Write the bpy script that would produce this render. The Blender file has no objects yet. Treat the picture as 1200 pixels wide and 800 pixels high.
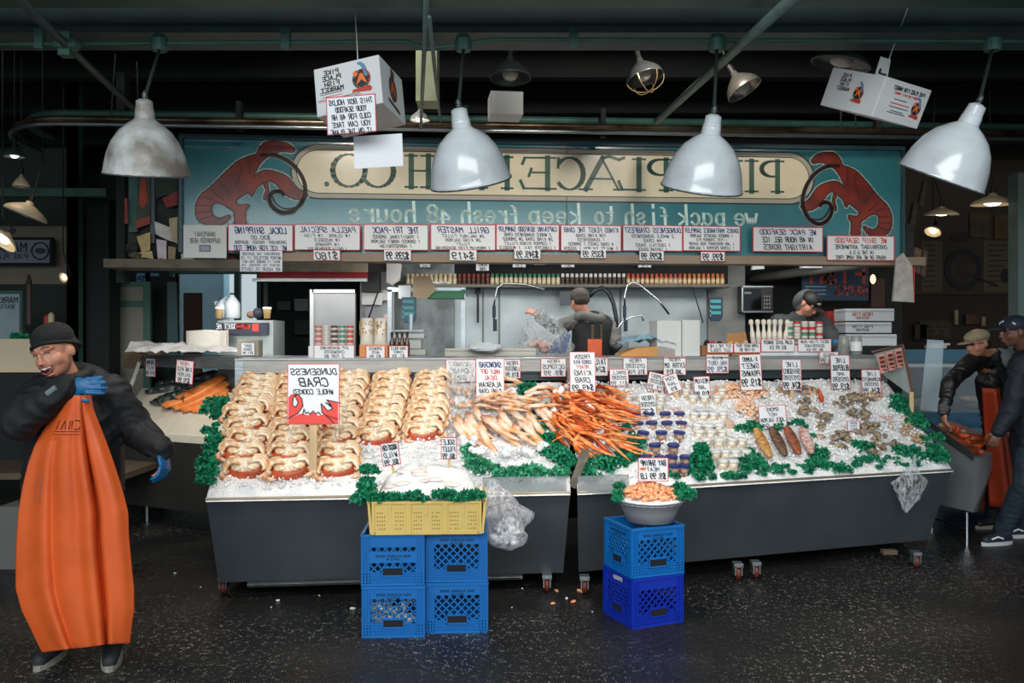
import bpy, math, random
from mathutils import Vector, Matrix, Euler, noise

# ---------------------------------------------------------------- camera, world, light, exposure
SC = bpy.context.scene
COL = SC.collection
cam = bpy.data.cameras.new('camera'); cam_o = bpy.data.objects.new('camera', cam); COL.objects.link(cam_o)
cam.lens = 30.0; cam.sensor_width = 36.0; cam.shift_y = -0.0025
cam_o.location = (0, 0, 1.62); cam_o.rotation_euler = (math.pi/2, 0, 0)
SC.camera = cam_o
SC.view_settings.view_transform = 'Standard'; SC.view_settings.look = 'None'
SC.view_settings.gamma = 1.0; SC.view_settings.use_curve_mapping = False
SC.view_settings.exposure = 0.0
SC.cycles.use_denoising = True
SC.cycles.max_bounces = 6; SC.cycles.transparent_max_bounces = 10
SC.cycles.sample_clamp_indirect = 4.0
W = bpy.data.worlds.new('overcast_sky'); SC.world = W; W.use_nodes = True
W.node_tree.nodes['Background'].inputs[0].default_value = (0.70, 0.82, 0.88, 1)
W.node_tree.nodes['Background'].inputs[1].default_value = 0.9

def area_light(name, loc, target, size, size_y, power, color):
    l = bpy.data.lights.new(name, 'AREA'); l.shape = 'RECTANGLE'; l.size = size; l.size_y = size_y
    l.energy = power; l.color = color
    o = bpy.data.objects.new(name, l); COL.objects.link(o); o.location = loc
    o.rotation_euler = (Vector(target)-Vector(loc)).to_track_quat('-Z', 'Y').to_euler()
    return o
# daylight of the open street side behind the photographer
area_light('street_daylight', (-0.5, -4.0, 4.6), (0.3, 6.3, 1.0), 9, 3.2, 600, (0.95, 0.985, 1.0))
def spot(name, loc, target, power, size=1.6, color=(1, 0.93, 0.82), blend=0.8, r=0.12):
    l = bpy.data.lights.new(name, 'SPOT'); l.energy = power; l.spot_size = size; l.spot_blend = blend
    l.color = color; l.shadow_soft_size = r
    o = bpy.data.objects.new(name, l); COL.objects.link(o); o.location = loc
    o.rotation_euler = (Vector(target)-Vector(loc)).to_track_quat('-Z', 'Y').to_euler()
    return o

# added fill lights without fixtures: spots on the sign, areas under the canopy
spot('sign_fill', (-1.4, 5.0, 3.75), (-.6, 7.1, 2.8), 75, 1.9, (1, .93, .82))
spot('sign_fill', (1.2, 5.1, 3.75), (1.2, 7.2, 2.8), 95, 1.9, (1, .93, .82))
spot('sign_fill', (2.75, 5.7, 3.55), (3.1, 7.4, 2.7), 30, 1.5, (1, .88, .72))
area_light('canopy_fill', (.9, 7.95, 2.38), (.9, 8.5, 1.5), 4.2, .25, 34, (1, .97, .92))
area_light('canopy_fill', (-1.9, 7.7, 2.15), (-1.9, 7.9, 1.2), 1.6, .25, 14, (1, .97, .92))

spot('case_fill', (-2.6, 6.5, 2.05), (-2.75, 7.6, 1.0), 42, 1.7, (1, .92, .8))  # added fill spot to brighten the salmon, no fixture here

# ---------------------------------------------------------------- helpers
R = random.Random(11)
def U(a, b): return R.uniform(a, b)
F = 1000.0; HZ = 397.0; CH = 1.62
def at(px, py, Y): return Vector(((px-600)/F*Y, Y, CH+(HZ-py)/F*Y))
def lin(c): return c/12.92 if c <= .04045 else ((c+.055)/1.055)**2.4
def hx(r, g, b): return (lin(r/255), lin(g/255), lin(b/255), 1)
ORD = ['first','second','third','fourth','fifth','sixth','seventh','eighth','ninth','tenth','eleventh','twelfth','thirteenth','fourteenth',
       'fifteenth','sixteenth','seventeenth','eighteenth','nineteenth','twentieth']
def nth(i):
    if i < 20: return ORD[i]
    n = i+1
    return '%d%s' % (n, 'th' if 10 <= n % 100 <= 20 else {1:'st',2:'nd',3:'rd'}.get(n % 10, 'th'))

MATS = {}
def mat(name, c, rough=0.6, metal=0.0, var=0.0, scale=8.0, bump=0.0, bscale=None, c2=None, alpha=None, emit=None, trans=0.0, coat=0.0, spec=None, sss=0.0, stretch=None):
    if name in MATS: return MATS[name]
    m = bpy.data.materials.new(name); m.use_nodes = True
    nt = m.node_tree; b = nt.nodes['Principled BSDF']
    b.inputs['Base Color'].default_value = c; b.inputs['Roughness'].default_value = rough; b.inputs['Metallic'].default_value = metal
    if spec is not None: b.inputs['Specular IOR Level'].default_value = spec
    if coat: b.inputs['Coat Weight'].default_value = coat; b.inputs['Coat Roughness'].default_value = 0.15
    if trans: b.inputs['Transmission Weight'].default_value = trans
    if sss: b.inputs['Subsurface Weight'].default_value = sss; b.inputs['Subsurface Radius'].default_value = (.02, .015, .012)
    if alpha is not None: b.inputs['Alpha'].default_value = alpha
    if emit: b.inputs['Emission Color'].default_value = c; b.inputs['Emission Strength'].default_value = emit
    if var or bump:
        tc = nt.nodes.new('ShaderNodeTexCoord'); n = nt.nodes.new('ShaderNodeTexNoise')
        n.inputs['Scale'].default_value = scale; n.inputs['Detail'].default_value = 5
        if stretch:
            mp = nt.nodes.new('ShaderNodeMapping'); mp.inputs['Scale'].default_value = stretch
            nt.links.new(tc.outputs['Object'], mp.inputs[0]); src = mp.outputs[0]
        else: src = tc.outputs['Object']
        nt.links.new(src, n.inputs['Vector'])
        if var:
            mx = nt.nodes.new('ShaderNodeMix'); mx.data_type = 'RGBA'
            d = c2 or tuple(max(0, x*(1-var)) for x in c[:3])+(1,)
            rp = nt.nodes.new('ShaderNodeValToRGB'); rp.color_ramp.elements[0].position = .38; rp.color_ramp.elements[1].position = .62
            nt.links.new(n.outputs[0], rp.inputs[0]); nt.links.new(rp.outputs[0], mx.inputs[0])
            mx.inputs[6].default_value = c; mx.inputs[7].default_value = d
            nt.links.new(mx.outputs[2], b.inputs['Base Color'])
        if bump:
            n2 = n
            if bscale:
                n2 = nt.nodes.new('ShaderNodeTexNoise'); n2.inputs['Scale'].default_value = bscale; n2.inputs['Detail'].default_value = 4
                nt.links.new(src, n2.inputs['Vector'])
            bp = nt.nodes.new('ShaderNodeBump'); bp.inputs['Strength'].default_value = bump; bp.inputs['Distance'].default_value = 0.02
            nt.links.new(n2.outputs[0], bp.inputs['Height']); nt.links.new(bp.outputs[0], b.inputs['Normal'])
    MATS[name] = m
    return m

def film(name, c, lo, hi, scale=14):
    """crinkled plastic film: clear between the creases, streaked whiter in place of their highlights"""
    m = mat(name, c, .18, 0, alpha=.2); nt = m.node_tree; b = nt.nodes['Principled BSDF']
    tc = nt.nodes.new('ShaderNodeTexCoord'); n = nt.nodes.new('ShaderNodeTexNoise'); n.inputs['Scale'].default_value = scale; n.inputs['Detail'].default_value = 3; n.inputs['Distortion'].default_value = 2.2
    mp = nt.nodes.new('ShaderNodeMapping'); mp.inputs['Scale'].default_value = (1, 1, .45)
    nt.links.new(tc.outputs['Object'], mp.inputs[0]); nt.links.new(mp.outputs[0], n.inputs['Vector'])
    r = nt.nodes.new('ShaderNodeValToRGB'); e = r.color_ramp.elements; e[0].position = .40; e[0].color = (lo,)*3+(1,); e[1].position = .62; e[1].color = (lo,)*3+(1,)
    k = e.new(.51); k.color = (hi,)*3+(1,)  # opacity peak stands in for glints on the creases
    nt.links.new(n.outputs[0], r.inputs[0]); nt.links.new(r.outputs[0], b.inputs['Alpha'])
    bp = nt.nodes.new('ShaderNodeBump'); bp.inputs['Strength'].default_value = .8; bp.inputs['Distance'].default_value = .02; nt.links.new(n.outputs[0], bp.inputs['Height']); nt.links.new(bp.outputs[0], b.inputs['Normal'])
    return m

class MB:
    def __init__(s): s.v = []; s.f = []; s.fm = []; s.cur = 0; s.T = Matrix.Identity(4)
    def add(s, vs, fs):
        b = len(s.v); T = s.T
        s.v += [tuple(T @ Vector(v)) for v in vs]
        for f in fs: s.f.append([i+b for i in f]); s.fm.append(s.cur)
        return s
    def box(s, x0, x1, y0, y1, z0, z1):
        return s.add([(x0,y0,z0),(x1,y0,z0),(x1,y1,z0),(x0,y1,z0),(x0,y0,z1),(x1,y0,z1),(x1,y1,z1),(x0,y1,z1)],
                     [(3,2,1,0),(4,5,6,7),(0,1,5,4),(1,2,6,5),(2,3,7,6),(3,0,4,7)])
    def cb(s, c, sz): 
        return s.box(c[0]-sz[0]/2, c[0]+sz[0]/2, c[1]-sz[1]/2, c[1]+sz[1]/2, c[2]-sz[2]/2, c[2]+sz[2]/2)
    def quad(s, a, b, c, d): return s.add([a,b,c,d], [(0,1,2,3)])
    def hexa(s, p): # 8 points bottom 4 then top 4 (ccw from above)
        return s.add(p, [(3,2,1,0),(4,5,6,7),(0,1,5,4),(1,2,6,5),(2,3,7,6),(3,0,4,7)])
    def prism(s, pts, y0, y1): # polygon in XZ, extruded along Y
        n = len(pts)
        vs = [(x,y0,z) for x,z in pts]+[(x,y1,z) for x,z in pts]
        return s.add(vs, [tuple(range(n)), tuple(range(2*n-1,n-1,-1))]+[(i,n+i,n+(i+1)%n,(i+1)%n) for i in range(n)])
    def tube(s, pts, r, n=8, caps=True, sy=1.0):
        pts = [Vector(p) for p in pts]; m = len(pts)
        rs = r if isinstance(r, (list, tuple)) else [r]*m
        vs = []; u = None
        for i, p in enumerate(pts):
            t = (pts[min(i+1,m-1)]-pts[max(i-1,0)])
            if t.length < 1e-9: t = Vector((0,0,1))
            t.normalize()
            if u is None: u = t.cross(Vector((0,0,1)) if abs(t.z) < .9 else Vector((0,1,0)))
            u = (u - t*u.dot(t)); u.normalize(); w = t.cross(u)
            for k in range(n):
                a = 2*math.pi*k/n
                vs.append(p+u*(math.cos(a)*rs[i])+w*(math.sin(a)*rs[i]*sy))
        fs = [(i*n+k, i*n+(k+1)%n, (i+1)*n+(k+1)%n, (i+1)*n+k) for i in range(m-1) for k in range(n)]
        if caps: fs += [tuple(range(n-1,-1,-1)), tuple(range((m-1)*n, m*n))]
        return s.add(vs, fs)
    def lathe(s, prof, n=24, c=(0,0,0)):
        vs = []; m = len(prof)
        for r, z in prof:
            for k in range(n):
                a = 2*math.pi*k/n; vs.append((c[0]+r*math.cos(a), c[1]+r*math.sin(a), c[2]+z))
        fs = [(i*n+k, i*n+(k+1)%n, (i+1)*n+(k+1)%n, (i+1)*n+k) for i in range(m-1) for k in range(n)]
        if prof[0][0] > 1e-4: fs.append(tuple(range(n-1,-1,-1)))
        if prof[-1][0] > 1e-4: fs.append(tuple(range((m-1)*n, m*n)))
        return s.add(vs, fs)
    def shell(s, prof, n=24, c=(0,0,0)): # open lathe, no caps
        vs = []; m = len(prof)
        for r, z in prof:
            for k in range(n):
                a = 2*math.pi*k/n; vs.append((c[0]+r*math.cos(a), c[1]+r*math.sin(a), c[2]+z))
        return s.add(vs, [(i*n+k, i*n+(k+1)%n, (i+1)*n+(k+1)%n, (i+1)*n+k) for i in range(m-1) for k in range(n)])
    def ell(s, c, r, nu=10, nv=6, rot=None, jit=0.0):
        if not isinstance(r, (tuple, list)): r = (r,r,r)
        vs = [Vector((0,0,-1))]
        for j in range(1, nv):
            b = -math.pi/2+math.pi*j/nv
            for k in range(nu):
                a = 2*math.pi*k/nu; vs.append(Vector((math.cos(b)*math.cos(a), math.cos(b)*math.sin(a), math.sin(b))))
        vs.append(Vector((0,0,1)))
        M = rot.to_matrix() if rot is not None else Matrix.Identity(3)
        c = Vector(c); out = []
        for v in vs:
            q = 1+(U(-jit, jit) if jit else 0)
            out.append(c+M @ Vector((v.x*r[0]*q, v.y*r[1]*q, v.z*r[2]*q)))
        fs = [(0, 1+(k+1)%nu, 1+k) for k in range(nu)]
        for j in range(nv-2):
            for k in range(nu):
                a = 1+j*nu; fs.append((a+k, a+(k+1)%nu, a+nu+(k+1)%nu, a+nu+k))
        L = len(vs)-1; a = 1+(nv-2)*nu
        fs += [(a+k, a+(k+1)%nu, L) for k in range(nu)]
        return s.add(out, fs)
    def cap(s, p0, p1, r0, r1, n=10): # capsule
        p0 = Vector(p0); p1 = Vector(p1)
        s.ell(p0, r0, n, 8); s.ell(p1, r1, n, 8)
        if (p1-p0).length > 1e-5: s.tube([p0, p1], [r0, r1], n)
        return s
    def chain(s, pts, rs, n=10):
        for i in range(len(pts)-1): s.cap(pts[i], pts[i+1], rs[i], rs[i+1], n)
        return s
    def grid(s, fn, nu, nv):
        vs = [fn(i/nu, j/nv) for j in range(nv+1) for i in range(nu+1)]
        return s.add(vs, [(j*(nu+1)+i, j*(nu+1)+i+1, (j+1)*(nu+1)+i+1, (j+1)*(nu+1)+i) for j in range(nv) for i in range(nu)])
    def ribbon(s, pts, w, y=0.0, close=False):
        pts = [Vector((p[0], p[1])) for p in pts]
        if close: pts.append(pts[0])
        for a, b in zip(pts, pts[1:]):
            d = b-a
            if d.length < 1e-6: continue
            d.normalize(); n = Vector((-d.y, d.x))*w/2; e = d*w*.35
            q = [a-e-n, b+e-n, b+e+n, a-e+n]
            s.add([(p.x, y, p.y) for p in q], [(0,1,2,3)])
        return s

def mesh(mb, mats, smooth=False, name='m'):
    me = bpy.data.meshes.new(name); me.from_pydata(mb.v, [], mb.f)
    if not isinstance(mats, (list, tuple)): mats = [mats]
    for m in mats: me.materials.append(m)
    if len(mats) > 1: me.polygons.foreach_set('material_index', mb.fm)
    if smooth: me.polygons.foreach_set('use_smooth', [True]*len(me.polygons))
    me.update(); return me
def link(name, me, parent=None, loc=None, rot=None):
    o = bpy.data.objects.new(name, me); COL.objects.link(o)
    if parent is not None: o.parent = parent
    if loc is not None: o.location = loc
    if rot is not None: o.rotation_euler = rot
    return o
def obj(name, mb, mats, parent=None, loc=None, rot=None, smooth=False, bevel=0):
    o = link(name, mesh(mb, mats, smooth, name), parent, loc, rot)
    if bevel:
        b = o.modifiers.new('b', 'BEVEL'); b.width = bevel; b.segments = 2; b.limit_method = 'ANGLE'
    return o
def tag(o, label, cat, group=None, kind=None):
    if label: o['label'] = label
    if cat: o['category'] = cat
    if group: o['group'] = group
    if kind: o['kind'] = kind
    return o
def thing(name, label, cat, loc=(0,0,0), rot=(0,0,0), group=None):
    o = bpy.data.objects.new(name, None); COL.objects.link(o); o.location = loc; o.rotation_euler = rot
    o.empty_display_size = .05
    return tag(o, label, cat, group)
def struct(name, mb, mats, **k):
    o = obj(name, mb, mats, **k); o['kind'] = 'structure'; return o
def dup(root, label=None, loc=None, rot=None, group=None, scale=None):
    r = root.copy(); COL.objects.link(r)
    for ch in list(root.children):
        c = ch.copy(); COL.objects.link(c); c.parent = r
        for g in list(ch.children):
            d = g.copy(); COL.objects.link(d); d.parent = c
    if label: r['label'] = label
    if group: r['group'] = group
    if loc is not None: r.location = loc
    if rot is not None: r.rotation_euler = rot
    if scale is not None: r.scale = (scale,)*3 if not isinstance(scale, (tuple, list)) else scale
    return r
class Placer:  # the first call moves the prototype itself, later calls copy it
    def __init__(s, proto): s.p = proto; s.used = False
    def __call__(s, label, loc, rot=None, group=None, scale=None):
        if s.used: return dup(s.p, label, loc, rot, group, scale)
        s.used = True; o = s.p
        if label: o['label'] = label
        if group: o['group'] = group
        o.location = loc
        if rot is not None: o.rotation_euler = rot
        if scale is not None: o.scale = (scale,)*3 if not isinstance(scale, (tuple, list)) else scale
        return o
def fuse(name, mb, m, voxel, smooth_n=4, parent=None, loc=None, folds=0.0):
    """union overlapping closed lumps into one continuous smooth surface"""
    tmp = link(name, mesh(mb, m))
    r = tmp.modifiers.new('r', 'REMESH'); r.mode = 'VOXEL'; r.voxel_size = voxel; r.use_smooth_shade = True
    if smooth_n:
        k = tmp.modifiers.new('s', 'SMOOTH'); k.factor = 0.5; k.iterations = smooth_n
    dg = bpy.context.evaluated_depsgraph_get(); dg.update()
    me = bpy.data.meshes.new_from_object(tmp.evaluated_get(dg))
    me.materials.clear()
    for q in (m if isinstance(m, (list, tuple)) else [m]): me.materials.append(q)
    me.polygons.foreach_set('use_smooth', [True]*len(me.polygons))
    bpy.data.objects.remove(tmp)
    if folds:
        vs = me.vertices; out = []
        for v in vs:
            c = v.co; q = noise.noise(Vector((c.x*7+2*noise.noise(c*4), c.y*7, c.z*15+3*noise.noise(c*5)))); out.append(c+v.normal*(folds*(1-2*abs(q)**.7)))
        for v, c in zip(vs, out): v.co = c
        me.update()
    return link(name, me, parent, loc)

class Frame:  # a vertical plane through plan points A, B
    def __init__(s, ax, ay, bx, by):
        s.a = Vector((ax, ay)); s.d = Vector((bx-ax, by-ay)); s.L = s.d.length; s.d.normalize()
        s.yaw = math.atan2(s.d.y, s.d.x)
    def uz(s, px, py):
        k = (px-600)/F; u = (k*s.a.y-s.a.x)/(s.d.x-k*s.d.y)
        Y = s.a.y+u*s.d.y
        return u, CH+(HZ-py)/F*Y
    def depth(s, px): return s.a.y+s.uz(px, 400)[0]*s.d.y
    def pt(s, px, py, back=0.0):
        u, z = s.uz(px, py); return Vector((s.a.x+u*s.d.x-s.d.y*back, s.a.y+u*s.d.y+s.d.x*back, z))

# ---------------------------------------------------------------- stroke lettering (x 0-4, y 0-6; lower case sits on y=2)
G = {'A':'00 26 40|12 32','B':'00 06 36 45 44 33 03|33 42 41 30 00','C':'45 36 16 05 01 10 30 41','D':'00 06 26 44 42 20 00','E':'46 06 00 40|03 33',
'F':'46 06 00|03 33','G':'45 36 16 05 01 10 30 41 43 23','H':'06 00|46 40|03 43','I':'26 20','J':'46 41 30 10 01','K':'06 00|46 03 40','L':'06 00 40',
'M':'00 06 23 46 40','N':'00 06 40 46','O':'16 05 01 10 30 41 45 36 16','P':'00 06 36 45 44 33 03','Q':'16 05 01 10 30 41 45 36 16|22 40',
'R':'00 06 36 45 44 33 03|23 40','S':'45 36 16 05 04 13 33 42 41 30 10 01','T':'06 46|26 20','U':'06 01 10 30 41 46','V':'06 20 46','W':'06 10 24 30 46',
'X':'06 40|46 00','Y':'06 23 46|23 20','Z':'06 46 00 40','0':'16 05 01 10 30 41 45 36 16','1':'15 26 20','2':'05 16 36 45 44 00 40','3':'05 16 36 45 44 33 42 41 30 10 01|13 33',
'4':'30 36 02 42','5':'46 06 03 33 42 41 30 10 01','6':'36 16 05 01 10 30 41 42 33 03','7':'06 46 10','8':'16 05 04 13 33 42 41 30 10 01 02 13|33 44 45 36 16',
'9':'43 13 04 05 16 36 45 42 30 10','.':'10 11','$':'45 36 16 05 04 13 33 42 41 30 10 01|27 20','-':'13 33',"'":'26 24','#':'10 16|30 36|04 44|02 42','/':'00 46','!':'26 22|21 20','&':'40 05 16 25 02 10 30 42','@':'16 05 01 10 30 41 45 36 16|22 33'}
g = {'a':'36 16 05 03 12 22 33|36 33 42','c':'35 26 16 05 03 12 22 33','e':'04 34 35 26 16 05 03 12 22 33','f':'38 28 17 12|05 35','h':'09 02|05 16 26 35 32','i':'16 12|18 19',
'k':'09 02|36 04 32','o':'16 05 03 12 22 33 35 26 16','p':'06 00|05 16 26 35 33 22 12 03','r':'06 02|04 15 26 36','s':'35 26 16 05 14 24 33 22 12 03','t':'18 13 22 32|06 36',
'u':'06 03 12 22 33|36 32','w':'06 12 25 32 46','4':'36 30|36 03 43','8':'18 07 06 15 25 34 33 22 12 03 04 15|25 36 37 28 18'}
def glyph_lines(spec):
    return [[(int(p[0]), int(p[1])) for p in s.split()] for s in spec.split('|')]
GL = {k: glyph_lines(v) for k, v in G.items()}
gl = {k: glyph_lines(v) for k, v in g.items()}
def write(mb, text, cx, z, h, width=None, t=None, y=0.0, jit=0.35, mirror=True, slant=0.06):
    """hand-lettered line of text centred at cx; the photograph shows all writing mirrored"""
    n = len(text)
    adv = h/6*5.6; tot = adv*n
    if width and tot > width: adv = width/n
    tot = adv*n; t = t or h*.13; gw = adv/5.6
    for i, ch in enumerate(text.upper()):
        if ch == ' ' or ch not in GL: continue
        x0 = -tot/2+i*adv; dz = U(-.05, .05)*h*jit*2; q = 1+U(-.12, .12)*jit
        for ln in GL[ch]:
            pts = []
            for (a, b) in ln:
                X = x0+(a+U(-.25,.25)*jit)*gw+b*gw*slant*5; Z = z+dz+(b+U(-.25,.25)*jit)*h/6*q
                pts.append(((cx-X) if mirror else (cx+X), Z))
            mb.ribbon(pts, t, y)
    return mb

# ---------------------------------------------------------------- materials
INK = mat('black_marker', hx(24,24,34), .6)
BLUEINK = mat('blue_marker', hx(26,52,116), .6)
REDINK = mat('red_marker', hx(205,60,45), .6)
CARD = mat('white_card', hx(226,228,232), .55)
CARDRED = mat('red_card_edge', hx(205,60,66), .55)
STEEL = mat('brushed_steel', hx(168,176,180), .34, .85, .18, 6, .06, stretch=(1,1,9))
STEELD = mat('dark_steel', hx(52,55,58), .42, .6, .25, 3, .05, stretch=(1,1,5))
CHROME = mat('chrome', hx(200,205,210), .18, 1.0)
GREEN = mat('green_painted_steel', hx(58,98,88), .5, .1, .3, 5, .1)
DGREEN = mat('dark_green_paint', hx(30,48,46), .6, 0, .3, 3)
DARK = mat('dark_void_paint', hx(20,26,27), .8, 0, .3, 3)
ENAMEL = mat('white_enamel', hx(205,212,216), .16, 0, .12, 5, coat=.5, c2=hx(186,192,194))
ENIN = mat('enamel_inside', hx(190,190,184), .4)
RUBBER = mat('dark_rubber', hx(22,23,25), .6)
WOOD = mat('pale_wood', hx(214,184,140), .6, 0, .25, 12, .1, stretch=(1,1,.15))
CARDB = mat('cardboard', hx(176,128,80), .8, 0, .15, 6)
STYRO = mat('white_foam', hx(216,220,224), .7, 0, .05, 20)
WPAPER = mat('white_paper', hx(222,225,228), .6)
ORANGEC = mat('orange_oilskin', hx(226,98,42), .42, 0, .16, 3.5, .25, 5)
GLOVE = mat('blue_nitrile', hx(4,92,142), .45)
JACKET = mat('black_jacket', hx(11,14,19), .75, 0, .35, 6, .4, 9)
SKIN = mat('skin', hx(196,136,110), .5, 0, .12, 14, sss=.1)
HAT = mat('black_knit', hx(14,15,17), .9, 0, .3, 60, .5)
def ice_mat():
    m = bpy.data.materials.new('crushed_ice'); m.use_nodes = True; nt = m.node_tree; b = nt.nodes['Principled BSDF']
    b.inputs['Roughness'].default_value = .28; b.inputs['Specular IOR Level'].default_value = .45
    tc = nt.nodes.new('ShaderNodeTexCoord'); v = nt.nodes.new('ShaderNodeTexVoronoi'); v.inputs['Scale'].default_value = 75
    n = nt.nodes.new('ShaderNodeTexNoise'); n.inputs['Scale'].default_value = 9
    nt.links.new(tc.outputs['Object'], v.inputs['Vector']); nt.links.new(tc.outputs['Object'], n.inputs['Vector'])
    rp = nt.nodes.new('ShaderNodeValToRGB'); rp.color_ramp.elements[0].color = hx(224,228,233); rp.color_ramp.elements[1].color = hx(250,250,251)
    rp.color_ramp.elements[0].position = .3; rp.color_ramp.elements[1].position = .6
    nt.links.new(n.outputs[0], rp.inputs[0]); nt.links.new(rp.outputs[0], b.inputs['Base Color'])
    bp = nt.nodes.new('ShaderNodeBump'); bp.inputs['Strength'].default_value = .7; bp.inputs['Distance'].default_value = .008
    nt.links.new(v.outputs['Distance'], bp.inputs['Height']); nt.links.new(bp.outputs[0], b.inputs['Normal'])
    return m
ICE = ice_mat()
def floor_mat():
    m = bpy.data.materials.new('wet_speckled_asphalt'); m.use_nodes = True; nt = m.node_tree; b = nt.nodes['Principled BSDF']
    tc = nt.nodes.new('ShaderNodeTexCoord')
    def N(s, d=4):
        n = nt.nodes.new('ShaderNodeTexNoise'); n.inputs['Scale'].default_value = s; n.inputs['Detail'].default_value = d
        nt.links.new(tc.outputs['Object'], n.inputs['Vector']); return n
    def ramp(src, p0, p1, c0, c1):
        r = nt.nodes.new('ShaderNodeValToRGB'); r.color_ramp.elements[0].position = p0; r.color_ramp.elements[1].position = p1
        r.color_ramp.elements[0].color = c0; r.color_ramp.elements[1].color = c1; nt.links.new(src, r.inputs[0]); return r
    base = ramp(N(1.3).outputs[0], .35, .7, hx(17,19,22), hx(42,40,38))
    v = nt.nodes.new('ShaderNodeTexVoronoi'); v.inputs['Scale'].default_value = 34; nt.links.new(tc.outputs['Object'], v.inputs['Vector'])
    v2 = nt.nodes.new('ShaderNodeTexVoronoi'); v2.inputs['Scale'].default_value = 85; nt.links.new(tc.outputs['Object'], v2.inputs['Vector'])
    s1 = ramp(v.outputs['Distance'], .16, .24, (1,1,1,1), (0,0,0,1)); s2 = ramp(v2.outputs['Distance'], .26, .36, (1,1,1,1), (0,0,0,1))
    mask = ramp(N(.8, 6).outputs[0], .43, .64, (0.10,0.10,0.10,1), (1,1,1,1)); mask2 = ramp(N(26).outputs[0], .5, .57, (0,0,0,1), (1,1,1,1))
    def mul(a, c):
        q = nt.nodes.new('ShaderNodeMath'); q.operation = 'MULTIPLY'; nt.links.new(a, q.inputs[0]); nt.links.new(c, q.inputs[1]); return q.outputs[0]
    ad = nt.nodes.new('ShaderNodeMath'); ad.operation = 'MAXIMUM'
    nt.links.new(mul(mul(s1.outputs[0], mask.outputs[0]), mask2.outputs[0]), ad.inputs[0]); nt.links.new(mul(mul(s2.outputs[0], mask.outputs[0]), mask2.outputs[0]), ad.inputs[1])
    mx = nt.nodes.new('ShaderNodeMix'); mx.data_type = 'RGBA'; nt.links.new(ad.outputs[0], mx.inputs[0]); nt.links.new(base.outputs[0], mx.inputs[6]); mx.inputs[7].default_value = hx(178,174,168)
    nt.links.new(mx.outputs[2], b.inputs['Base Color'])
    rr = ramp(N(.9).outputs[0], .4, .65, (.32,)*3+(1,), (.62,)*3+(1,)); nt.links.new(rr.outputs[0], b.inputs['Roughness'])
    bp = nt.nodes.new('ShaderNodeBump'); bp.inputs['Strength'].default_value = .5; bp.inputs['Distance'].default_value = .006
    nt.links.new(N(90).outputs[0], bp.inputs['Height']); nt.links.new(bp.outputs[0], b.inputs['Normal'])
    return m
# ================================================================ THE SETTING
struct('floor', MB().box(-14, 14, -5, 13.4, -.1, 0), floor_mat())
CEILM = mat('dark_ceiling_paint', hx(14,20,20), .85, 0, .3, 2)
struct('ceiling', MB().box(-12, 12, 1.2, 13.4, 4.3, 4.4), CEILM)
WALLM = mat('dim_green_wall', hx(50,62,58), .8, 0, .25, 1.5)
# back wall with the bright opening to the outside at the left
X0, Z0 = at(205, 408, 12).x, 1.0
X1, Z1 = at(302, 320, 12).x, at(300, 320, 12).z
wb = MB(); wb.box(-12, X0, 12, 12.15, 0, 4.3); wb.box(X1, 12, 12, 12.15, 0, 4.3); wb.box(X0, X1, 12, 12.15, 0, Z0); wb.box(X0, X1, 12, 12.15, Z1, 4.3)
struct('wall_back', wb, WALLM)
struct('wall_left', MB().box(-12.15, -12, 1.2, 13.4, 0, 4.3), WALLM)
struct('wall_right', MB().box(12, 12.15, 1.2, 13.4, 0, 4.3), WALLM)
wf = MB(); wf.box(X0-.06, X0, 11.95, 12.2, Z0, Z1); wf.box(X1, X1+.06, 11.95, 12.2, Z0, Z1); wf.box(X0-.06, X1+.06, 11.95, 12.2, Z1, Z1+.06); wf.box(X0-.06, X1+.06, 11.9, 12.2, Z0-.06, Z0); wf.box(-3.9, -3.82, 11.97, 12.05, Z0, Z1)
w1 = struct('window_1', wf, GREEN)
obj('pane', MB().box(X0, X1, 12.08, 12.09, Z0, Z1), mat('window_glass', (1,1,1,1), .05, 0, alpha=.12), w1)
struct('wall_outside', MB().box(-5.0, -3.2, 15.0, 15.1, 0, 1.9), mat('white_render', hx(220,224,226), .8))
struct('wall_outside', MB().box(-9, -5.0, 14.8, 15.1, 0, 2.9), mat('pale_blue_render', hx(176,228,246), .8, 0, .2, 2))
struct('wall_partition', MB().box(at(1042,0,11.26).x, 12, 11.27, 11.35, 0, 4.3), mat('dim_brown_wall', hx(60,52,42), .8, 0, .2, 2))
struct('wall_partition', MB().box(-12, at(80,0,10.44).x, 10.44, 10.5, 0, 4.3), WALLM)
# ceiling joists in the dark
for i, (y, z) in enumerate([(5.4, 3.98), (6.4, 3.96), (7.6, 3.95), (8.8, 3.95), (10.2, 3.95)]):
    struct('trim_joist', MB().box(-11, 11, y, y+.12, z, 4.3), CEILM)
bm = MB(); p = at(0, 24, 3.8); bm.box(-6, 6, 3.8, 4.0, 3.235, 3.5); bm.box(-6, 6, 3.72, 4.08, 3.20, 3.235)
tag(struct('trim_beam', bm, GREEN, bevel=.004), None, None)
bm = MB(); bm.box(-7, 7, 4.62, 4.66, 3.27, 3.62); bm.box(-7, 7, 4.5, 4.78, 3.235, 3.27)
struct('trim_beam', bm, mat('teal_grey_beam', hx(54,78,76), .55, 0, .3, 4))
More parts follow.
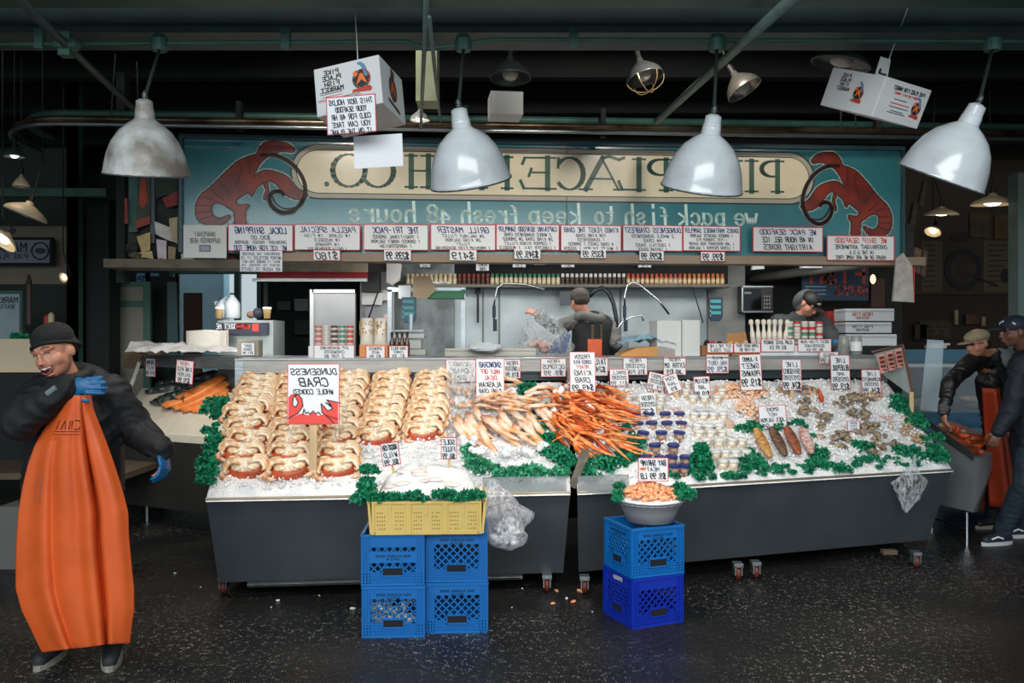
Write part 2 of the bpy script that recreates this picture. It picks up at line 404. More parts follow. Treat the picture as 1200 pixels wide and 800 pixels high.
# conduit with its junction boxes
cd = thing('conduit', 'green painted conduit pipe running across under the second beam', 'pipe', (0, 4.45, 3.16))
obj('pipe', MB().tube([(-6.5,0,-.03),(-2,0,.0),(-.55,0,.01),(-.45,0,-.03),(-.1,0,.02),(6,0,.0)], .012, 8), GREEN, cd, smooth=True)
for px in (335, 672, 47):
    k = MB(); x = at(px, 50, 4.45).x; k.box(x-.022, x+.022, -.02, .02, -.03, .075); obj('clamp', k, GREEN, cd)
jb = []
for px in (187, 543, 840, 1163):
    k = MB(); x = at(px, 50, 4.45).x; k.lathe([(.038,-.04),(.045,-.02),(.045,.02),(.03,.045)], 12, (x,0,.0)); obj('junction_box', k, GREEN, cd)
# diagonal braces and hanging rods
def pipe(name, label, a, b, r, m, cat='pipe', joint=None):
    d = Vector(b)-Vector(a); k = MB(); k.tube([(0,0,0), d], r, 10)
    o = obj(name, k, m, None, a, smooth=True); tag(o, label, cat)
    if joint is not None:
        j = MB(); c = d*joint; j.ell(c, (.075,.05,.04), 10, 6); j.box(c.x-.03,c.x+.03,c.y-.03,c.y+.03,c.z-.06,c.z+.06); obj('clamp', j, GREEN, o)
    return o
PIPEG = mat('grey_green_pipe', hx(96,116,110), .45, .3, .25, 8)
pipe('brace_pipe', 'dark diagonal brace pipe crossing the conduit above the worker', at(10,-12,3.6), at(170,140,6.2), .022, mat('dark_pipe', hx(44,58,56), .5, .2), joint=.3)
pipe('brace_pipe', 'long pale diagonal pipe from the top beam down toward the sign', at(935,-8,3.6), at(770,142,6.6), .026, PIPEG)
pipe('hanging_rod', 'thin grey rod hanging beside the left carton', at(500,-5,3.6), at(493,150,6.5), .012, PIPEG, 'rod')
pipe('hanging_rod', 'thin bent rod reaching the rail left of the second lamp', at(503,20,3.75), at(516,142,6.6), .010, PIPEG, 'rod')
for n, (a, b) in enumerate([((135,63),(130,137)), ((160,72),(162,125)), ((1000,75),(1003,150)), ((988,75),(985,150))]):
    pipe('suspension_wire', ['thin wire left of the first bell lamp','second thin wire beside the first bell lamp','thin wire below the right carton','short wire left of the right carton strings'][n]+' under the dark ceiling', at(*a,5.4), at(*b,6.5), .005, PIPEG, 'wire')
cp = MB(); P0 = at(492,0,5.2); cp.box(P0.x-.07, P0.x+.07, 5.6, 5.8, at(0,118,5.6).z, 4.2)
struct('trim_post', cp, mat('pale_green_post', hx(160,168,140), .6, 0, .2, 6))
# overhead track above the sign: brown rail, steel rail, dark channel
RAIL = mat('tarnished_rail', hx(132,118,98), .35, .8, .5, 3, .1, c2=hx(70,50,36))
FS = Frame(-2.695, 7.0, 3.39, 7.45)
tr = thing('overhead_track', 'tarnished metal track with rounded left end above the big sign', 'rail', (0,0,0))
def trackpath(off, z0, z1):
    A = FS.a+Vector((FS.d.y, -FS.d.x))*off; d = FS.d
    c = A+d*(-.85); pts = []
    for k in range(9):
        a = math.radians(165+105*k/8); pts.append((c.x+(.35+off)*math.cos(a), c.y+.45+off+(.45+off)*math.sin(a), z0))
    q = A+d*7.6; pts.append((q.x, q.y, z1)); return pts
obj('rail', MB().tube(trackpath(.30, 3.335, 3.36), .024, 8), RAIL, tr, smooth=True)
obj('rail', MB().tube(trackpath(.34, 3.285, 3.30), .017, 8), STEEL, tr, smooth=True)
obj('channel', MB().tube(trackpath(.2, 3.40, 3.44), .03, 6), GREEN, tr, smooth=True)
for px in (290, 545, 700, 1010):
    q = FS.pt(px, 150, -.27); obj('bracket', MB().box(q.x-.02,q.x+.02,q.y-.03,q.y+.05,3.27,3.5), DARK, tr)
# ================================================================ THE BIG SIGN
SZ0, SZ1 = 2.33, 3.26
sg = thing('sign_board', 'long teal painted shop sign with lobsters and cream lozenge over the fish counter', 'sign', (FS.a.x, FS.a.y, 0), (0,0,FS.yaw))
TEAL = mat('teal_sign_paint', hx(52,122,132), .26, 0, .12, 3, coat=.3)
obj('board', MB().box(0, FS.L, 0, .06, SZ0, SZ1), TEAL, sg)
obj('seam', MB().box(FS.uz(664,300)[0]-.003, FS.uz(664,300)[0]+.003, -.0045, .0, SZ0, SZ1), mat('seam', hx(60,60,56), .7), sg)
fr = MB(); fr.box(-.03, FS.L+.03, -.03, .08, SZ1, SZ1+.035); fr.box(FS.L, FS.L+.03, -.03, .08, SZ0, SZ1); fr.box(-.03, 0, -.03, .08, SZ0, SZ1)
obj('frame', fr, mat('teal_frame', hx(38,70,78), .45), sg)
def loz(u0, u1, z0, z1, r, inset=0):
    pts = []; u0 += inset; u1 -= inset; z0 += inset; z1 -= inset; r = min(r, (z1-z0)/2)
    for cx, cz, a0 in ((u1-r, z1-r, 0), (u0+r, z1-r, 90), (u0+r, z0+r, 180), (u1-r, z0+r, 270)):
        for k in range(9):
            a = math.radians(a0+90*k/8); pts.append((cx+r*math.cos(a), cz+r*math.sin(a)))
    return pts
lu0, lu1 = FS.uz(342, 200)[0], FS.uz(953, 200)[0]; lz0, lz1 = 2.79, 3.225
GOLDG = mat('pale_grey_border', hx(170,166,152), .5); CREAM = mat('cream_sign_paint', hx(226,214,184), .3, 0, .06, 8, coat=.2); LINE = mat('dark_line_paint', hx(30,38,42), .5)
obj('lozenge_outline', MB().prism(loz(lu0-.012, lu1+.012, lz0-.012, lz1+.012, .22), -.002, 0), LINE, sg)
obj('lozenge_border', MB().prism(loz(lu0, lu1, lz0, lz1, .22), -.003, 0), GOLDG, sg)
obj('lozenge_line', MB().prism(loz(lu0, lu1, lz0, lz1, .2, .035), -.004, 0), LINE, sg)
obj('lozenge', MB().prism(loz(lu0, lu1, lz0, lz1, .2, .042), -.005, 0), CREAM, sg)
# serif capitals, thick and thin strokes, each at its place on the board
LG = mat('dark_green_letter_paint', hx(20,78,62), .35)
def serif(mb, ch, ua, ub, z0, z1):
    """draws ch mirrored between ua (its right side) and ub (its left side)"""
    w = ub-ua; h = z1-z0; tk = h*.165; th = h*.06
    X = lambda a: ub-a*w; Z = lambda b: z0+b*h
    def st(pts, t): mb.ribbon([(X(a), Z(b)) for a, b in pts], t, -.0065)
    def foot(a, b, l=.2): st([(a-l, b), (a+l, b)], th)
    def arc(ca, cb, ra, rb, d0, d1, tmin, tmax, thick_at=180, n=18):
        P = [(ca+ra*math.cos(math.radians(d0+(d1-d0)*k/n)), cb+rb*math.sin(math.radians(d0+(d1-d0)*k/n))) for k in range(n+1)]
        for k in range(n):
            a = math.radians(d0+(d1-d0)*(k+.5)/n-thick_at); t = tmin+(tmax-tmin)*abs(math.cos(a))**1.5 if (math.cos(a) > 0 or thick_at is None or True) else tmin
            st([P[k], P[k+1]], t)
    if ch in 'PFEILHK':
        s = .22 if ch != 'I' else .5
        st([(s,0),(s,1)], tk); foot(s,.015,.26 if ch!='I' else .5); foot(s,.985,.26 if ch!='I' else .5)
    if ch == 'P': arc(.42,.74,.46,.245,95,-95,th,tk*.9,0); st([(.22,.985),(.45,.985)],th); st([(.22,.5),(.42,.5)],th)
    if ch in 'EF': st([(.22,.98),(.92,.98)],th); st([(.92,.98),(1.0,.78)],th*1.5); st([(.22,.52),(.72,.52)],th); st([(.72,.64),(.8,.40)],th*1.4)
    if ch == 'E': st([(.22,.02),(.95,.02)],th); st([(.95,.02),(1.06,.26)],th*1.6)
    if ch == 'L': st([(.22,.02),(.9,.02)],th); st([(.9,.02),(1.04,.28)],th*1.7)
    if ch == 'H': st([(.78,0),(.78,1)],tk); foot(.78,.015); foot(.78,.985); st([(.22,.52),(.78,.52)],th)
    if ch == 'K': st([(.22,.42),(.85,1)],th); foot(.85,.985,.15); st([(.42,.58),(.92,0)],tk); foot(.92,.015,.15)
    if ch == 'A': st([(.05,0),(.52,1.02)],th*1.2); st([(.48,1.02),(.95,0)],tk); foot(.05,.015,.14); foot(.95,.015,.18); st([(.2,.35),(.8,.35)],th); st([(.52,1.0),(.3,1.06),(.05,.96),(-.1,1.02)],th*1.6)
    if ch == 'C': arc(.52,.5,.5,.5,38,322,th,tk,180); st([(.92,.98),(.94,.68)],th*1.4)
    if ch == 'O': arc(.5,.5,.5,.5,0,360,th,tk,180)
    if ch == 'S': arc(.5,.75,.34,.24,30,270,th,tk*.8,180); arc(.5,.26,.36,.25,90,-150,th,tk*.8,0); st([(.82,1),(.84,.76)],th); st([(.12,.25),(.1,0)],th)
    if ch == '.': arc(.5,.5,.2,.2,0,360,w*.5,w*.5)
cz0, cz1 = 2.885, 3.155
for ch, pr, pl in [('P',917,889),('I',888,873),('K',868,828),('E',822,794),('P',787,757),('L',755,726),('A',727,684),('C',684,652),('E',650,612),('F',600,574),('I',571,558),('S',545,518),('H',510,474),('C',462,425),('O',428,390)]:
    lt = MB(); serif(lt, ch, FS.uz(pl,200)[0], FS.uz(pr,200)[0], cz0, cz1); obj('letter', lt, LG, sg)
lt = MB(); uu = FS.uz(383,214)[0]; lt.prism([(uu+.022*math.cos(k*.6283), 2.905+.022*math.sin(k*.6283)) for k in range(10)], -.0065, -.005)
obj('letter', lt, LG, sg)
def words(mb, word, pl, pr, z, h, t):
    ua, ub = FS.uz(pl,250)[0], FS.uz(pr,250)[0]; n = len(word); adv = (ub-ua)/n
    for i, ch in enumerate(word):
        for ln in gl[ch]:
            pts = [(ub-(i+.1)*adv-a*adv*.2-b*adv*.012, z+(b-2)/4*h) for a, b in ln]
            # smooth the corners of the strokes
            sm = [pts[0]]
            for k in range(1, len(pts)-1):
                p0, p1, p2 = pts[k-1], pts[k], pts[k+1]
                sm.append(((p0[0]+3*p1[0])/4, (p0[1]+3*p1[1])/4)); sm.append(((p2[0]+3*p1[0])/4, (p2[1]+3*p1[1])/4))
            sm.append(pts[-1])
            for a_, b_ in zip(sm, sm[1:]):
                d = (b_[0]-a_[0], b_[1]-a_[1]); L = math.hypot(*d) or 1
                mb.ribbon([a_, b_], t*(.45+.75*abs(d[1])/L), -.003)
for wd, pl, pr in [('we',858,889),('pack',792,850),('fish',730,784),('to',695,721),('keep',617,681),('fresh',538,609),('48',498,531),('hours',406,488)]:
    l2 = MB(); words(l2, wd, pl, pr, 2.60, .094, .021); obj('painted_word', l2, mat('pale_mint_paint', hx(200,226,218), .4), sg)
# painted lobsters, traced as flat paint on the flat board
LOBB = [(480,200),(400,230),(330,290),(250,370),(190,430),(120,480),(85,560),(90,640),(130,690),(230,712),(300,690),(345,640),(330,625),(270,655),(220,640),(200,590),(215,540),(270,540),(330,580),(370,600),(365,710),(460,710),(445,600),(472,570),(475,545),(400,560),(370,530),(430,490),(470,460),(490,500),(510,470),(520,440),(560,410),(590,380),(580,420),(600,440),(575,500),(590,525),(605,480),(620,440),(600,380),(640,380),(690,430),(740,490),(820,520),(880,510),(905,480),(830,440),(780,380),(740,340),(660,310),(590,300),(540,320),(500,360),(545,270),(600,210),(700,165),(790,180),(810,155),(760,110),(690,95),(590,95),(540,150),(530,190)]
RING = [(560,195),(640,190),(720,215),(800,270),(860,350),(885,440),(870,510),(830,570),(770,610),(700,612),(640,570),(615,510),(640,460),(700,455),(725,480)]
RING2 = [(560,225),(640,215),(710,240)]; RING3 = [(860,540),(800,580),(720,585),(660,540),(640,490)]
def chaikin(P, n=2):
    for _ in range(n):
        Q = [P[0]]
        for a, b in zip(P, P[1:]): Q += [(a[0]*.75+b[0]*.25, a[1]*.75+b[1]*.25), (a[0]*.25+b[0]*.75, a[1]*.25+b[1]*.75)]
        P = Q+[P[-1]]
    return P
RING = chaikin(RING); RING3 = chaikin(RING3); LOBB = chaikin(LOBB+[LOBB[0]], 1)[:-1]
TAIL = [[(85,560),(200,560)],[(92,610),(200,600)],[(120,660),(215,630)],[(150,500),(230,520)],[(190,440),(290,520)],[(400,240),(420,300),(380,420)],[(480,205),(480,330)],[(250,370),(330,470)]]
LOBM = mat('lobster_red_brown_paint', hx(134,44,28), .32, 0, .35, 5, c2=hx(98,32,24)); LOBL = mat('pale_blue_outline_paint', hx(168,192,186), .5); LOBD = mat('dark_brown_paint', hx(48,22,18), .4)
def paint_lobster(mapf):
    body = [mapf(*p) for p in LOBB]
    k = MB(); k.ribbon(body, .030, -.0035, True); k.ribbon([mapf(*p) for p in RING], .05, -.0035); obj('lobster_outline', k, LOBL, sg)
    k = MB(); k.prism(body, -.0055, -.002); obj('lobster', k, LOBM, sg)
    k = MB(); k.ribbon([mapf(*p) for p in RING], .032, -.0068); k.ribbon([mapf(*p) for p in RING3], .012, -.0068)
    for t in TAIL: k.ribbon([mapf(*p) for p in t], .007, -.0068)
    k.ribbon(body, .008, -.0068, True); obj('lobster_antenna', k, LOBD, sg)
paint_lobster(lambda x, y: FS.uz(215+x/6.155, 150+y/6.155))
paint_lobster(lambda x, y: FS.uz(1045-((215+x/6.155)-229)*.812, 179+((150+y/6.155)-166)*1.0))
# tan shelf board and grey fascia under the sign
fb = MB(); fb.T = Matrix.Translation((FS.a.x, FS.a.y, 0)) @ Matrix.Rotation(FS.yaw, 4, 'Z'); fb.box(.55, FS.L+.2, -.05, .12, 2.26, SZ0)
struct('trim_fascia', fb, mat('tan_fascia', hx(150,130,110), .6, 0, .15, 4))
fb = MB(); fb.T = Matrix.Translation((FS.a.x, FS.a.y, 0)) @ Matrix.Rotation(FS.yaw, 4, 'Z'); fb.box(-.62, .75, -.04, .3, 2.20, 2.27)
struct('trim_ledge', fb, mat('worn_ledge', hx(96,88,72), .7, 0, .4, 6))
# slanting grey beams under the canopy at the right
pipe('canopy_beam', 'long grey slanting beam under the right end of the sign', at(880,327,9.3), at(1060,301,7.7), .05, mat('grey_beam', hx(112,110,104), .6, 0, .2, 4), 'beam')
# canopy roof behind the sign and side posts of the stall
cn = MB(); cn.T = Matrix.Translation((FS.a.x, FS.a.y, 0)) @ Matrix.Rotation(FS.yaw, 4, 'Z'); cn.box(.1, FS.L-.1, .61, 2.5, 2.42, 2.5)
struct('trim_canopy', cn, DARK)
for px, w in ((78,13), ):
    k = MB(); x0 = at(78,0,8.2).x; x1 = at(91,0,8.2).x; k.box(x0,x1,8.2,8.3,0,4.3); k.box(x0,x1,8.2,8.215,0,4.3); struct('trim_column', k, GREEN)
    k = MB(); k.box(at(92,0,8.3).x, at(119,0,8.3).x, 8.45, 8.7, 0, 3.0); struct('trim_column', k, DARK)
k = MB(); k.box(at(1193,0,7.6).x, at(1206,0,7.6).x, 7.6, 7.75, 0, 3.1); struct('trim_column', k, mat('grey_green_column', hx(92,112,108), .55, 0, .2, 4))
k = MB(); k.box(at(136,0,7.3).x, at(146,0,7.3).x, 7.3, 7.4, 2.1, 3.9); struct('trim_post', k, DARK)
k = MB(); k.box(-11, at(130,0,8.2).x, 8.1, 8.2, at(0,232,8.2).z, at(0,225,8.2).z+.02); struct('trim_beam', k, GREEN)
# raised floor the staff stand on
struct('floor_platform', MB().box(-1.9, 3.6, 7.75, 9.2, 0, .35), mat('platform', hx(40,42,44), .8))
# steel back wall of the stall
SW = Frame(at(530,0,9).x, 9.0, at(872,0,9.2).x, 9.2)
k = MB(); k.T = Matrix.Translation((SW.a.x, SW.a.y, 0)) @ Matrix.Rotation(SW.yaw, 4, 'Z'); k.box(0, SW.L, 0, .05, .35, 2.9)
sw = struct('wall_steel', k, mat('dull_steel_sheet', hx(178,190,194), .45, .35, .22, 2.5, .05))
k = MB(); k.T = Matrix.Translation((SW.a.x, SW.a.y, 0)) @ Matrix.Rotation(SW.yaw, 4, 'Z')
for px in (566, 585, 727, 829): u = SW.uz(px, 350)[0]; k.box(u-.01, u+.01, -.008, 0, .4, 2.17)
obj('seam', k, mat('seam_grey', hx(110,118,120), .5), sw)
k = MB(); u = SW.uz(829,350)[0]; k.T = Matrix.Translation((SW.a.x, SW.a.y, 0)) @ Matrix.Rotation(SW.yaw, 4, 'Z'); k.box(u, SW.L, -.03, 0, .4, 2.5); obj('panel', k, mat('pale_steel_panel', hx(150,152,150), .5, .2, .2, 5), sw)
# ================================================================ THE FISH TABLES
class Bed:
    def __init__(s, F0, F1, B0, B1): s.q = [Vector(p) for p in (F0, F1, B0, B1)]
    def z(s, v): return .665+.60*max(v, 0)**.92 if v >= 0 else .665+.6*v
    def p(s, u, v, up=0.0):
        a = s.q[0].lerp(s.q[2], v); b = s.q[1].lerp(s.q[3], v); c = a.lerp(b, u); return Vector((c.x, c.y, s.z(v)+up))
    def solve(s, px, py):
        k = (px-600)/F; lo, hi = -.15, 1.25
        for _ in range(40):
            v = (lo+hi)/2; a = s.q[0].lerp(s.q[2], v); b = s.q[1].lerp(s.q[3], v)
            u = (k*a.y-a.x)/((b.x-a.x)-k*(b.y-a.y)); P = a.lerp(b, u)
            if HZ-(s.z(v)-CH)*F/P.y > py: lo = v
            else: hi = v
        return u, v
    def yaw(s, v):
        a = s.q[0].lerp(s.q[2], v); b = s.q[1].lerp(s.q[3], v); d = b-a; return math.atan2(d.y, d.x)
T1 = Bed((-1.86,5.19), (.37,5.42), (-2.06,6.45), (.46,6.92))
T2 = Bed((.415,5.42), (3.28,6.36), (.48,6.93), (3.25,7.42))
def bed(px, py, up=0.0):
    T = T1 if px < 672 else T2; u, v = T.solve(px, py); return T.p(u, v, up), T.yaw(v)
SLOPE = math.radians(23)
FH = Frame(-2.06, 6.45, 3.25, 7.42)     # front face of the steel header behind the ice
def table(T, label, side_x):
    root = thing('fish_table', label, 'table', tuple((T.q[0]+T.q[1])/2)+(0,), (0,0,0))
    o = Vector((root.location.x, root.location.y, 0))
    def L(v, z=None): return (v[0]-o.x, v[1]-o.y, v[2] if z is None else z)
    f0, f1, b0, b1 = T.q; d = (f1-f0).normalized(); n = Vector((-d.y, d.x))
    e0 = f0+n*.10+d*.05; e1 = f1+n*.10-d*(.03 if T is T1 else .13)
    k = MB(); k.hexa([(e0.x-o.x,e0.y-o.y,.11),(e1.x-o.x,e1.y-o.y,.11),(b1.x-o.x-.1,b1.y-o.y,.11),(b0.x-o.x+.1,b0.y-o.y,.11),
                      (f0.x-o.x,f0.y-o.y,.645),(f1.x-o.x,f1.y-o.y,.645),(b1.x-o.x,b1.y-o.y,.9),(b0.x-o.x,b0.y-o.y,.9)])
    obj('cabinet_body', k, mat('dark_panel', hx(70,76,82) if T is T1 else hx(64,60,55), .45, .3, .2, 2.5, .05), root)
    k = MB(); a = f0-n*.012; b = f1-n*.012
    k.tube([L((a.x,a.y,.648)), L((b.x,b.y,.648))], .009, 6); obj('rim', k, mat('worn_rim', hx(150,140,120), .4, .6), root)
    return root, o, d, n
tb1, o1, d1, n1 = table(T1, 'left dark steel fish table on castors with crabs and crab legs', 0)
tb2, o2, d2, n2 = table(T2, 'right angled dark steel fish table on castors with oysters', 1)
k = MB(); a = T1.q[0]+n1*.13+d1*.22; b = T1.q[0]+n1*.13+d1*1.95; k.tube([(a.x-o1.x,a.y-o1.y,.085),(b.x-o1.x,b.y-o1.y,.085)], .02, 4); obj('foot_rail', k, STEEL, tb1)
def caster(parent, o, x, y, red=False):
    k = MB(); k.box(x-.03-o.x, x+.03-o.x, y-.02-o.y, y+.05-o.y, .09, .115); k.box(x-.024-o.x, x-.018-o.x, y-.02-o.y, y+.05-o.y, .035, .1); k.box(x+.018-o.x, x+.024-o.x, y-.02-o.y, y+.05-o.y, .035, .1)
    c = obj('caster', k, STEEL, parent)
    k = MB(); k.T = Matrix.Translation((x-o.x, y+.015-o.y, .045)) @ Matrix.Rotation(math.pi/2, 4, 'Y'); k.lathe([(.03,-.016),(.044,-.012),(.044,.012),(.03,.016)], 16)
    obj('wheel', k, mat('rusty_red_wheel', hx(104,44,36), .5), c, smooth=True)
for px, py in ((262, 694), (641, 692), (1075-0, 0)):
    if py: Y = 1.61/((py-HZ)/F); caster(tb1, o1, (px-600)/F*Y, Y)
for px, py in ((685, 692), (865, 676), (886, 674), (1074, 662)):
    Y = 1.60/((py-HZ)/F); caster(tb2, o2, (px-600)/F*Y, Y)
k = MB(); q = at(1062, 650, 6.05); k.box(q.x-.16-o2.x, q.x-.06-o2.x, q.y-o2.y, q.y+.05-o2.y, .09, .12); obj('bracket', k, mat('rust_brown', hx(92,76,58), .8), tb2)
# header: steel band, inner frame, glass back and counter top
hd = thing('steel_header', 'brushed steel counter running behind the ice, jars and boxes on it', 'counter', (FH.a.x, FH.a.y, 0), (0,0,FH.yaw))
HL = FH.L; HT = 1.475
obj('counter_top', MB().box(-.02, HL+.05, -.03, .55, HT-.02, HT), STEEL, hd, bevel=.004)
obj('front_band', MB().box(0, HL, -.02, .0, HT-.115, HT-.02), mat('header_band', hx(172,170,166), .4, .25, .2, 3, .03, stretch=(1,1,7)), hd)
k = MB(); k.box(0, HL, .03, .07, HT-.19, HT-.12); k.box(0,HL,.0,.03,HT-.13,HT-.112); obj('lamp_strip', k, mat('header_dark', hx(62,72,76), .4, .4), hd)
k = MB(); k.box(0, HL, .45, .5, .4, HT-.03); obj('back_panel', k, mat('inside_back', hx(74,84,84), .5, .3, .3, 2), hd)
k = MB(); u = FH.uz(668,430)[0]
for x in (0, u, HL-.03): k.box(x-.03, x+.03, -.024, .02, HT-.24, HT-.0)
obj('upright', k, STEEL, hd)
# ice surfaces
def icebed(T, name, label, v0=-.02, v1=1.0, nu=220, nv=70):
    o = T.p(.5, 0)
    k = MB()
    def fn(a, b):
        v = v0+(v1-v0)*b; p = T.p(a, v); h = noise.fractal(p*3.2, 1, 2, 4)*.022+noise.noise(p*30)*.008+noise.noise(p*75)*.004
        e = min(1, (b)*18, (1-a)*25, a*25); return (p.x-o.x, p.y-o.y, p.z-.02+h*e+.022*e-o.z-.0)
    k.grid(fn, nu, nv)
    g = obj(name, k, ICE, None, o, smooth=True); tag(g, label, 'ice', kind='stuff'); return g
icebed(T1, 'crushed_ice', 'white crushed ice bed under the crabs and crab legs')
icebed(T2, 'crushed_ice', 'white crushed ice bed under the jars and oysters on the right table', nu=280)
# loose ice lumps
def lumps(n, spots, label, s0=.006, s1=.016):
    k = MB()
    for i in range(n):
        T, ua, ub, va, vb = R.choice(spots); p = T.p(U(ua,ub), U(va,vb), .02); s = U(s0, s1)
        k.T = Matrix.Translation(p) @ Euler((U(0,6),U(0,6),U(0,6))).to_matrix().to_4x4(); k.box(-s*.6,s*.6,-s*.5,s*.5,-s*.4,s*.4)
    g = obj('ice_lumps', k, ICE); tag(g, label, 'ice', kind='stuff')
lumps(2600, [(T1,0,.98,.02,.95)], 'loose lumps of ice scattered over the left table')
lumps(3200, [(T2,.02,.98,.02,.98)], 'loose lumps of ice scattered over the right table')

# ---------------------------------------------------------------- curly kale
KALE = mat('curly_kale', hx(36,150,106), .5, 0, .5, 30, c2=hx(14,96,68), spec=.3)
KALE2 = mat('pale_kale', hx(80,176,132), .5, 0, .5, 30, c2=hx(30,112,82), spec=.3)
def frill(k, c, r, n):
    for i in range(n):
        a = U(0, 6.283); e = U(-.15, 1); rr = r*U(.45, 1)
        p = Vector(c)+Vector((math.cos(a)*rr*math.cos(e), math.sin(a)*rr*math.cos(e), math.sin(e)*rr*.9))
        M = Euler((U(-1,1), U(-1,1), U(0,6.3))).to_matrix(); s = r*U(.16, .42); vs = [p]
        for j in range(6):
            t = 6.283*j/6; vs.append(p+M @ Vector((math.cos(t)*s, math.sin(t)*s, (s*.7 if j % 2 else -s*.5))))
        k.add(vs, [(0, 1+j, 1+(j+1)%6) for j in range(6)])
kale_me = []
for i in range(5):
    k = MB(); frill(k, (0,0,0), .06, 95); kale_me.append(mesh(k, KALE if i % 3 else KALE2, False, 'kale'))
def kale_run(pts, label, r=.045, dens=1.0, up=.0, T=None):
    """a run of kale garnish along pixel points on the ice: uncountable frilly leaf"""
    k = MB(); first = None
    for (ax, ay), (bx, by) in zip(pts, pts[1:]):
        n = max(2, int(math.hypot(bx-ax, by-ay)/4.2*dens))
        for i in range(n):
            t = (i+U(-.3,.3))/n; px = ax+(bx-ax)*t+U(-7,7); py = ay+(by-ay)*t+U(-5.5,5.5)
            p, _ = bed(px, py, .01+up)
            if first is None: first = p.copy()
            frill(k, p-first, r*U(.45,1.45), 46)
    g = obj('kale_garnish', k, [KALE, KALE2][R.random() < .15], None, first); tag(g, label, 'kale', kind='stuff')
kale_run([(262,480),(252,500),(252,520),(245,545),(238,568)], 'green curly kale running down the left edge of the crab ice', .05)
kale_run([(262,470),(245,486)], 'dark kale tuft between the salmon case and the crabs', .055, 1.4)
kale_run([(545,532),(556,548),(580,557),(612,560),(645,556),(664,556)], 'green kale band below the pale crab legs', .052, 1.2)
kale_run([(636,520),(648,530),(668,545)], 'kale clump between the two heaps of crab legs', .065, 1.6)
kale_run([(628,482),(634,500),(638,512)], 'small kale tufts up the gap between the crab legs', .045)
kale_run([(684,556),(700,548),(725,545),(745,540)], 'green kale band in front of the orange crab legs', .058, 1.3)
kale_run([(722,483),(730,498),(738,518),(748,532)], 'kale tufts right of the orange crab legs', .045, 1.1)
kale_run([(795,562),(830,559),(870,556),(915,553),(960,550),(1005,546),(1050,543),(1100,538)], 'kale edging along the front lip of the right table', .042, .75)
kale_run([(1045,470),(1058,482),(1072,497),(1085,512),(1095,528),(1100,540)], 'green kale down the right edge of the ice', .055, .9)
kale_run([(870,500),(895,504),(915,502),(935,496)], 'kale tufts around the smoked fish card', .045, .9)
kale_run([(872,535),(885,548)], 'kale clump left of the smoked fillets', .055, 1.6)
kale_run([(945,505),(952,512)], 'small kale clump above the smoked fillets', .045, 1.2)
kale_run([(955,532),(962,548)], 'kale clump right of the smoked fillets', .055, 1.6)
kale_run([(1005,522),(1012,530)], 'kale clump among the oysters', .05, 1.4)
kale_run([(1050,530),(1072,535)], 'kale tuft beside the hanging clear bag', .05, 1.2)
def clump(label, px, py, r=.08, up=.02, n=240, lobes=1):
    p, _ = bed(px, py, up); k = MB()
    for j in range(lobes): frill(k, (0,-.01*j,j*r*.8), r*(1-.22*j), n)
    tag(obj('kale_clump', k, KALE, None, p), label, 'kale')
clump('round ball of curly kale behind the pale crab legs', 618, 466, .075, .05, 420)
clump('tall kale sprig standing between the jar rows', 821, 552, .085, .02, 300, 3)
clump('kale head at the front right corner of the ice', 1098, 540, .075)
# ---------------------------------------------------------------- cooked crabs
CSHELL = mat('crab_shell', hx(196,84,44), .4, 0, .35, 20, .2)
CBELLY = mat('crab_belly', hx(248,236,214), .45, 0, .3, 30, .3, c2=hx(228,184,132))
CLEG = mat('crab_leg_tan', hx(248,230,200), .45, 0, .55, 26, .3, c2=hx(216,152,92))  # browner second tone stands for shading in the crevices
CLEG2 = mat('crab_claw', hx(216,124,70), .42, 0, .5, 18, .2, c2=hx(244,218,184))
crab = thing('cooked_crab', '', 'crab')
k = MB(); k.ell((0,-.012,-.004), (.104,.060,.034), 20, 8)
for j in range(9): a = math.radians(200+j*17.5); k.ell((.098*math.cos(a), -.012+.056*math.sin(a), -.004), (.012,.012,.010), 6, 4)
obj('shell', k, CSHELL, crab, smooth=True)
k = MB(); k.ell((0,.002,.016), (.086,.050,.028), 16, 8)
for j in range(4):
    for s in (-1,1): k.ell((s*.034,-.030+j*.018,.038-abs(j-1.5)*.003), (.026,.008,.009), 8, 5, Euler((0,s*.3,-s*.3)))
k.ell((0,.0,.040), (.012,.036,.009), 8, 5)
obj('belly', k, CBELLY, crab, smooth=True)
for s in (-1, 1):
    for j, (y, r, z) in enumerate(((.026,.0135,.016),(.006,.0135,.030),(-.016,.012,.040))):
        k = MB(); ex = .006*j
        k.tube([(s*.022,y+.004,z+.006),(s*.052,y+.022,z+.012),(s*.085,y+.024,z+.006),(s*(.112-ex),y+.004,z-.004),(s*(.122-ex),y-.022,z-.006),(s*(.112-ex),y-.038,z)], [.006,r,r*1.08,r,r*.8,.003], 7)
        obj('leg', k, CLEG, crab, smooth=True)
    k = MB(); k.tube([(s*.085,-.02,.0),(s*.122,-.030,.006),(s*.130,-.052,.014),(s*.112,-.074,.020)], [.011,.014,.016,.012], 8)
    k.tube([(s*.116,-.068,.020),(s*.095,-.084,.024),(s*.066,-.086,.022)], [.014,.012,.002], 7); k.tube([(s*.118,-.064,.012),(s*.100,-.078,.008),(s*.076,-.074,.008)], [.010,.008,.002], 6)
    obj('claw', k, CLEG2, crab, smooth=True)
put = Placer(crab)
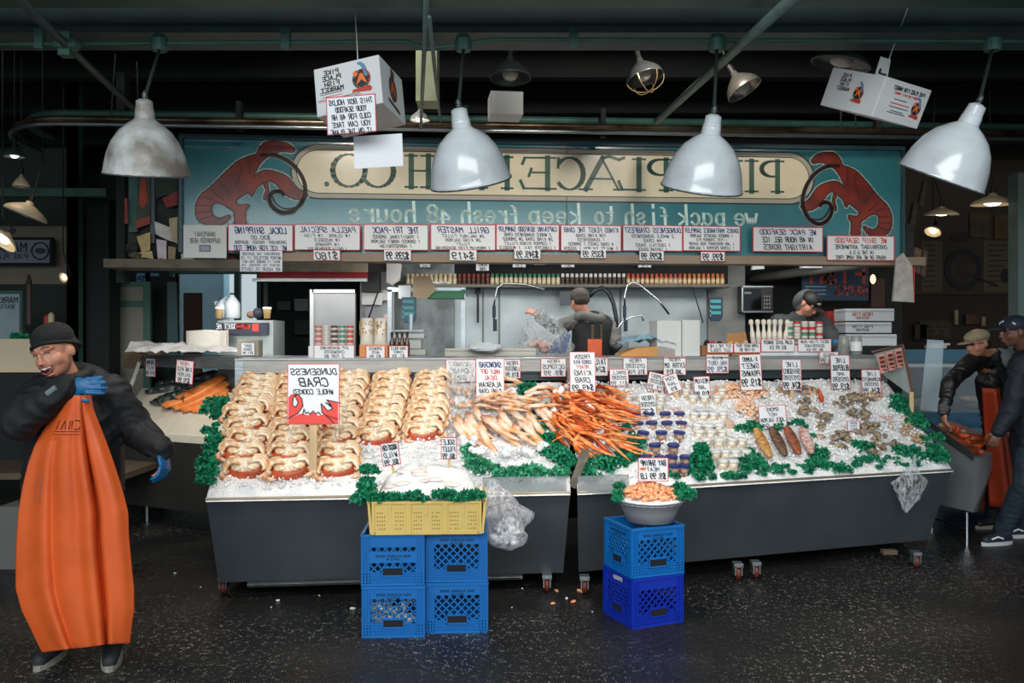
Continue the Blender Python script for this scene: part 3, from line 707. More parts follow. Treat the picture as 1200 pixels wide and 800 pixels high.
cols = [('leftmost column of crabs', [(289,555),(284,537),(293,521),(289,506),(285,491),(296,482),(300,473),(302,465),(304,457)]),
        ('second column of crabs from the left', [(340,556),(340,538),(341,523),(342,508),(343,494),(343,484),(344,474),(345,465),(346,456)]),
        ('column of crabs behind the crab sign', [(396,555),(396,537),(397,521),(398,507),(399,494),(402,483),(406,474),(408,465),(410,457),(410,450)]),
        ('fourth column of crabs from the left', [(441,518),(446,505),(450,494),(452,484),(456,474),(458,465),(459,457),(459,450)]),
        ('fifth column of crabs under the open header', [(496,512),(499,500),(501,490),(504,481),(505,472),(506,464),(507,456),(508,450)])]
for nm, pts in cols:
    for i, (px, py) in enumerate(pts):
        p, yw = bed(px, py, .045 if py > 500 else .05)
        if len(pts) - i < 3: p.z += .012
        big = 1.16
        put('cooked crab, %s from the front in the %s' % (nth(i), nm), p, (SLOPE+U(.3,.7), U(-.16,.16), yw+U(-.22,.22)), 'cooked crabs lined up on the ice', big*U(.97,1.05))
k = MB()
for nm, pts in cols:
    for px, py in pts:
        c, yw = bed(px, py, .085 if py > 500 else .09)
        if R.random() < .3: continue
        for i in range(34):
            q = c+Vector((U(-.075,.075), U(-.03,.03), 0)); q.z += -.012*abs(q.x-c.x)/.05+U(-.006,.012)-.35*(c.y-q.y); s_ = U(.006,.015)
            k.T = Matrix.Translation(q) @ Euler((U(0,6),U(0,6),U(0,6))).to_matrix().to_4x4(); k.box(-s_*.8,s_*.8,-s_*.6,s_*.6,-s_*.4,s_*.4)
tag(obj('ice_lumps', k, ICE), 'crushed ice scattered on top of the cooked crabs', 'ice', kind='stuff')
# ---------------------------------------------------------------- crab legs
def leg_me(seed, L, r, m, m2):
    rr = random.Random(seed); k = MB()
    b = rr.uniform(.25,.55)
    pts = [(0,0,0),(L*.33,rr.uniform(-.01,.01),.016),(L*.36,0,.018),(L*.66,b*.06,.012),(L*.69,b*.08,.01),(L*.9,b*.16,.003),(L,b*.24,-.004)]
    k.tube(pts, [r*.8,r*1.1,r*.85,r,r*.7,r*.55,r*.12], 8, sy=.8)
    if m2: k.cur = 1; k.tube([(0,0,-.003),(L*.3,0,.010),(L*.33,0,.011)], [r*.7,r*.98,r*.7], 8, sy=.85)
    return mesh(k, [m, m2 or m], True, 'crab_leg')
KO = mat('pale_orange_crab_leg', hx(238,164,104), .4, 0, .6, 14, .2, c2=hx(246,222,200)); KW = mat('cream_crab_meat', hx(246,226,206), .5, 0, .2, 18, .1)
KR = mat('bright_orange_crab_leg', hx(232,108,38), .35, 0, .4, 30, .3, c2=hx(248,172,110)); KR2 = mat('deep_orange_shell', hx(206,78,28), .38, 0, .4, 20, .3)
pale = [leg_me(i, .23, .018, KO, KW) for i in range(4)]; red = [leg_me(10+i, .22, .0118, KR, None) for i in range(4)]+[leg_me(15, .19, .013, KR2, None)]
def zone(px, py, x0, x1, y0, y1):
    return ['back','middle','front'][min(2, max(0, int(3*(py-y0)/(y1-y0))))]+' '+['left','centre','right'][min(2, max(0, int(3*(px-x0)/(x1-x0))))]
def leg_at(me, p, rz, rx, ry, label, group, s=1.0):
    q = 600+p.x/p.y*F, HZ-(p.z-CH)/p.y*F
    zn = zone(*q, 535, 635, 465, 515) if group.startswith('pale') else zone(*q, 645, 730, 455, 525)
    label = label.replace('ZONE', zn); group = group+', '+zn
    o = link('crab_limb', me, None, p, (rx, ry, rz)); o.scale = (s,s,s); tag(o, label, 'crab leg', group)
# pale clusters: legs fanning downwards
pl = 'pale orange and cream crab leg in the ZONE of the pale heap'
for i, px in enumerate([533,541,549,556,563,571,578,585,592,600,607,614,621,628,548,566,584,602,618,536,630]):
    py = U(484, 510); p, yw = bed(px, py, U(.05,.09)); leg_at(pale[i%4], p, yw-math.pi/2+U(-.3,.3), U(-.4,.4), .50+U(-.12,.1), pl, 'pale crab legs on ice', U(1.35,1.75))
for i in range(34):
    px = U(538,630); py = U(464, 492); p, yw = bed(px, py, U(.05,.10)); leg_at(pale[i%4], p, U(0,6.28), U(-.5,.5), U(-.3,.3), pl, 'pale crab legs on ice', U(.9,1.25))
rl = 'bright orange crab leg in the ZONE of the orange heap'
for i in range(185):
    px = U(645,718); py = U(462, 526); 
    if py > 500 and px < 655: px += 20
    p, yw = bed(px, py, U(.03,.11) if 655 < px < 715 else U(.02,.05)); leg_at(red[i%5], p, (yw-math.pi/2+U(-.6,.6)) if i % 2 else U(0,6.28), U(-.5,.5), U(.1,.55) if i % 2 else U(-.4,.4), rl, 'orange crab legs on ice', U(1.1,1.6) if i % 2 else U(.7,1.0))
for i, (px, py) in enumerate([(654,470),(668,466),(692,488),(645,498),(700,520),(706,532),(697,540)]):
    k = MB()
    for j in range(7): k.ell((U(-.03,.03),U(-.02,.02),U(-.01,.03)), (U(.016,.03),U(.014,.024),.018), 8, 5, Euler((U(0,3),U(0,3),0)), .08)
    p, yw = bed(px, py, .08); tag(obj('ice_heap', k, ICE, None, p, smooth=False), 'white lump of ice, %s from the back among the orange crab legs' % nth(i), 'ice')
for i, (px, py) in enumerate([(541,480),(572,478),(601,466),(612,484),(560,538),(590,541),(615,539),(550,528),(633,534)]):
    k = MB()
    for j in range(8): k.ell((U(-.05,.05),U(-.02,.02),U(-.01,.035)), (U(.02,.034),U(.014,.03),.022), 8, 5, Euler((U(0,3),U(0,3),0)), .08)
    p, yw = bed(px, py, .05); tag(obj('ice_heap', k, ICE, None, p, smooth=False), 'white lump of ice, %s of those among the pale crab legs' % nth(i), 'ice')
# ---------------------------------------------------------------- jars on the ice
BLUELID = mat('dark_blue_lid', hx(34,52,116), .35); BROWNG = mat('brown_pot', hx(120,62,38), .3, 0, .5, 40, c2=hx(200,170,150))
WLID = mat('white_lid', hx(226,228,230), .4); GLASSJ = mat('oyster_jar_side', hx(176,158,132), .3, 0, .6, 30, c2=hx(226,214,196)); SILV = mat('silver_can', hx(150,150,150), .3, .6)
pot = thing('blue_lidded_pot', '', 'jar')
k = MB(); k.lathe([(.026,0),(.036,.062),(.036,.066)], 16); obj('cup', k, BROWNG, pot, smooth=True)
k = MB(); k.lathe([(.040,.066),(.041,.070),(.041,.080),(.038,.083)], 16); obj('lid', k, BLUELID, pot)
pp = Placer(pot)
for r_, (py, xs) in enumerate([(459,[740,768]),(484,[744,760,780,796]),(495,[746,764,782,798]),(512,[752,775,795]),(527,[768,789]),(541,[756,772,786,804]),(552,[790,800])]):
    for c_, px in enumerate(xs):
        if r_ == 0: continue
        p, yw = bed(px, py+5, -.012 if r_ not in (1,2) else -.045); pp('dark blue lidded pot, %s from left in row %d from the back' % (nth(c_), r_), p, (.1+U(-.06,.06), U(-.12,.12), yw), 'blue lidded pots on the ice', 1.05)
jar = thing('oyster_jar', '', 'jar')
k = MB(); k.lathe([(.034,0),(.036,.004),(.036,.07),(.030,.078)], 16); obj('glass', k, GLASSJ, jar, smooth=True)
k = MB(); k.lathe([(.034,.078),(.036,.080),(.036,.094),(.034,.097)], 16); obj('lid', k, WLID, jar)
pj = Placer(jar)
rows = [('back left jar group', [(459,[715,727]),(467,[722,736,750,774]),(476,[738,746,772])]),
        ('top row by the header', [(452,[778,792,806]),(460,[790,804,818,832,846]),(468,[812,826,840])]),
        ('middle rows of white lidded jars', [(485,[812,824,836,848]),(499,[816,830,842]),(506,[818,832,846]),(519,[828,842,856,868])]),
        ('front rows of white lidded jars', [(533,[838,850,862,873]),(545,[846,858])])]
for nm, rw in rows:
    q = 0
    for py, xs in rw:
        for px in xs:
            sink = -.04 if nm.startswith('middle') and py != 519 else -.02
            p, yw = bed(px, py+6, sink); pj('white lidded oyster jar, %s in the %s' % (nth(q), nm), p, (.1+U(-.06,.06), U(-.1,.1), yw), 'white lidded jars on the ice', 1.0); q += 1
for q, (px, py, w) in enumerate([(768,478,18),(825,486,24),(830,505,18),(862,541,20)]):
    p, yw = bed(px, py, .04); k = MB(); k.box(-w/2*.0062, w/2*.0062, -.03, .03, 0, .012); tag(obj('foam_tray', k, STYRO, None, p, (SLOPE*.6,0,yw), bevel=.003), ['pale foam tray beside the blue pots at the back','flat foam tray above the middle jars','flat foam tray between the middle jars','white foam tray beside the front jars'][q], 'tray')
p, yw = bed(853, 500, .03); k = MB(); k.T = Matrix.Rotation(math.pi/2, 4, 'X'); k.lathe([(.036,0),(.038,.01),(.038,.05),(.03,.055)], 18); tag(obj('round_tub', k, mat('tub_beige', hx(210,180,160), .4), None, p, (.5,0,yw)), 'round beige tub lying on its side on the ice', 'tub')
# ---------------------------------------------------------------- smoked fillets
for i, (ax, ay, bx, by, c, c2, lb) in enumerate([(886,512,902,545,(206,158,92),(160,108,54),'golden tan'),(904,510,920,543,(122,88,66),(76,50,38),'dark brown peppered'),(922,510,936,541,(166,84,48),(104,60,40),'red brown'),(940,511,951,540,(170,110,100),(214,190,180),'mottled pink')]):
    a, yw = bed(ax, ay, .05); b, _ = bed(bx, by, .05); d = b-a; L = d.length
    k = MB(); nv = 14
    for j in range(nv):
        t = j/nv; w = .045*math.sin(math.pi*(.12+.80*(t+.04)))**.6; k.ell((0,-L*(t+.5/nv),.012-.004*abs(t-.5)), (w,L/nv*.72,.018), 12, 6, Euler((.35,0,0)))
    q = fz = obj('smoked_fillet', k, mat('fillet_%s' % lb.replace(' ','_'), hx(*c), .4, 0, .8, 28, .4, c2=hx(*c2)), None, a, smooth=True)
    q.rotation_euler = (-d.normalized()).to_track_quat('Y', 'Z').to_euler(); tag(q, lb+' smoked fish fillet on the ice by the kale', 'fish')
# ---------------------------------------------------------------- oysters and clams
OYS = mat('oyster_shell_grey', hx(176,158,136), .7, 0, .75, 45, .6, c2=hx(92,80,68)); OYS2 = mat('oyster_shell_pale', hx(200,182,156), .65, 0, .6, 40, .6, c2=hx(122,100,78)); CLAM = mat('clam_shell', hx(212,184,146), .55, 0, .5, 60, .3, c2=hx(160,120,84))
oy = []
for i in range(5):
    rr = R; k = MB(); k.ell((0,0,0), (.048,.03,.017), 12, 7, None, .16); k.ell((.006,.002,.011), (.036,.024,.012), 10, 6, None, .2); oy.append(mesh(k, [OYS, OYS2][i % 2], False, 'oyster'))
cl = []
for i in range(2):
    k = MB(); k.ell((0,0,0), (.024,.019,.012), 10, 6, None, .05); cl.append(mesh(k, CLAM, True, 'clam'))
def shells(nm, meshes, cx, cy, rx, ry, n, up, lab, cat, grp, s=1.0):
    for i in range(n):
        a = U(0, 6.28); q = math.sqrt(U(0,1)); px = cx+rx*q*math.cos(a); py = cy+ry*q*math.sin(a); p, yw = bed(px, py, .022+up*(1-q)*U(.4,1))
        o = link(nm, R.choice(meshes), None, p, (SLOPE+U(-.5,.5), U(-.5,.5), U(0,6.28))); o.scale = (s*U(.62,1.0),)*3; tag(o, lab, cat, grp)
for cx, cy, rx, ry, n, up, lb in [(948,480,14,9,11,.04,'oyster in the cluster beside the orange claw'),(947,462,10,6,6,.03,'oyster in the small cluster above the claw'),(966,492,7,10,5,.02,'oyster in the short row below the orange claw'),(1000,474,22,10,20,.05,'oyster in the big cluster below the tall oyster card'),(1006,490,14,6,8,.03,'oyster at the foot of the big back cluster'),
        (1018,506,16,8,14,.04,'oyster in the cluster right of the small blue card'),(1032,516,10,5,6,.02,'dark oyster right of the small blue card'),(985,520,12,10,12,.05,'oyster in the front middle cluster'),(963,508,7,10,5,.02,'oyster left of the front middle cluster'),(1024,530,12,8,8,.03,'oyster in the front right cluster'),(1044,524,10,3,4,.02,'oyster at the end of the front right cluster')]:
    shells('oyster', oy, cx, cy, rx, ry, n, up, lb, 'oyster', lb.replace('oyster in','oysters in'))
shells('clam', cl, 1022, 466, 14, 6, 26, .02, 'small tan clam by the back right card', 'clam', 'clams at the back right')
shells('clam', cl, 1062, 502, 8, 12, 26, .02, 'small tan clam along the right kale edge', 'clam', 'clams along the right edge')
shells('clam', cl, 1075, 517, 7, 6, 14, .02, 'small tan clam near the front right corner', 'clam', 'clams near the front right corner')
shells('clam', cl, 918, 462, 9, 5, 14, .03, 'small tan clam left of the oysters', 'clam', 'clams left of the oysters')
# prawns
PRW = mat('pale_prawn', hx(242,214,186), .4, 0, .4, 30, c2=hx(230,168,128))
def prawn_me(m, L=.06, r=.010):
    k = MB(); pts = []; rs = []
    for j in range(8):
        t = j/7; a = t*2.6; pts.append((L*.42*math.cos(a), L*.42*math.sin(a), .002*math.sin(t*9))); rs.append(r*(.75+.5*math.sin(t*2.6+.3)) if j < 7 else r*.35)
    k.tube(pts, rs, 7); e = Vector(pts[-1]); k.add([e, e+Vector((-.004,-.014,.003)), e+Vector((.006,-.015,-.002))], [(0,1,2)])
    return mesh(k, m, True, 'prawn')
pm = prawn_me(PRW)
def prawns(me, n, cx, cy, rx, ry, up, lab, grp, s=1.0, tilt=0.0):
    for i in range(n):
        a = U(0, 6.28); q = math.sqrt(U(0,1)); dx = rx*q*math.cos(a); dy = ry*q*math.sin(a); p, yw = bed(cx+dx+dy*tilt, cy+dy, .012+up*(1-q)*U(.3,1))
        o = link('prawn', me, None, p, (U(-.5,.9), U(-.5,.5), U(0,6.28))); o.scale = (s*U(.85,1.2),)*3; tag(o, lab, 'prawn', grp)
prawns(pm, 90, 866, 462, 34, 8, .05, 'pale pink prawn in the drift below the tall white cards', 'pale prawns in the upper drift')
prawns(pm, 42, 876, 482, 12, 11, .03, 'pale pink prawn in the drift left of the smoked fish card', 'pale prawns beside the fish card', 1.0, .6)
# orange claws standing in the ice
for i, (px, py, s, c) in enumerate([(964,474,1.3,KR2),(957,466,.8,CLEG2),(951,464,.7,CLEG2)]):
    p, yw = bed(px, py, 0); k = MB(); k.tube([(0,0,0),(-.004,0,.04),(-.01,0,.08),(-.018,0,.11)], [.010,.017,.011,.002], 8)
    tag(obj('claw', k, c, None, p, (0,-.1,0), smooth=True), ['bright orange claw standing in the ice','short claw tip behind the orange claw','short leftmost claw tip among the oysters'][i], 'claw'); bpy.context.collection.objects[-1].scale = (s,s,s)
# clear acrylic guards along the front lips
ACR = mat('clear_acrylic', hx(150,160,162), .2, 0, alpha=.5)
for i, (pa, pb, T, lb) in enumerate([(566,664,T1,'clear acrylic guard on the front lip below the pale crab legs'),(678,738,T2,'clear acrylic guard on the front lip below the orange crab legs')]):
    a, _ = (T.p(*T.solve(pa,575)), 0); b = T.p(*T.solve(pb,575)); d = b-a; L = math.hypot(d.x,d.y)
    k = MB(); k.box(0,L,0,.006,0,.12); k.box(0,L,0,.012,.114,.12); tag(obj('acrylic_guard', k, ACR, None, (a.x,a.y,.63), (-.15,0,math.atan2(d.y,d.x))), lb, 'guard')
p, yw = bed(674, 560, 0.0); k = MB(); k.T = Matrix.Rotation(.35, 4, 'Y'); k.box(-.025,.025,-.008,.008,-.06,.2); tag(obj('wooden_wedge', k, mat('grey_old_wood', hx(120,112,96), .7, 0, .4, 14, .2), None, (p.x,p.y-.02,p.z)), 'grey wooden slat leaning in the gap between the two tables', 'slat')
p, yw = bed(1068, 488, 0); k = MB(); k.box(-.016,.016,-.006,.006,-.05,.2); tag(obj('wood_stake', k, WOOD, None, p), 'pale bare wooden stake in the kale at the right', 'stake')
# ================================================================ THE SALMON CASE AT THE LEFT
sc = thing('salmon_case', 'left steel display case with salmon fillets, set back behind the worker', 'case', (-2.7,7.3,0))
oc = Vector((-2.7,7.3,0)); A0 = Vector((-3.55,7.62,0)); A1 = Vector((-2.28,7.0,0)); B0 = Vector((-3.62,8.35,0)); B1 = Vector((-2.2,7.45,0))
def lc(v, z): return (v.x-oc.x, v.y-oc.y, z)
k = MB(); k.hexa([lc(A0,.16),lc(A1,.16),lc(B1,.16),lc(B0,.16),lc(A0,.74),lc(A1,.74),lc(B1,.74),lc(B0,.74)]); obj('cabinet_body', k, mat('dark_brown_panel', hx(48,46,44), .5, .2, .2, 3), sc)
k = MB(); k.add([lc(A0,.74),lc(A1,.74),lc(A1,.80),lc(A0,.80),lc(B0,.74),lc(B1,.74),lc(B1,1.14),lc(B0,1.14)], [(0,1,2,3),(3,2,6,7),(0,3,7,4),(1,5,6,2),(4,7,6,5)]); obj('ice_slope', k, mat('cream_ice', hx(214,206,188), .5, 0, .08, 14, .3, 60), sc)
k = MB(); hB0 = Vector((-3.5,8.05,0)); hB1 = Vector((-2.12,7.1,0))
k.hexa([lc(hB0,1.36),lc(hB1,1.36),lc(hB1+Vector((.02,.03,0)),1.36),lc(hB0+Vector((.02,.03,0)),1.36),lc(hB0,1.45),lc(hB1,1.45),lc(hB1+Vector((.02,.03,0)),1.45),lc(hB0+Vector((.02,.03,0)),1.45)])
obj('header', k, STEEL, sc)
k = MB(); k.hexa([lc(hB0,1.45),lc(hB1,1.45),lc(hB1+Vector((.35,.5,0)),1.45),lc(hB0+Vector((.35,.5,0)),1.45),lc(hB0,1.47),lc(hB1,1.47),lc(hB1+Vector((.35,.5,0)),1.47),lc(hB0+Vector((.35,.5,0)),1.47)]); obj('counter_top', k, STEEL, sc)
k = MB(); k.tube([lc(A0,.80), lc(hB0,1.45)], .022, 4); k.tube([lc(A1,.80), lc(hB1,1.45)], .024, 4); obj('glass_frame', k, mat('pale_frame', hx(160,160,154), .5, .1), sc)
k = MB(); a1 = Vector((-3.25,7.6,0)); 
for q in (a1, Vector((-2.45,7.25,0))): k.tube([lc(q,0), lc(q,.16)], .014, 8)
obj('leg', k, STEEL, sc)
SAL = mat('salmon_flesh', hx(238,124,50), .4, 0, .55, 7, .2, c2=hx(238,156,96), stretch=(1,6,1))
def case_pt(px, py):
    # intersect the view ray with the sloping cream surface of the case
    n = (Vector(lc(A1,.8))-Vector(lc(A0,.8))).cross(Vector(lc(B0,1.14))-Vector(lc(A0,.8))); o = Vector(lc(A0,.8))+oc
    d = at(px, py, 1.0)-Vector((0,0,CH)); t = (o-Vector((0,0,CH))).dot(n)/d.dot(n); return Vector((0,0,CH))+d*t
for i, (ax, ay, bx, by, w) in enumerate([(262,452,192,488,.11),(268,458,204,489,.10),(268,464,214,490,.10),(269,470,225,489,.09),(266,478,232,488,.08)]):
    a = case_pt(ax, ay); b = case_pt(bx, by); d = b-a; L = d.length; k = MB()
    k.grid(lambda s, t: ((s-.5)*w*3.4*max(.12, math.sin(math.pi*(.1+.84*t))**.6), t*L, .02+.03*math.sin(math.pi*s)), 12, 16)
    o = obj('salmon_fillet', k, SAL, None, a+Vector((0,0,.02+.012*(4-i))), smooth=True); o.rotation_euler = d.normalized().to_track_quat('Y','Z').to_euler()
    m = o.modifiers.new('s','SOLIDIFY'); m.thickness = .02
    tag(o, 'orange salmon fillet, %s from the back in the left case' % nth(i), 'fish', 'salmon fillets in the left case')
FSILV = mat('silver_fish', hx(120,128,126), .3, .3, .6, 9, .2, c2=hx(52,60,60))
fish = MB()
fish.chain([(0,0,0),(.08,0,.006),(.2,0,.008),(.32,0,.004),(.42,0,0)], [.018,.036,.046,.03,.010], 10)
fm = mesh(fish, FSILV, True, 'whole_fish')
for i, (px, py, rz) in enumerate([(172,465,.3),(178,478,-.2),(188,472,.1),(205,462,.4),(215,452,.2),(196,484,1.0),(230,448,.1),(184,456,.5)]):
    p = case_pt(px, py); o = link('whole_fish', fm, None, p+Vector((0,0,.05)), (0,-.1,rz-.4)); tag(o, 'silver whole fish, %s of those heaped behind the salmon fillets' % nth(i), 'fish', 'whole fish in the left case')
    k = MB(); k.prism([(.42,0),(.5,.045),(.48,0),(.5,-.045)], -.004, .004); obj('tail', k, FSILV, o)
    k = MB(); k.ell((.0,-.02,.012), .007, 6, 4); obj('eye', k, DARK, o)
# ================================================================ CARDS
def card(label, px0, px1, py0, py1, Y, lines, yaw=0.0, roll=0.0, lean=0.0, edge=True, stake=None, fr=None, back=0.05, art=None, name='price_card', face=None):
    """lines: (text, ink, height share, width share); stacked from the top. The card is a thin board with a red rim strip."""
    if fr is not None:
        a = fr.pt(px0, py1, -back); b = fr.pt(px1, py1, -back); t = fr.pt(px0, py0, -back); yaw = fr.yaw
    else: a = at(px0, py1, Y); b = at(px1, py1, Y); t = at(px0, py0, Y)
    w = (b-a).length if fr is not None else (b.x-a.x)/max(.5, math.cos(yaw)); h = t.z-a.z; c = (a+b)/2
    k = MB(); k.box(-w/2, w/2, 0, .004, 0, h)
    o = obj(name, k, face or CARD, None, c, (lean, roll, yaw)); tag(o, label, 'card')
    if edge:
        k = MB(); e = max(.0036, w*.012)
        k.box(-w/2-e*.3, w/2+e*.3, -.0015, .0035, h-e, h+.0008); k.box(-w/2-e*.3, w/2+e*.3, -.0015, .0035, -.0008, e*.8); k.box(-w/2-e*.4, -w/2+e*.7, -.0015, .0035, 0, h); k.box(w/2-e*.7, w/2+e*.4, -.0015, .0035, 0, h)
        obj('rim', k, CARDRED, o)
    top = h*.95; groups = {}
    for tx, ink, hs, ws in lines:
        lh = h*hs; groups.setdefault(ink, MB())
        if tx: write(groups[ink], tx, 0, top-lh*.86, lh*.66, w*ws, lh*.105, -.0026)
        top -= lh
    for ink, mb_ in groups.items():
        if mb_.v: obj('lettering', mb_, ink, o)
    if stake:
        k = MB(); k.box(-stake[0]/2, stake[0]/2, .005, .017, -stake[1], h*.6); obj('stake', k, WOOD, o)
    if art: art(o, w, h)
    return o
I_, B_, R_ = INK, BLUEINK, REDINK
# cards pinned along the bottom of the big sign
S_ = dict(fr=FS, Y=0, back=.07)
c0 = card('plain white printed notice with a small framed picture, left end of the sign', 218,268,265,303, lines=[('',I_,.12,1),('SNAPCHAT',mat('grey_print',hx(120,118,112),.6),.2,.5),('SUPPORTED HERE',mat('grey_print',hx(120,118,112),.6),.2,.72)], edge=False, face=mat('grey_white_card', hx(206,208,204), .6), **S_)
k = MB(); k.box(-.045,.045,-.002,0,.05,.105); q = obj('framed_picture', k, mat('blue_grey_print', hx(84,92,108), .6), c0); k = MB(); k.box(-.036,.036,-.003,-.002,.058,.097); obj('picture', k, mat('pale_print', hx(150,154,160), .6), c0)
card('white hand-lettered card reading LOCAL SHIPPING on the sign', 270,345,264,295, lines=[('LOCAL SHIPPING',B_,.34,.8),('$30.00',I_,.2,.3),('OVERNIGHT  PACKED  SEAFOOD',I_,.16,.8),('WE ICE FOR HOME TOO',B_,.26,.82)], **S_)
card('white card reading PAELLA SPECIAL on the sign', 347,423,264,294, lines=[('PAELLA SPECIAL',B_,.3,.86),('1# CLAMS  1# FISH',I_,.17,.72),('1# MUSSELS',I_,.17,.4),('1# PRAWNS',I_,.17,.4),('1 PAELLA SEASONING MIX',I_,.15,.6)], **S_)
card('white card reading THE TRI-PACK on the sign', 427,502,264,294, lines=[('THE TRI-PACK',B_,.34,.72),('1 TRADITIONAL SMOKED',I_,.18,.72),('1 SMOKED HONEY SALMON',I_,.18,.76),('1 HORSERADISH',I_,.18,.5)], **S_)
card('white card reading GRILL MASTER on the sign', 505,580,264,294, lines=[('GRILL MASTER',B_,.32,.8),('2# HALIBUT FILLET',I_,.16,.66),('2# KING SALMON',I_,.16,.55),('FILLET',I_,.14,.25),('1 PREMIUM FISH SEASONING',I_,.16,.85)], **S_)
card('white card reading CAPTAINS SAMPLER on the sign', 581,654,264,294, lines=[('CAPTAINS SEAFOOD SAMPLER',B_,.26,.92),('2 WHOLE DUNGENESS CRAB',I_,.17,.75),('2# KING CRAB 2# SMOKED',I_,.17,.8),('1 COPPER RIVER FILLET',I_,.17,.75),('1 LOBSTER TAIL 1 MUSSELS',I_,.17,.9)], **S_)
card('white card reading KINGS FEAST on the sign', 656,726,265,295, lines=[('KINGS FEAST THE CRAB',B_,.26,.9),('10# KING CRAB',I_,.17,.5),('1 DUNGENESS',I_,.16,.5),('4 CRAB CAKES 1 SMOKED',I_,.17,.75),('1 WHITE SALMON 1 DOZEN',I_,.17,.9)], **S_)
card('white card reading DUNGENESS CRABFEST on the sign', 728,797,265,295, lines=[('DUNGENESS CRABFEST',B_,.28,.95),('2 WHOLE DUNGENESS',I_,.18,.72),('4# CRAB',I_,.17,.35),('1 COCKTAIL SAUCE',I_,.17,.6),('1 TARTAR SAUCE',I_,.16,.5)], **S_)
card('white card reading DAVES MARINADES SAMPLER on the sign', 798,864,266,295, lines=[('DAVES MARINADES SAMPLER',B_,.25,.94),('1 SMOKED SOCKEYE SALMON',I_,.17,.75),('1 PINT CHOWDER MIX',I_,.15,.55),('1 JAR ROSEMARY RUB SAVOR',I_,.17,.8),('1 LEMON PEPPER 1 SALMON',I_,.17,.8)], **S_)
card('white card reading WE PACK SEAFOOD on the sign', 879,960,267,296, lines=[('WE PACK SEAFOOD',B_,.3,.82),('IN 48 HOUR GEL ICE',I_,.3,.75),('AIRTIGHT BOXES',I_,.3,.7)], **S_)
card('white card reading WE SHIP SEAFOOD, lower right end of the sign', 965,1043,277,306, lines=[('WE SHIP SEAFOOD',R_,.28,.78),('OVERNIGHT ANYWHERE',I_,.24,.78),('IN THE U.S.A.',I_,.2,.4),('HOURS OR WE ARE HOME FREE',I_,.2,.75)], **S_)
card('small densely lettered blue-black card hanging under the LOCAL SHIPPING card', 284,333,295,319, lines=[('OVERNIGHT THE SEAFOOD',B_,.18,.9),('NEVER SETTLES IT IS',I_,.2,.95),('WHAT IT SHOWS YOU GET',I_,.17,.9),('READY TO TRAVEL IN',I_,.17,.9),('48 HOUR FLIGHTS',B_,.22,.95)], edge=False, fr=FS, Y=0, back=.08)
for lb, x0, x1, y0, y1, tx in [('$180 under the paella card',369,400,294,306,'$180'),('$239.99 under the tri-pack card',451,482,294,306,'$239.99'),('$419 under the grill master card',527,558,294,306,'$419'),('$349.99 under the captains card',602,632,293,304,'$349.99'),('$329.99 under the kings feast card',679,708,293,303,'$329.99'),('$299.99 under the crabfest card',747,775,295,306,'$299.99'),('$99.99 under the marinades card',818,846,296,307,'$99.99')]:
    card('small white price tag reading '+lb, x0,x1,y0,y1, lines=[(tx,I_,.95,.85)], edge=tx in ('$180','$99.99'), fr=FS, Y=0, back=.08)
for lb, x0, x1, y0, y1, tx in [('leftmost small tag on the bottle shelf',492,504,305,313,'SPICE'),('small tag under the grill card',558,573,306,317,'RUBS'),('small tag below the $349.99 tag',601,616,304,313,'5.99'),('tilted tag right of the $349.99 tag',626,640,302,310,'3 FOR 10'),('small tag below the kings feast card',658,673,304,313,'SALT'),('tag hanging from the crabfest price',748,763,306,313,'6.99')]:
    card('tiny white '+lb.replace('small tag','tag'), x0,x1,y0,y1, Y=8.75, lines=[(tx,I_,.55,.7),(tx[:4],I_,.4,.5)], edge=False)
card('white tag reading SEASONINGS over the red capped bottles', 768,796,325,334, Y=8.8, lines=[('SEASONINGS',I_,.5,.9),('5.99',I_,.4,.3)], edge=False)
card('white tag over the left end of the bottle shelf', 499,526,330,338, Y=8.75, lines=[('SMOKED SALMON',I_,.5,.9),('RUB',I_,.4,.3)], edge=False)
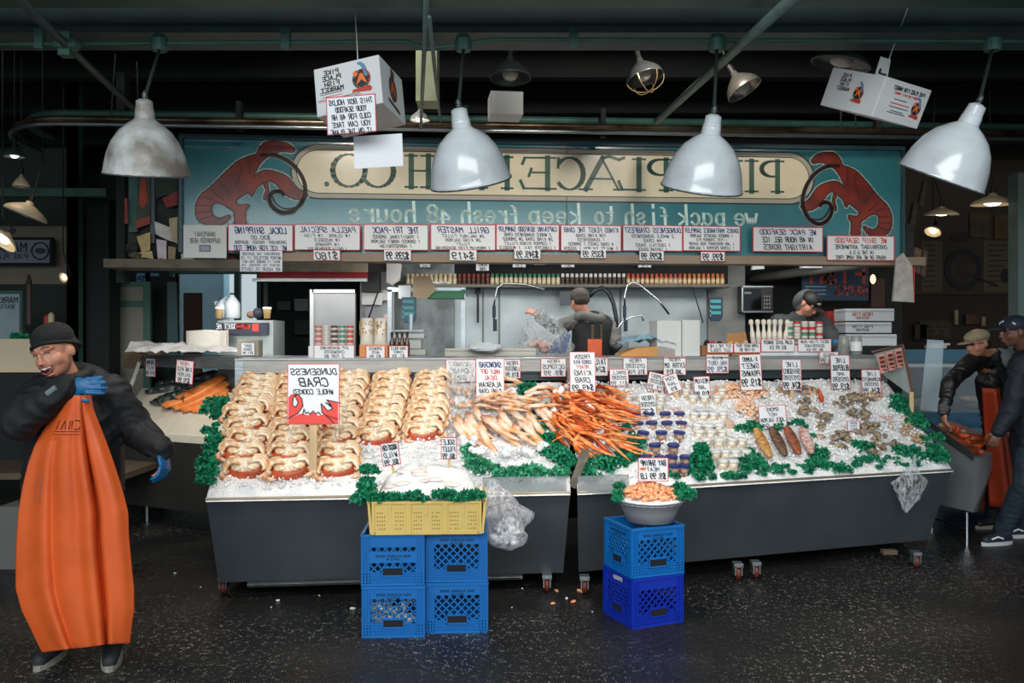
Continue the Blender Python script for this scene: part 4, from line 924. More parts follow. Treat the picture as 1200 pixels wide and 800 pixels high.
# cards standing in the ice
def ic(label, x0, x1, y0, y1, lines, stake=None, roll=0, dY=0.0, lean=-.08, edge=True, art=None):
    p, yw = bed((x0+x1)/2, min(y1+4, 570) if stake is None else y1+stake, 0)
    Y = p.y+dY; sk = (.045 if (x1-x0) > 25 else .03, (stake or 8)*Y/F+.05)
    return card(label, x0,x1,y0,y1, Y, lines, yaw=yw*.5, roll=roll, lean=lean, edge=edge, stake=sk, art=art)
def hc(label, x0, x1, y0, y1, lines, edge=True, roll=0): # hanging on the steel header
    return card(label, x0,x1,y0,y1, 0, lines, roll=roll, edge=edge, fr=FH, back=.03)
def crabart(o, w, h):
    RD = mat('red_crab_paint', hx(226,72,62), .55)
    k = MB(); X = lambda a: -w/2+a*w; Z = lambda b: b*h
    poly = lambda P: [(X(a), Z(b)) for a, b in P]
    k.prism(poly([(.02,.01),(.98,.01),(.98,.1),(.72,.17),(.6,.14),(.5,.2),(.4,.15),(.27,.18),(.02,.1)]), -.0022, 0)
    k.prism(poly([(.02,.1),(.2,.18),(.30,.30),(.28,.42),(.2,.5),(.15,.46),(.21,.36),(.16,.28),(.10,.32),(.11,.44),(.16,.5),(.08,.5),(.02,.45)]), -.0022, 0)
    k.prism(poly([(.98,.06),(.8,.1),(.67,.2),(.65,.32),(.7,.3),(.78,.22),(.88,.26),(.74,.36),(.86,.3),(.76,.4),(.98,.36)]), -.0022, 0)
    obj('crab_drawing', k, RD, o)
    k = MB()
    for P in [[(.02,.1),(.2,.18),(.30,.30),(.28,.42),(.2,.5),(.15,.46),(.21,.36),(.16,.28),(.10,.32),(.11,.44),(.16,.5)],[(.9,.02),(.8,.1),(.67,.2),(.65,.34),(.7,.3),(.78,.22),(.88,.26),(.74,.36),(.86,.3),(.76,.4),(.98,.36)],[(.3,.16),(.32,.25),(.36,.18),(.4,.2),(.44,.17),(.5,.22),(.55,.17),(.6,.2),(.64,.16)]]:
        k.ribbon([(X(a), Z(b)) for a, b in P], .006, -.0032)
    obj('crab_outline', k, INK, o)
ic('large card with a red painted crab reading DUNGENESS CRAB WHOLE COOKED', 337,397,426,497, [('DUNGENESS',I_,.15,.9),('CRAB',I_,.2,.7),('WHOLE COOKED',I_,.12,.78)], stake=66, lean=-.05, art=crabart)
ic('tall white card reading SNOWCRAB ALASKAN KING CRAB in blue, red and black', 558,591,420,469, [('SNOWCRAB',B_,.18,.8),('HALF OFF',R_,.15,.7),('DEAL',R_,.15,.5),('ALASKAN',I_,.17,.8),('KING CRAB',I_,.14,.8),('$59.99',I_,.18,.8)], stake=14)
ic('tall white card reading LARGE KING CRAB LEGS on a wide stake', 668,698,412,459, [('FROZEN',I_,.14,.6),('COOKED WILD',B_,.12,.7),('READY',R_,.12,.5),('KING',I_,.18,.75),('CRAB',I_,.18,.6),('$49.99',I_,.2,.85)], stake=18)
hc('card beside the tall snowcrab card reading FRESH LOBSTER', 590,609,421,443, [('FRESH',I_,.28,.7),('LOBSTER',I_,.3,.85),('$19.99',I_,.34,.8)])
hc('card half under the tall clear bag on the header', 522,557,421,447, [('KING',I_,.3,.5),('CRAB',I_,.3,.6),('$39',I_,.3,.5)])
hc('white card reading OCTOPUS $9.99 on the header', 633,662,419,441, [('FRESH',I_,.25,.5),('OCTOPUS',I_,.32,.9),('$9.99',I_,.34,.8)])
hc('card half hidden behind the LARGE KING CRAB LEGS card', 694,711,418,440, [('TAIL',I_,.4,.8),('$24',I_,.4,.7)])
hc('header card reading LOBSTER TAILS above the back jars', 729,757,418,439, [('FRESH',I_,.28,.5),('OYSTERS',I_,.32,.8),('$16 PINT',I_,.34,.8)])
hc('header card reading EXTRA SMALL right of the lobster card', 776,802,417,439, [('FRESH',I_,.25,.5),('EXTRA SM',I_,.35,.9),('JAR $19',I_,.35,.7)])
hc('blue-lettered card reading WILD HALIBUT on the header', 826,852,415,437, [('WILD',I_,.24,.5),('HALIBUT',B_,.3,.85),('$29.99',B_,.38,.9)])
hc('wide card reading $18.99 at the right end of the header', 958,980,412,426, [('SQUID',I_,.4,.6),('$18.99',I_,.55,.9)])
ic('card reading SMOKED OYSTERS leaning behind the back jars', 715,737,432,452, [('SMALL',I_,.3,.8),('OYSTERS',I_,.32,.8),('$11.99',I_,.32,.9)], lean=-.2)
ic('tilted card reading YEARLING OYSTERS over the back jars', 757,781,437,457, [('JUMBO',I_,.3,.8),('OYSTERS',I_,.32,.85),('$19.99',I_,.32,.9)], roll=.22)
ic('strongly tilted narrow card overlapping the EXTRA SMALL card', 783,800,438,459, [('XSM',I_,.3,.7),('JAR',I_,.3,.7),('$9',I_,.3,.7)], roll=-.35, dY=-.1)
ic('white card reading FRESH OYSTERS standing before the blue pots', 751,769,461,486, [('FRESH',I_,.3,.8),('OYSTER',I_,.3,.9),('$25',I_,.36,.8)], roll=-.04, edge=False)
ic('white card reading MEDIUM OYSTERS by the middle jars', 814,833,441,466, [('MEDIUM',I_,.3,.85),('JAR',I_,.28,.5),('$19.99',I_,.36,.9)], roll=-.04)
ic('tall card reading SWEET SHRIMP with a small orange fish mark', 868,894,415,457, [('X-JUMBO',I_,.17,.7),('SWEET',I_,.2,.8),('PRAWNS',I_,.22,.85),('$19.99',I_,.28,.9)], stake=10, roll=-.03)
ic('tall card reading LIVE SHIGOKU OYSTERS', 917,940,421,457, [('LIVE',I_,.22,.6),('SHIGOKU',I_,.22,.9),('OYSTERS',I_,.2,.9),('$24.99',I_,.3,.9)], stake=12)
ic('tall card reading LIVE BLUE POOL OYSTERS at the back right', 974,997,416,456, [('LIVE',I_,.2,.5),('BLUEPOOL',I_,.22,.9),('AND',I_,.14,.4),('OYSTERS',I_,.18,.85),('$19.99',I_,.24,.9)], stake=4)
ic('card reading LIVE KUMAMOTO OYSTERS, rightmost on the ice', 1010,1033,433,461, [('LIVE',I_,.24,.5),('KUMAMOTO',I_,.22,.95),('OYSTERS',I_,.2,.75),('$24.99',I_,.3,.9)], stake=4)
ic('wide card reading SMOKED HOT ALDER behind the smoked fillets', 890,923,475,502, [('SMOKE',I_,.22,.5),('HOT',I_,.22,.4),('JOES SALMON',I_,.24,.9),('$44.99',I_,.3,.8)], roll=-.05)
ic('small blue-lettered tag among the front right oysters', 993,1008,493,505, [('WASH',B_,.3,.7),('THIS',B_,.3,.7),('SHELL',B_,.3,.7)], edge=True)
ic('pale pink striped tag lying right of the oysters', 1032,1052,484,493, [('PLEASE ASK FOR',R_,.3,.9),('HELP HERE',R_,.3,.9),('THANKS',R_,.3,.6)], edge=False, lean=-.9)
ic('pale pink striped tag lying behind the blue pots', 784,800,475,481, [('PLEASE ASK',R_,.5,.9),('FOR HELP',R_,.5,.9)], edge=False, lean=-.9)
def swatch(o, x, z, w, h): k = MB(); k.ell((x,-.003,z),(w,.002,h),10,6); obj('orange_mark', k, mat('orange_mark', hx(220,100,50), .5), o)
bc = card('white card reading BAY SHRIMP MEAT standing in the shrimp bowl', 748,783,536,564, 4.93, [('BAY SHRIMP',I_,.32,.85),('MEAT',I_,.22,.5),('$9.99 LB',I_,.34,.85)], stake=(.012,.08)); swatch(bc, -.06, .075, .018, .008)
for lb, x0, x1, y0, y1, rl, tx in [('small tilted card reading ROCKFISH over the yellow crate',449,470,518,545,-.14,('ROCKFISH','WILD','$8.99')),('small upright card reading SOLE FILLET over the yellow crate',517,535,512,538,.0,('SOLE','FILLET','$8.99'))]:
    card(lb, x0,x1,y0,y1, 4.86, [(t,I_,.32,.8) for t in tx], roll=rl, stake=(.012,.13))
card('small red-edged card at the left end of the salmon case', 169,184,420,441, 7.95, [('SALMON',I_,.3,.8),('WILD',B_,.3,.7),('$19.99',I_,.3,.9)], yaw=-.6)
card('red-edged card over the salmon fillets in the left case', 203,228,422,449, 7.6, [('FRESH',R_,.2,.5),('KING WILD',I_,.25,.85),('SALMON',I_,.22,.8),('$29.99',I_,.3,.7)], yaw=-.5, roll=.08)

# ================================================================ BELL LAMPS
def bell(label, cx, cy, Y, roll, pitch, topx, topy, chipped=False):
    c = at(cx, cy, Y); root = thing('bell_lamp', label, 'lamp', c, (pitch, roll, 0), 'bell lamps over the fish tables')
    m = mat('chipped_enamel', hx(186,190,188), .35, 0, .35, 7, c2=hx(120,112,102)) if chipped else ENAMEL
    s = .205; prof = [(s,0),(s*1.01,.006),(s*.985,.015),(s*.955,.05),(s*.89,.105),(s*.77,.165),(s*.6,.215),(s*.40,.25),(s*.26,.268),(s*.235,.275)]
    k = MB(); k.shell(prof, 40); b = obj('shade', k, m, root, smooth=True); x = b.modifiers.new('s','SOLIDIFY'); x.thickness = .005; x.offset = -1
    k = MB(); k.shell([(r*.965, z-.004) for r, z in prof[1:]], 32); obj('reflector', k, ENIN, root, smooth=True)
    k = MB(); k.lathe([(s*1.012,-.003),(s*1.02,.002),(s*1.012,.008)], 40); 
    k = MB(); k.tube([(s*1.0*math.cos(a*.2618), s*1.0*math.sin(a*.2618), .002) for a in range(25)], .005, 6, False); obj('rim', k, mat('dark_rim', hx(70,74,74), .4), root, smooth=True)
    k = MB(); k.lathe([(s*.235,.27),(s*.225,.305),(.044,.31),(.044,.318),(s*.205,.322),(s*.19,.36),(.02,.37)], 24); obj('neck', k, m, root, smooth=False)
    k = MB(); k.ell((0,0,.18),(.045,.045,.065),12,8); obj('bulb', k, mat('lamp_bulb', (1,.9,.75,1), .4, emit=.6), root, smooth=True)
    M = root.matrix_basis if False else (Matrix.Translation(c) @ Euler((pitch, roll, 0)).to_matrix().to_4x4())
    top = M @ Vector((0,0,.37)); j = at(topx, topy, 4.45); j.z = 3.13
    k = MB(); inv = M.inverted(); k.tube([inv @ top, inv @ (top.lerp(j,.12)), inv @ j], .009, 8); k.ell(inv @ (top.lerp(j,.05)), (.016,.016,.03), 8, 6); obj('stem', k, mat('lamp_stem', hx(72,80,80), .4, .5), root, smooth=True)
    spot('bell_lamp_light', M @ Vector((0,0,.10)), M @ Vector((0,.75,-2)), 55, 2.3)
bell('chipped off-white bell lamp above the laughing worker', 172,205,4.30, .06, .22, 187,50, True)
bell('white bell lamp before the FISH letters, second from the left', 552,214,4.30, -.16, .34, 543,50)
bell('white bell lamp before the right PIKE letters, third from the left', 822,221,4.35, .10, .34, 840,50)
bell('white bell lamp at the far right, tilted strongly', 1102,210,4.10, .34, .34, 1163,50)
# small reflector lamps behind
def refl(label, cx, cy, Y, r, roll, pitch, m, lit=0, deep=.75, topx=None, topy=None, cage=False):
    c = at(cx, cy, Y); root = thing('reflector_lamp', label, 'lamp', c, (pitch, roll, 0))
    prof = [(r,0),(r*.99,.01),(r*.9,r*.25*deep*1.3),(r*.7,r*.55*deep),(r*.4,r*.8*deep),(r*.2,r*.95*deep),(r*.16,r*1.15*deep),(.002,r*1.2*deep)]
    k = MB(); k.shell(prof, 28); b = obj('shade', k, m, root, smooth=True); x = b.modifiers.new('s','SOLIDIFY'); x.thickness = .004; x.offset = -1
    k = MB(); k.ell((0,0,r*.25*deep),(r*.4,r*.4,r*.36*deep),12,8); obj('bulb', k, mat('lit_bulb', (1,.86,.66,1), .4, emit=6) if lit else mat('unlit_bulb', hx(190,186,176), .3), root, smooth=True)
    k = MB(); k.tube([(0,0,r*1.1*deep),(0,0,r*1.1*deep+.06)], .02, 8); obj('socket', k, RUBBER, root)
    if cage:
        k = MB()
        for a in range(3):
            t = a*math.pi/3; k.tube([(r*math.cos(t)*math.cos(q), r*math.sin(t)*math.cos(q), -r*.75*math.sin(q)) for q in [math.pi*i/10 for i in range(11)]], .004, 5)
        obj('cage', k, mat('gold_wire', hx(220,190,140), .3, .8), root)
    if topx is None: topx, topy = cx, cy-30
    if topx:
        M = Matrix.Translation(c) @ Euler((pitch, roll, 0)).to_matrix().to_4x4(); inv = M.inverted(); t = at(topx, topy, Y)
        k = MB(); k.tube([(0,0,r*1.1*deep+.05), inv @ t, inv @ Vector((t.x, t.y, 4.3))], .006, 6); obj('cord', k, RUBBER, root)
    if lit: 
        M = Matrix.Translation(c) @ Euler((pitch, roll, 0)).to_matrix().to_4x4()
        spot('lamp_light', M @ Vector((0,0,-.02)), M @ Vector((0,0,-1)), lit, 2.4, (1,.82,.6))
    return root
GREYM = mat('grey_reflector', hx(96,100,100), .35, .5); IVORY = mat('ivory_reflector', hx(206,190,160), .4); ALU = mat('aluminium_reflector', hx(150,146,138), .3, .8)
refl('grey reflector lamp left of the wire caged lamp', 598,92,6.2,.15,0,-.1,GREYM,0,.95,594,30)
refl('dark reflector lamp with a gold wire cage', 756,92,6.0,.135,-.26,-.15,GREYM,0,1.0,745,40,True)
refl('aluminium reflector lamp right of the diagonal pipe', 873,106,5.8,.125,-.5,-.2,ALU,0,1.1,848,70)
refl('flat grey reflector lamp behind the right carton', 985,76,5.0,.17,.22,.1,GREYM,0,.55,998,48)
refl('small lamp behind the left carton, lit', 492,141,6.4,.075,0,0,ENAMEL,8,1.0,495,60)
refl('small green lamp at the far left edge under the rail', 17,184,6.8,.08,0,0,mat('green_reflector', hx(70,90,84), .4),4,1.0,17,150)
refl('small ivory bell on a yellow stem at the far left', 25,219,7.2,.068,0,0,IVORY,0,1.4,25,190)
refl('wide ivory reflector lamp hanging over the market sign', 29,252,6.9,.17,.36,-.1,IVORY,0,.6,50,190)
refl('ivory reflector lamp cut by the left picture edge', 2,282,6.6,.12,.5,-.6,IVORY,6,.6,3,255)
refl('small round lit lamp on the green column', 74,325,8.0,.05,.8,-1.1,IVORY,5,.7)
refl('large white reflector just right of the big sign', 1103,252,8.4,.16,0,.12,IVORY,10,.45,1095,210)
refl('wide ivory reflector at the upper right', 1163,240,8.0,.19,0,.05,IVORY,6,.5,1160,180)
refl('small bright lamp behind the sign corner at the right', 1093,272,9.0,.085,.5,-.35,IVORY,8,.8)

# ================================================================ HANGING CARTONS
NAVY = mat('logo_dark_ring', hx(40,40,44), .5); LOGO_O = mat('logo_orange', hx(232,112,40), .5); LOGO_B = mat('logo_fish_blue', hx(92,132,156), .5); BOXW = mat('white_carton', hx(206,208,208), .6, 0, .04, 5)
def emblem(par, cx, cz, s, y):
    """round market emblem: dark ring, orange figure, blue leaping fish, red banner"""
    c = lambda r, n=20: [(cx+r*s*math.cos(6.283*i/n), cz+r*s*math.sin(6.283*i/n)*1.05) for i in range(n)]
    k = MB(); k.prism(c(1), y-.001, y); obj('emblem_ring', k, NAVY, par)
    k = MB()
    for i in range(20):
        if i % 5: a = 6.283*i/20; k.prism([(cx+.86*s*math.cos(a)+.05*s*math.cos(t), cz+.9*s*math.sin(a)+.05*s*math.sin(t)) for t in (0,1.57,3.14,4.71)], y-.0018, y-.001)
    obj('ring_lettering', k, BOXW, par)
    k = MB(); P = lambda L: [(cx+a*s, cz+b*s) for a, b in L]
    k.prism(P([(-.6,-.55),(-.15,.6),(.15,.6),(.6,-.55),(.25,-.3),(0,-.05),(-.25,-.3)]), y-.002, y-.001); k.prism(P([(-.75,.35),(-.9,.75),(-.55,1.05),(-.5,.7),(-.3,.8),(-.45,.4)]), y-.002, y-.001); obj('emblem_figure', k, LOGO_O, par)
    k = MB(); k.prism(P([(.35,.3),(.25,.9),(.0,1.45),(-.35,1.7),(-.2,1.85),(.1,1.8),(.45,1.5),(.65,1.0),(.75,.4),(.6,.1)]), y-.003, y-.002); obj('emblem_fish', k, LOGO_B, par)
    k = MB(); k.ribbon([(cx+.95*s*math.cos(t), cz+s*math.sin(t)) for t in [-.6+.25*i for i in range(8)]], .12*s, y-.0035); k.prism(P([(-1.1,-1.35),(-1.0,-1.0),(.9,-.85),(1.1,-1.2),(.9,-1.45),(-.9,-1.25)]), y-.003, y-.001); obj('emblem_banner', k, mat('logo_red', hx(186,60,44), .5), par)
def carton(label, c, w, d, h, rot):
    root = thing('hanging_carton', label, 'box', c, rot)
    k = MB(); k.box(-w/2,w/2,-d/2,d/2,0,h); b = obj('box', k, BOXW, root, bevel=.004); return root, b
w, d, h = .35, .30, .25
r1, b1 = carton('large white carton hanging by a string left of the second bell lamp', at(425,142,4.3), w, d, h, (-.12,-.14,-.24))
k = MB()
for i, t in enumerate(['PIKE','PLACE','FISH','MARKET']): write(k, t, -.085, h*.82-i*.030, .022, .030*len(t)*.75, .0052, -d/2-.001, .05, True, 0)
for i, zz in enumerate((.115,.105)): k.box(-.15,-.03,-d/2-.001,-d/2,zz,zz+.003)
k.box(-.165,.06,-d/2-.001,-d/2,.076,.079); obj('lettering', k, INK, b1)
k = MB(); k.box(-.14,-.03,-d/2-.001,-d/2,.09,.093); k.box(-.16,.07,-d/2-.001,-d/2,.069,.071); obj('red_lettering', k, REDINK, b1)
emblem(b1, .075, .145, .048, -d/2-.001)
e2 = bpy.data.objects.new('side_emblem', None); 
k = MB(); k.T = Matrix.Translation((w/2+.001,0,.13)) @ Matrix.Rotation(math.pi/2,4,'Z'); k.prism([(.05*math.cos(6.283*i/20), .066*math.sin(6.283*i/20)) for i in range(20)], -.0008, .0005); k.prism([(-.07,-.085),(.07,-.11),(.07,-.09),(-.07,-.065)], -.0008,.0005); k.prism([(-.02,.05),(.02,.05),(.035,.1),(-.01,.115)], -.0008,.0005); obj('side_emblem', k, mat('logo_brown', hx(84,66,58), .5), b1)
k = MB(); k.T = Matrix.Translation((w/2+.0022,0,.13)) @ Matrix.Rotation(math.pi/2,4,'Z'); k.prism([(-.03,-.03),(-.008,.035),(.008,.035),(.03,-.03),(0,-.005)], -.0008, .0005); obj('side_emblem_figure', k, mat('logo_rust', hx(190,92,50), .5), b1)
k = MB(); k.tube([(0,0,h),(.02,0,h+.75)], .003, 5); obj('string', k, WPAPER, r1)
card('hand-lettered card on the left carton reading THIS BOX HOLDS YOUR SEAFOOD COLD', 383,442,112,156, 4.02, [('THIS BOX HOLDS',I_,.2,.9),('YOUR SEAFOOD',I_,.2,.65),('COLD FOR 48 HR',I_,.2,.8),('YOU CAN TAKE',I_,.2,.8),('IT ON THE PLANE',I_,.2,.85)], yaw=-.15, roll=-.04)
card('blank white sheet hanging below the left carton', 415,473,158,196, 4.15, [], yaw=-.1, roll=-.04, edge=False, name='paper_sheet')
w, d, h = .37, .38, .21
r2, b2 = carton('white market carton hanging at the upper right, handle flap up', at(1017,137,4.75), w, d, h, (.40,.06,.5))
k = MB()
write(k, 'PIKE PLACE FISH MARKET', .02, h*.78, .018, .25, .0045, -d/2-.001, .03, True, 0)
for zz, a, b in ((.115,-.07,.03),(.075,-.09,.06),(.055,-.07,.03),(.045,-.09,.05)): k.box(a,b,-d/2-.001,-d/2,zz,zz+.004)
obj('lettering', k, INK, b2)
k = MB(); write(k, 'FRESH FISH DAILY MARKET', -.0+.01, h*.68, .010, .2, .003, -d/2-.001, .03, True, 0); k.box(-.09,.06,-d/2-.001,-d/2,.093,.098); obj('red_lettering', k, REDINK, b2)
emblem(b2, .115+.0, .095, .034, -d/2-.001)
sd = MB(); 
side = bpy.data.objects.new('side_print', None); COL.objects.link(side); side.parent = r2; side.location = (-w/2-.001,0,0); side.rotation_euler = (0,0,-math.pi/2)
k = MB()
for i, t in enumerate(['PIKE','PLACE','FISH','MARKET']): write(k, t, -.07, h*.82-i*.024, .017, .017*len(t), .004, -.001, .03, True, 0)
obj('side_lettering', k, INK, side); emblem(side, .05, .1, .034, -.001)
k = MB(); k.hexa([(-.08,-.02,h),(.02,-.02,h),(.02,-.016,h),(-.08,-.016,h),(-.065,-.0,h+.105),(.015,-.0,h+.105),(.015,.004,h+.105),(-.065,.004,h+.105)]); f = obj('handle_flap', k, BOXW, r2)
k = MB(); k.box(-.06,-.05,-.022,-.016,h+.02,h+.045); k.box(-.06,0,-.022,-.016,h+.018,h+.026); obj('slot', k, DARK, f)
k = MB(); k.tube([(0,0,h),(.0,0,h+.55)], .003, 5); obj('string', k, WPAPER, r2)
k = MB(); k.box(-.12,.12,-.12,.12,0,.165); tag(obj('white_box', k, BOXW, None, at(592,138,6.4), (0,0,.12)), 'plain white box standing on the track behind the second bell lamp', 'box')

# ================================================================ MILK CRATES, YELLOW CRATE, STEEL BOWL
def crate_side(plate=False, w=.335, h=.278):
    k = MB(); t = .006
    def bar(x0, x1, z0, z1, y0=-.004, y1=.004): k.box(x0,x1,y0,y1,z0,z1)
    W2 = w/2
    bar(-W2, W2, h-.014, h, -.010, .006); bar(-W2, W2, .0, .012, -.008, .006)
    bar(-W2, W2, h-.07, h-.014, -.001, .003)           # label band
    bar(-W2, W2, .0, .07, .0, .003)                    # backing of the ribbed base band
    for x in (-W2, W2-.045): bar(x, x+.045, .0, h, .0, .003)
    for i in range(3):
        for s in (-1, 1): x = s*(W2-.005-i*.016); bar(x-.0025, x+.0025, .0, h-.014, -.008, .004)
    for z in (.024,.04,.056,.072): bar(-W2, W2, z-.002, z+.002, -.007, .004)
    n = 20
    for i in range(n+1): x = -W2+w*i/n; bar(x-.0015, x+.0015, 0, .07, -.006, .003)
    x0, x1, z0, z1 = -W2+.045, W2-.045, .072, h-.07
    for i in range(-6, 12):     # diagonal lattice clipped to the window
        for sgn in (1, -1):
            a = x0+i*.042; pts = []
            b = a+sgn*(z1-z0) 
            pa, pb = Vector((a, z0)), Vector((b, z1)); d = pb-pa; t0, t1 = 0.0, 1.0
            if d.x > 0: t0 = max(t0, (x0-pa.x)/d.x); t1 = min(t1, (x1-pa.x)/d.x)
            else: t0 = max(t0, (x1-pa.x)/d.x); t1 = min(t1, (x0-pa.x)/d.x)
            if t1-t0 > .03:
                A = pa+d*t0; B = pa+d*t1; nn = Vector((-d.y, d.x)).normalized()*.0036
                k.hexa([(A.x-nn.x,-.003,A.y-nn.y),(A.x+nn.x,-.003,A.y+nn.y),(A.x+nn.x,.003,A.y+nn.y),(A.x-nn.x,.003,A.y-nn.y),(B.x-nn.x,-.003,B.y-nn.y),(B.x+nn.x,-.003,B.y+nn.y),(B.x+nn.x,.003,B.y+nn.y),(B.x-nn.x,.003,B.y-nn.y)])
    if plate: k.box(x0-.005, x1+.005, -.006, -.002, .125, .185)
    # handle frame
    for a, b, c, d_ in ((-.06,.06,.096,.102),(-.06,.06,.05,.056),(-.06,-.054,.05,.102),(.054,.06,.05,.102)): k.box(a,b,-.010,.004,c,d_)
    return k
def crate(label, m, plate=False, text=True):
    root = thing('milk_crate', label, 'crate')
    for i, (dx, dy, rz) in enumerate([(0,-.1635,0),(.1635,0,math.pi/2),(0,.1635,math.pi),(-.1635,0,-math.pi/2)]):
        s = obj('side_panel', crate_side(plate and i == 0), m, root, (dx,dy,0), (0,0,rz))
        k = MB(); k.box(-.052,.052,-.0085,.001,.058,.094); obj('handle_slot', k, mat('dark_slot', hx(12,18,30), .8), s)
        if text and i in (0, 3):
            k = MB(); z = .155 if plate and i == 0 else .225
            write(k, 'STOLE MILKCRATE CENTRE', 0, z, .011, .19, .0025, -.0075 if plate and i == 0 else -.0025, .02, True, 0); write(k, 'SEATTLE WA', 0, z-.016, .009, .07, .002, -.0075 if plate and i == 0 else -.0025, .02, True, 0); obj('lettering', k, mat('dark_blue_print', hx(14,40,80), .6), s)
    k = MB()
    for i in range(9): x = -.16+.04*i; k.box(x-.003,x+.003,-.163,.163,0,.006); k.box(-.163,.163,x-.003,x+.003,0,.006)
    obj('bottom', k, m, root)
    return root
BL = mat('bright_blue_plastic', hx(8,108,184), .4); BL2 = mat('royal_blue_plastic', hx(14,48,172), .4)
q = at(535,742,4.7)
ca = crate('bright blue milk crate, bottom right of the left stack', BL); ca.location = (at(536,0,4.86).x, 4.87, 0); ca.rotation_euler = (0,0,.05)
cb_ = dup(ca, 'bright blue milk crate, top right of the left stack', (ca.location.x+.0, 4.87, .281), (0,0,.03))
cc = dup(ca, 'bright blue milk crate with ice inside, bottom left of the left stack', (at(465,0,4.80).x-.003, 4.80, 0), (0,0,.04))
cd_ = crate('bright blue milk crate with a centre plate, top left of the left stack', BL, True); cd_.location = (at(464,0,4.80).x-.003, 4.80, .281); cd_.rotation_euler = (0,0,.05)
ce = crate('royal blue milk crate at the bottom of the right stack', BL2, text=False); ce.location = (at(754,0,4.95).x+.0, 4.98, 0); ce.rotation_euler = (0,0,.40)
cf = crate('bright blue milk crate on top of the royal blue crate', BL); cf.location = (at(754,0,4.95).x+.004, 4.98, .281); cf.rotation_euler = (0,0,.36)
k = MB(); write(k, 'DYRGOLD', 0, .235, .02, .1, .005, -.004, .02, True, 0); sidep = [c for c in ce.children if c.name.startswith('side_panel')][3]; obj('lettering', k, WPAPER, sidep)
k = MB(); 
for i in range(30): k.ell((U(-.12,.12),U(-.12,.12),U(.02,.16)),(U(.02,.05),U(.02,.05),U(.015,.035)),7,5,None,.15)
o = obj('ice_pile', k, ICE, None, cc.location+Vector((-.02,0,.0))); tag(o, 'pile of ice inside the bottom left blue crate', 'ice', kind='stuff')
# yellow crate
YEL = mat('yellow_plastic', hx(232,200,116), .42, 0, .08, 4)
yc = thing('yellow_crate', 'yellow plastic fish crate full of ice on the left blue crates', 'crate', (at(502,0,4.80).x, 4.82, .562), (0,0,.05))
w, d, h = .59, .40, .185
def yside(L, hh=h):
    k = MB(); k.box(-L/2,L/2,-.006,.004,hh-.02,hh); k.box(-L/2,L/2,-.014,.006,hh-.012,hh); k.box(-L/2+.02,L/2-.02,-.004,.003,.0,.02)
    n = max(2, round(L/.197)); seg = L/n
    for i in range(n):
        x0 = -L/2+i*seg; k.box(x0+.012,x0+seg-.012,-.003,.002,.012,hh-.02); k.box(x0, x0+.014, -.012,.002,.004,hh-.01); k.box(x0+seg-.014, x0+seg, -.012,.002,.004,hh-.01)
        k.box(x0+seg/2-.006,x0+seg/2+.006,-.009,.002,hh-.075,hh)
    return k
for dx, dy, rz, L in ((0,-d/2,0,w),(0,d/2,math.pi,w),(w/2,0,math.pi/2,d),(-w/2,0,-math.pi/2,d)):
    s = obj('side_panel', yside(L), YEL, yc, (dx,dy,0), (0.08,0,rz)); k = MB(); n = max(2, round(L/.197)); seg = L/n
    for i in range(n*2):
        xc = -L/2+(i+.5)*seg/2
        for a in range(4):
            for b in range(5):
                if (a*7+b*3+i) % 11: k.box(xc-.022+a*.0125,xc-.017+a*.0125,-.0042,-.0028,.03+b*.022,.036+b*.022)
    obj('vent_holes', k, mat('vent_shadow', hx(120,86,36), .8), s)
k = MB(); k.box(-w/2,w/2,-d/2,d/2,0,.006); obj('bottom', k, YEL, yc)
k = MB()
def ymound(a, b):
    x = (a-.5)*w*.99; y = (b-.5)*d*1.0; e = (1-(2*a-1)**4)*(1-(2*b-1)**4); return (x, y, h-.02+e*(.055+.17*b)+noise.noise(Vector((x*14,y*14,3)))*.02+noise.noise(Vector((x*50,y*50,1)))*.007)
k.grid(ymound, 60, 40); o = obj('crushed_ice', k, ICE, None, yc.location, (0,0,.05), smooth=True); tag(o, 'mound of crushed ice filling the yellow crate', 'ice', kind='stuff')
FIL = mat('white_fish_fillet', hx(236,206,194), .4, 0, .6, 12, .1, c2=hx(240,228,222))
for i in range(10):
    a = U(.15,.85); b = U(.12,.6); x, y, z = ymound(a, b); k = MB(); k.ell((0,0,0),(.05,.022,.009),14,6); o = obj('fish_fillet', k, FIL, None, yc.location+Vector((x,y,z+.004)), (.3,U(-.2,.2),U(-.6,.6)), smooth=True); tag(o, 'thin pale pink fish fillet on the yellow crate ice', 'fish', 'fish fillets on the yellow crate ice')
def kale_world(pts, label, r=.05, n=90):
    k = MB(); f0 = Vector(pts[0])
    for p in pts: frill(k, Vector(p)-f0, r*U(.8,1.15), n)
    tag(obj('kale_garnish', k, KALE, None, f0), label, 'kale', kind='stuff')
y0 = yc.location; kale_world([(y0.x-.31+.05*i+(.04 if i > 6 else 0), y0.y-.20+U(-.01,.01), y0.z+.195+U(-.012,.014)) for i in range(12)], 'green kale edging along the front of the yellow crate', .043, 70)
kale_world([(y0.x-.33,y0.y-.12,y0.z+.22),(y0.x-.34,y0.y-.05,y0.z+.25),(y0.x-.33,y0.y-.03,y0.z+.31),(y0.x-.36,y0.y-.14,y0.z+.17)], 'kale tuft at the left end of the yellow crate', .05, 90)
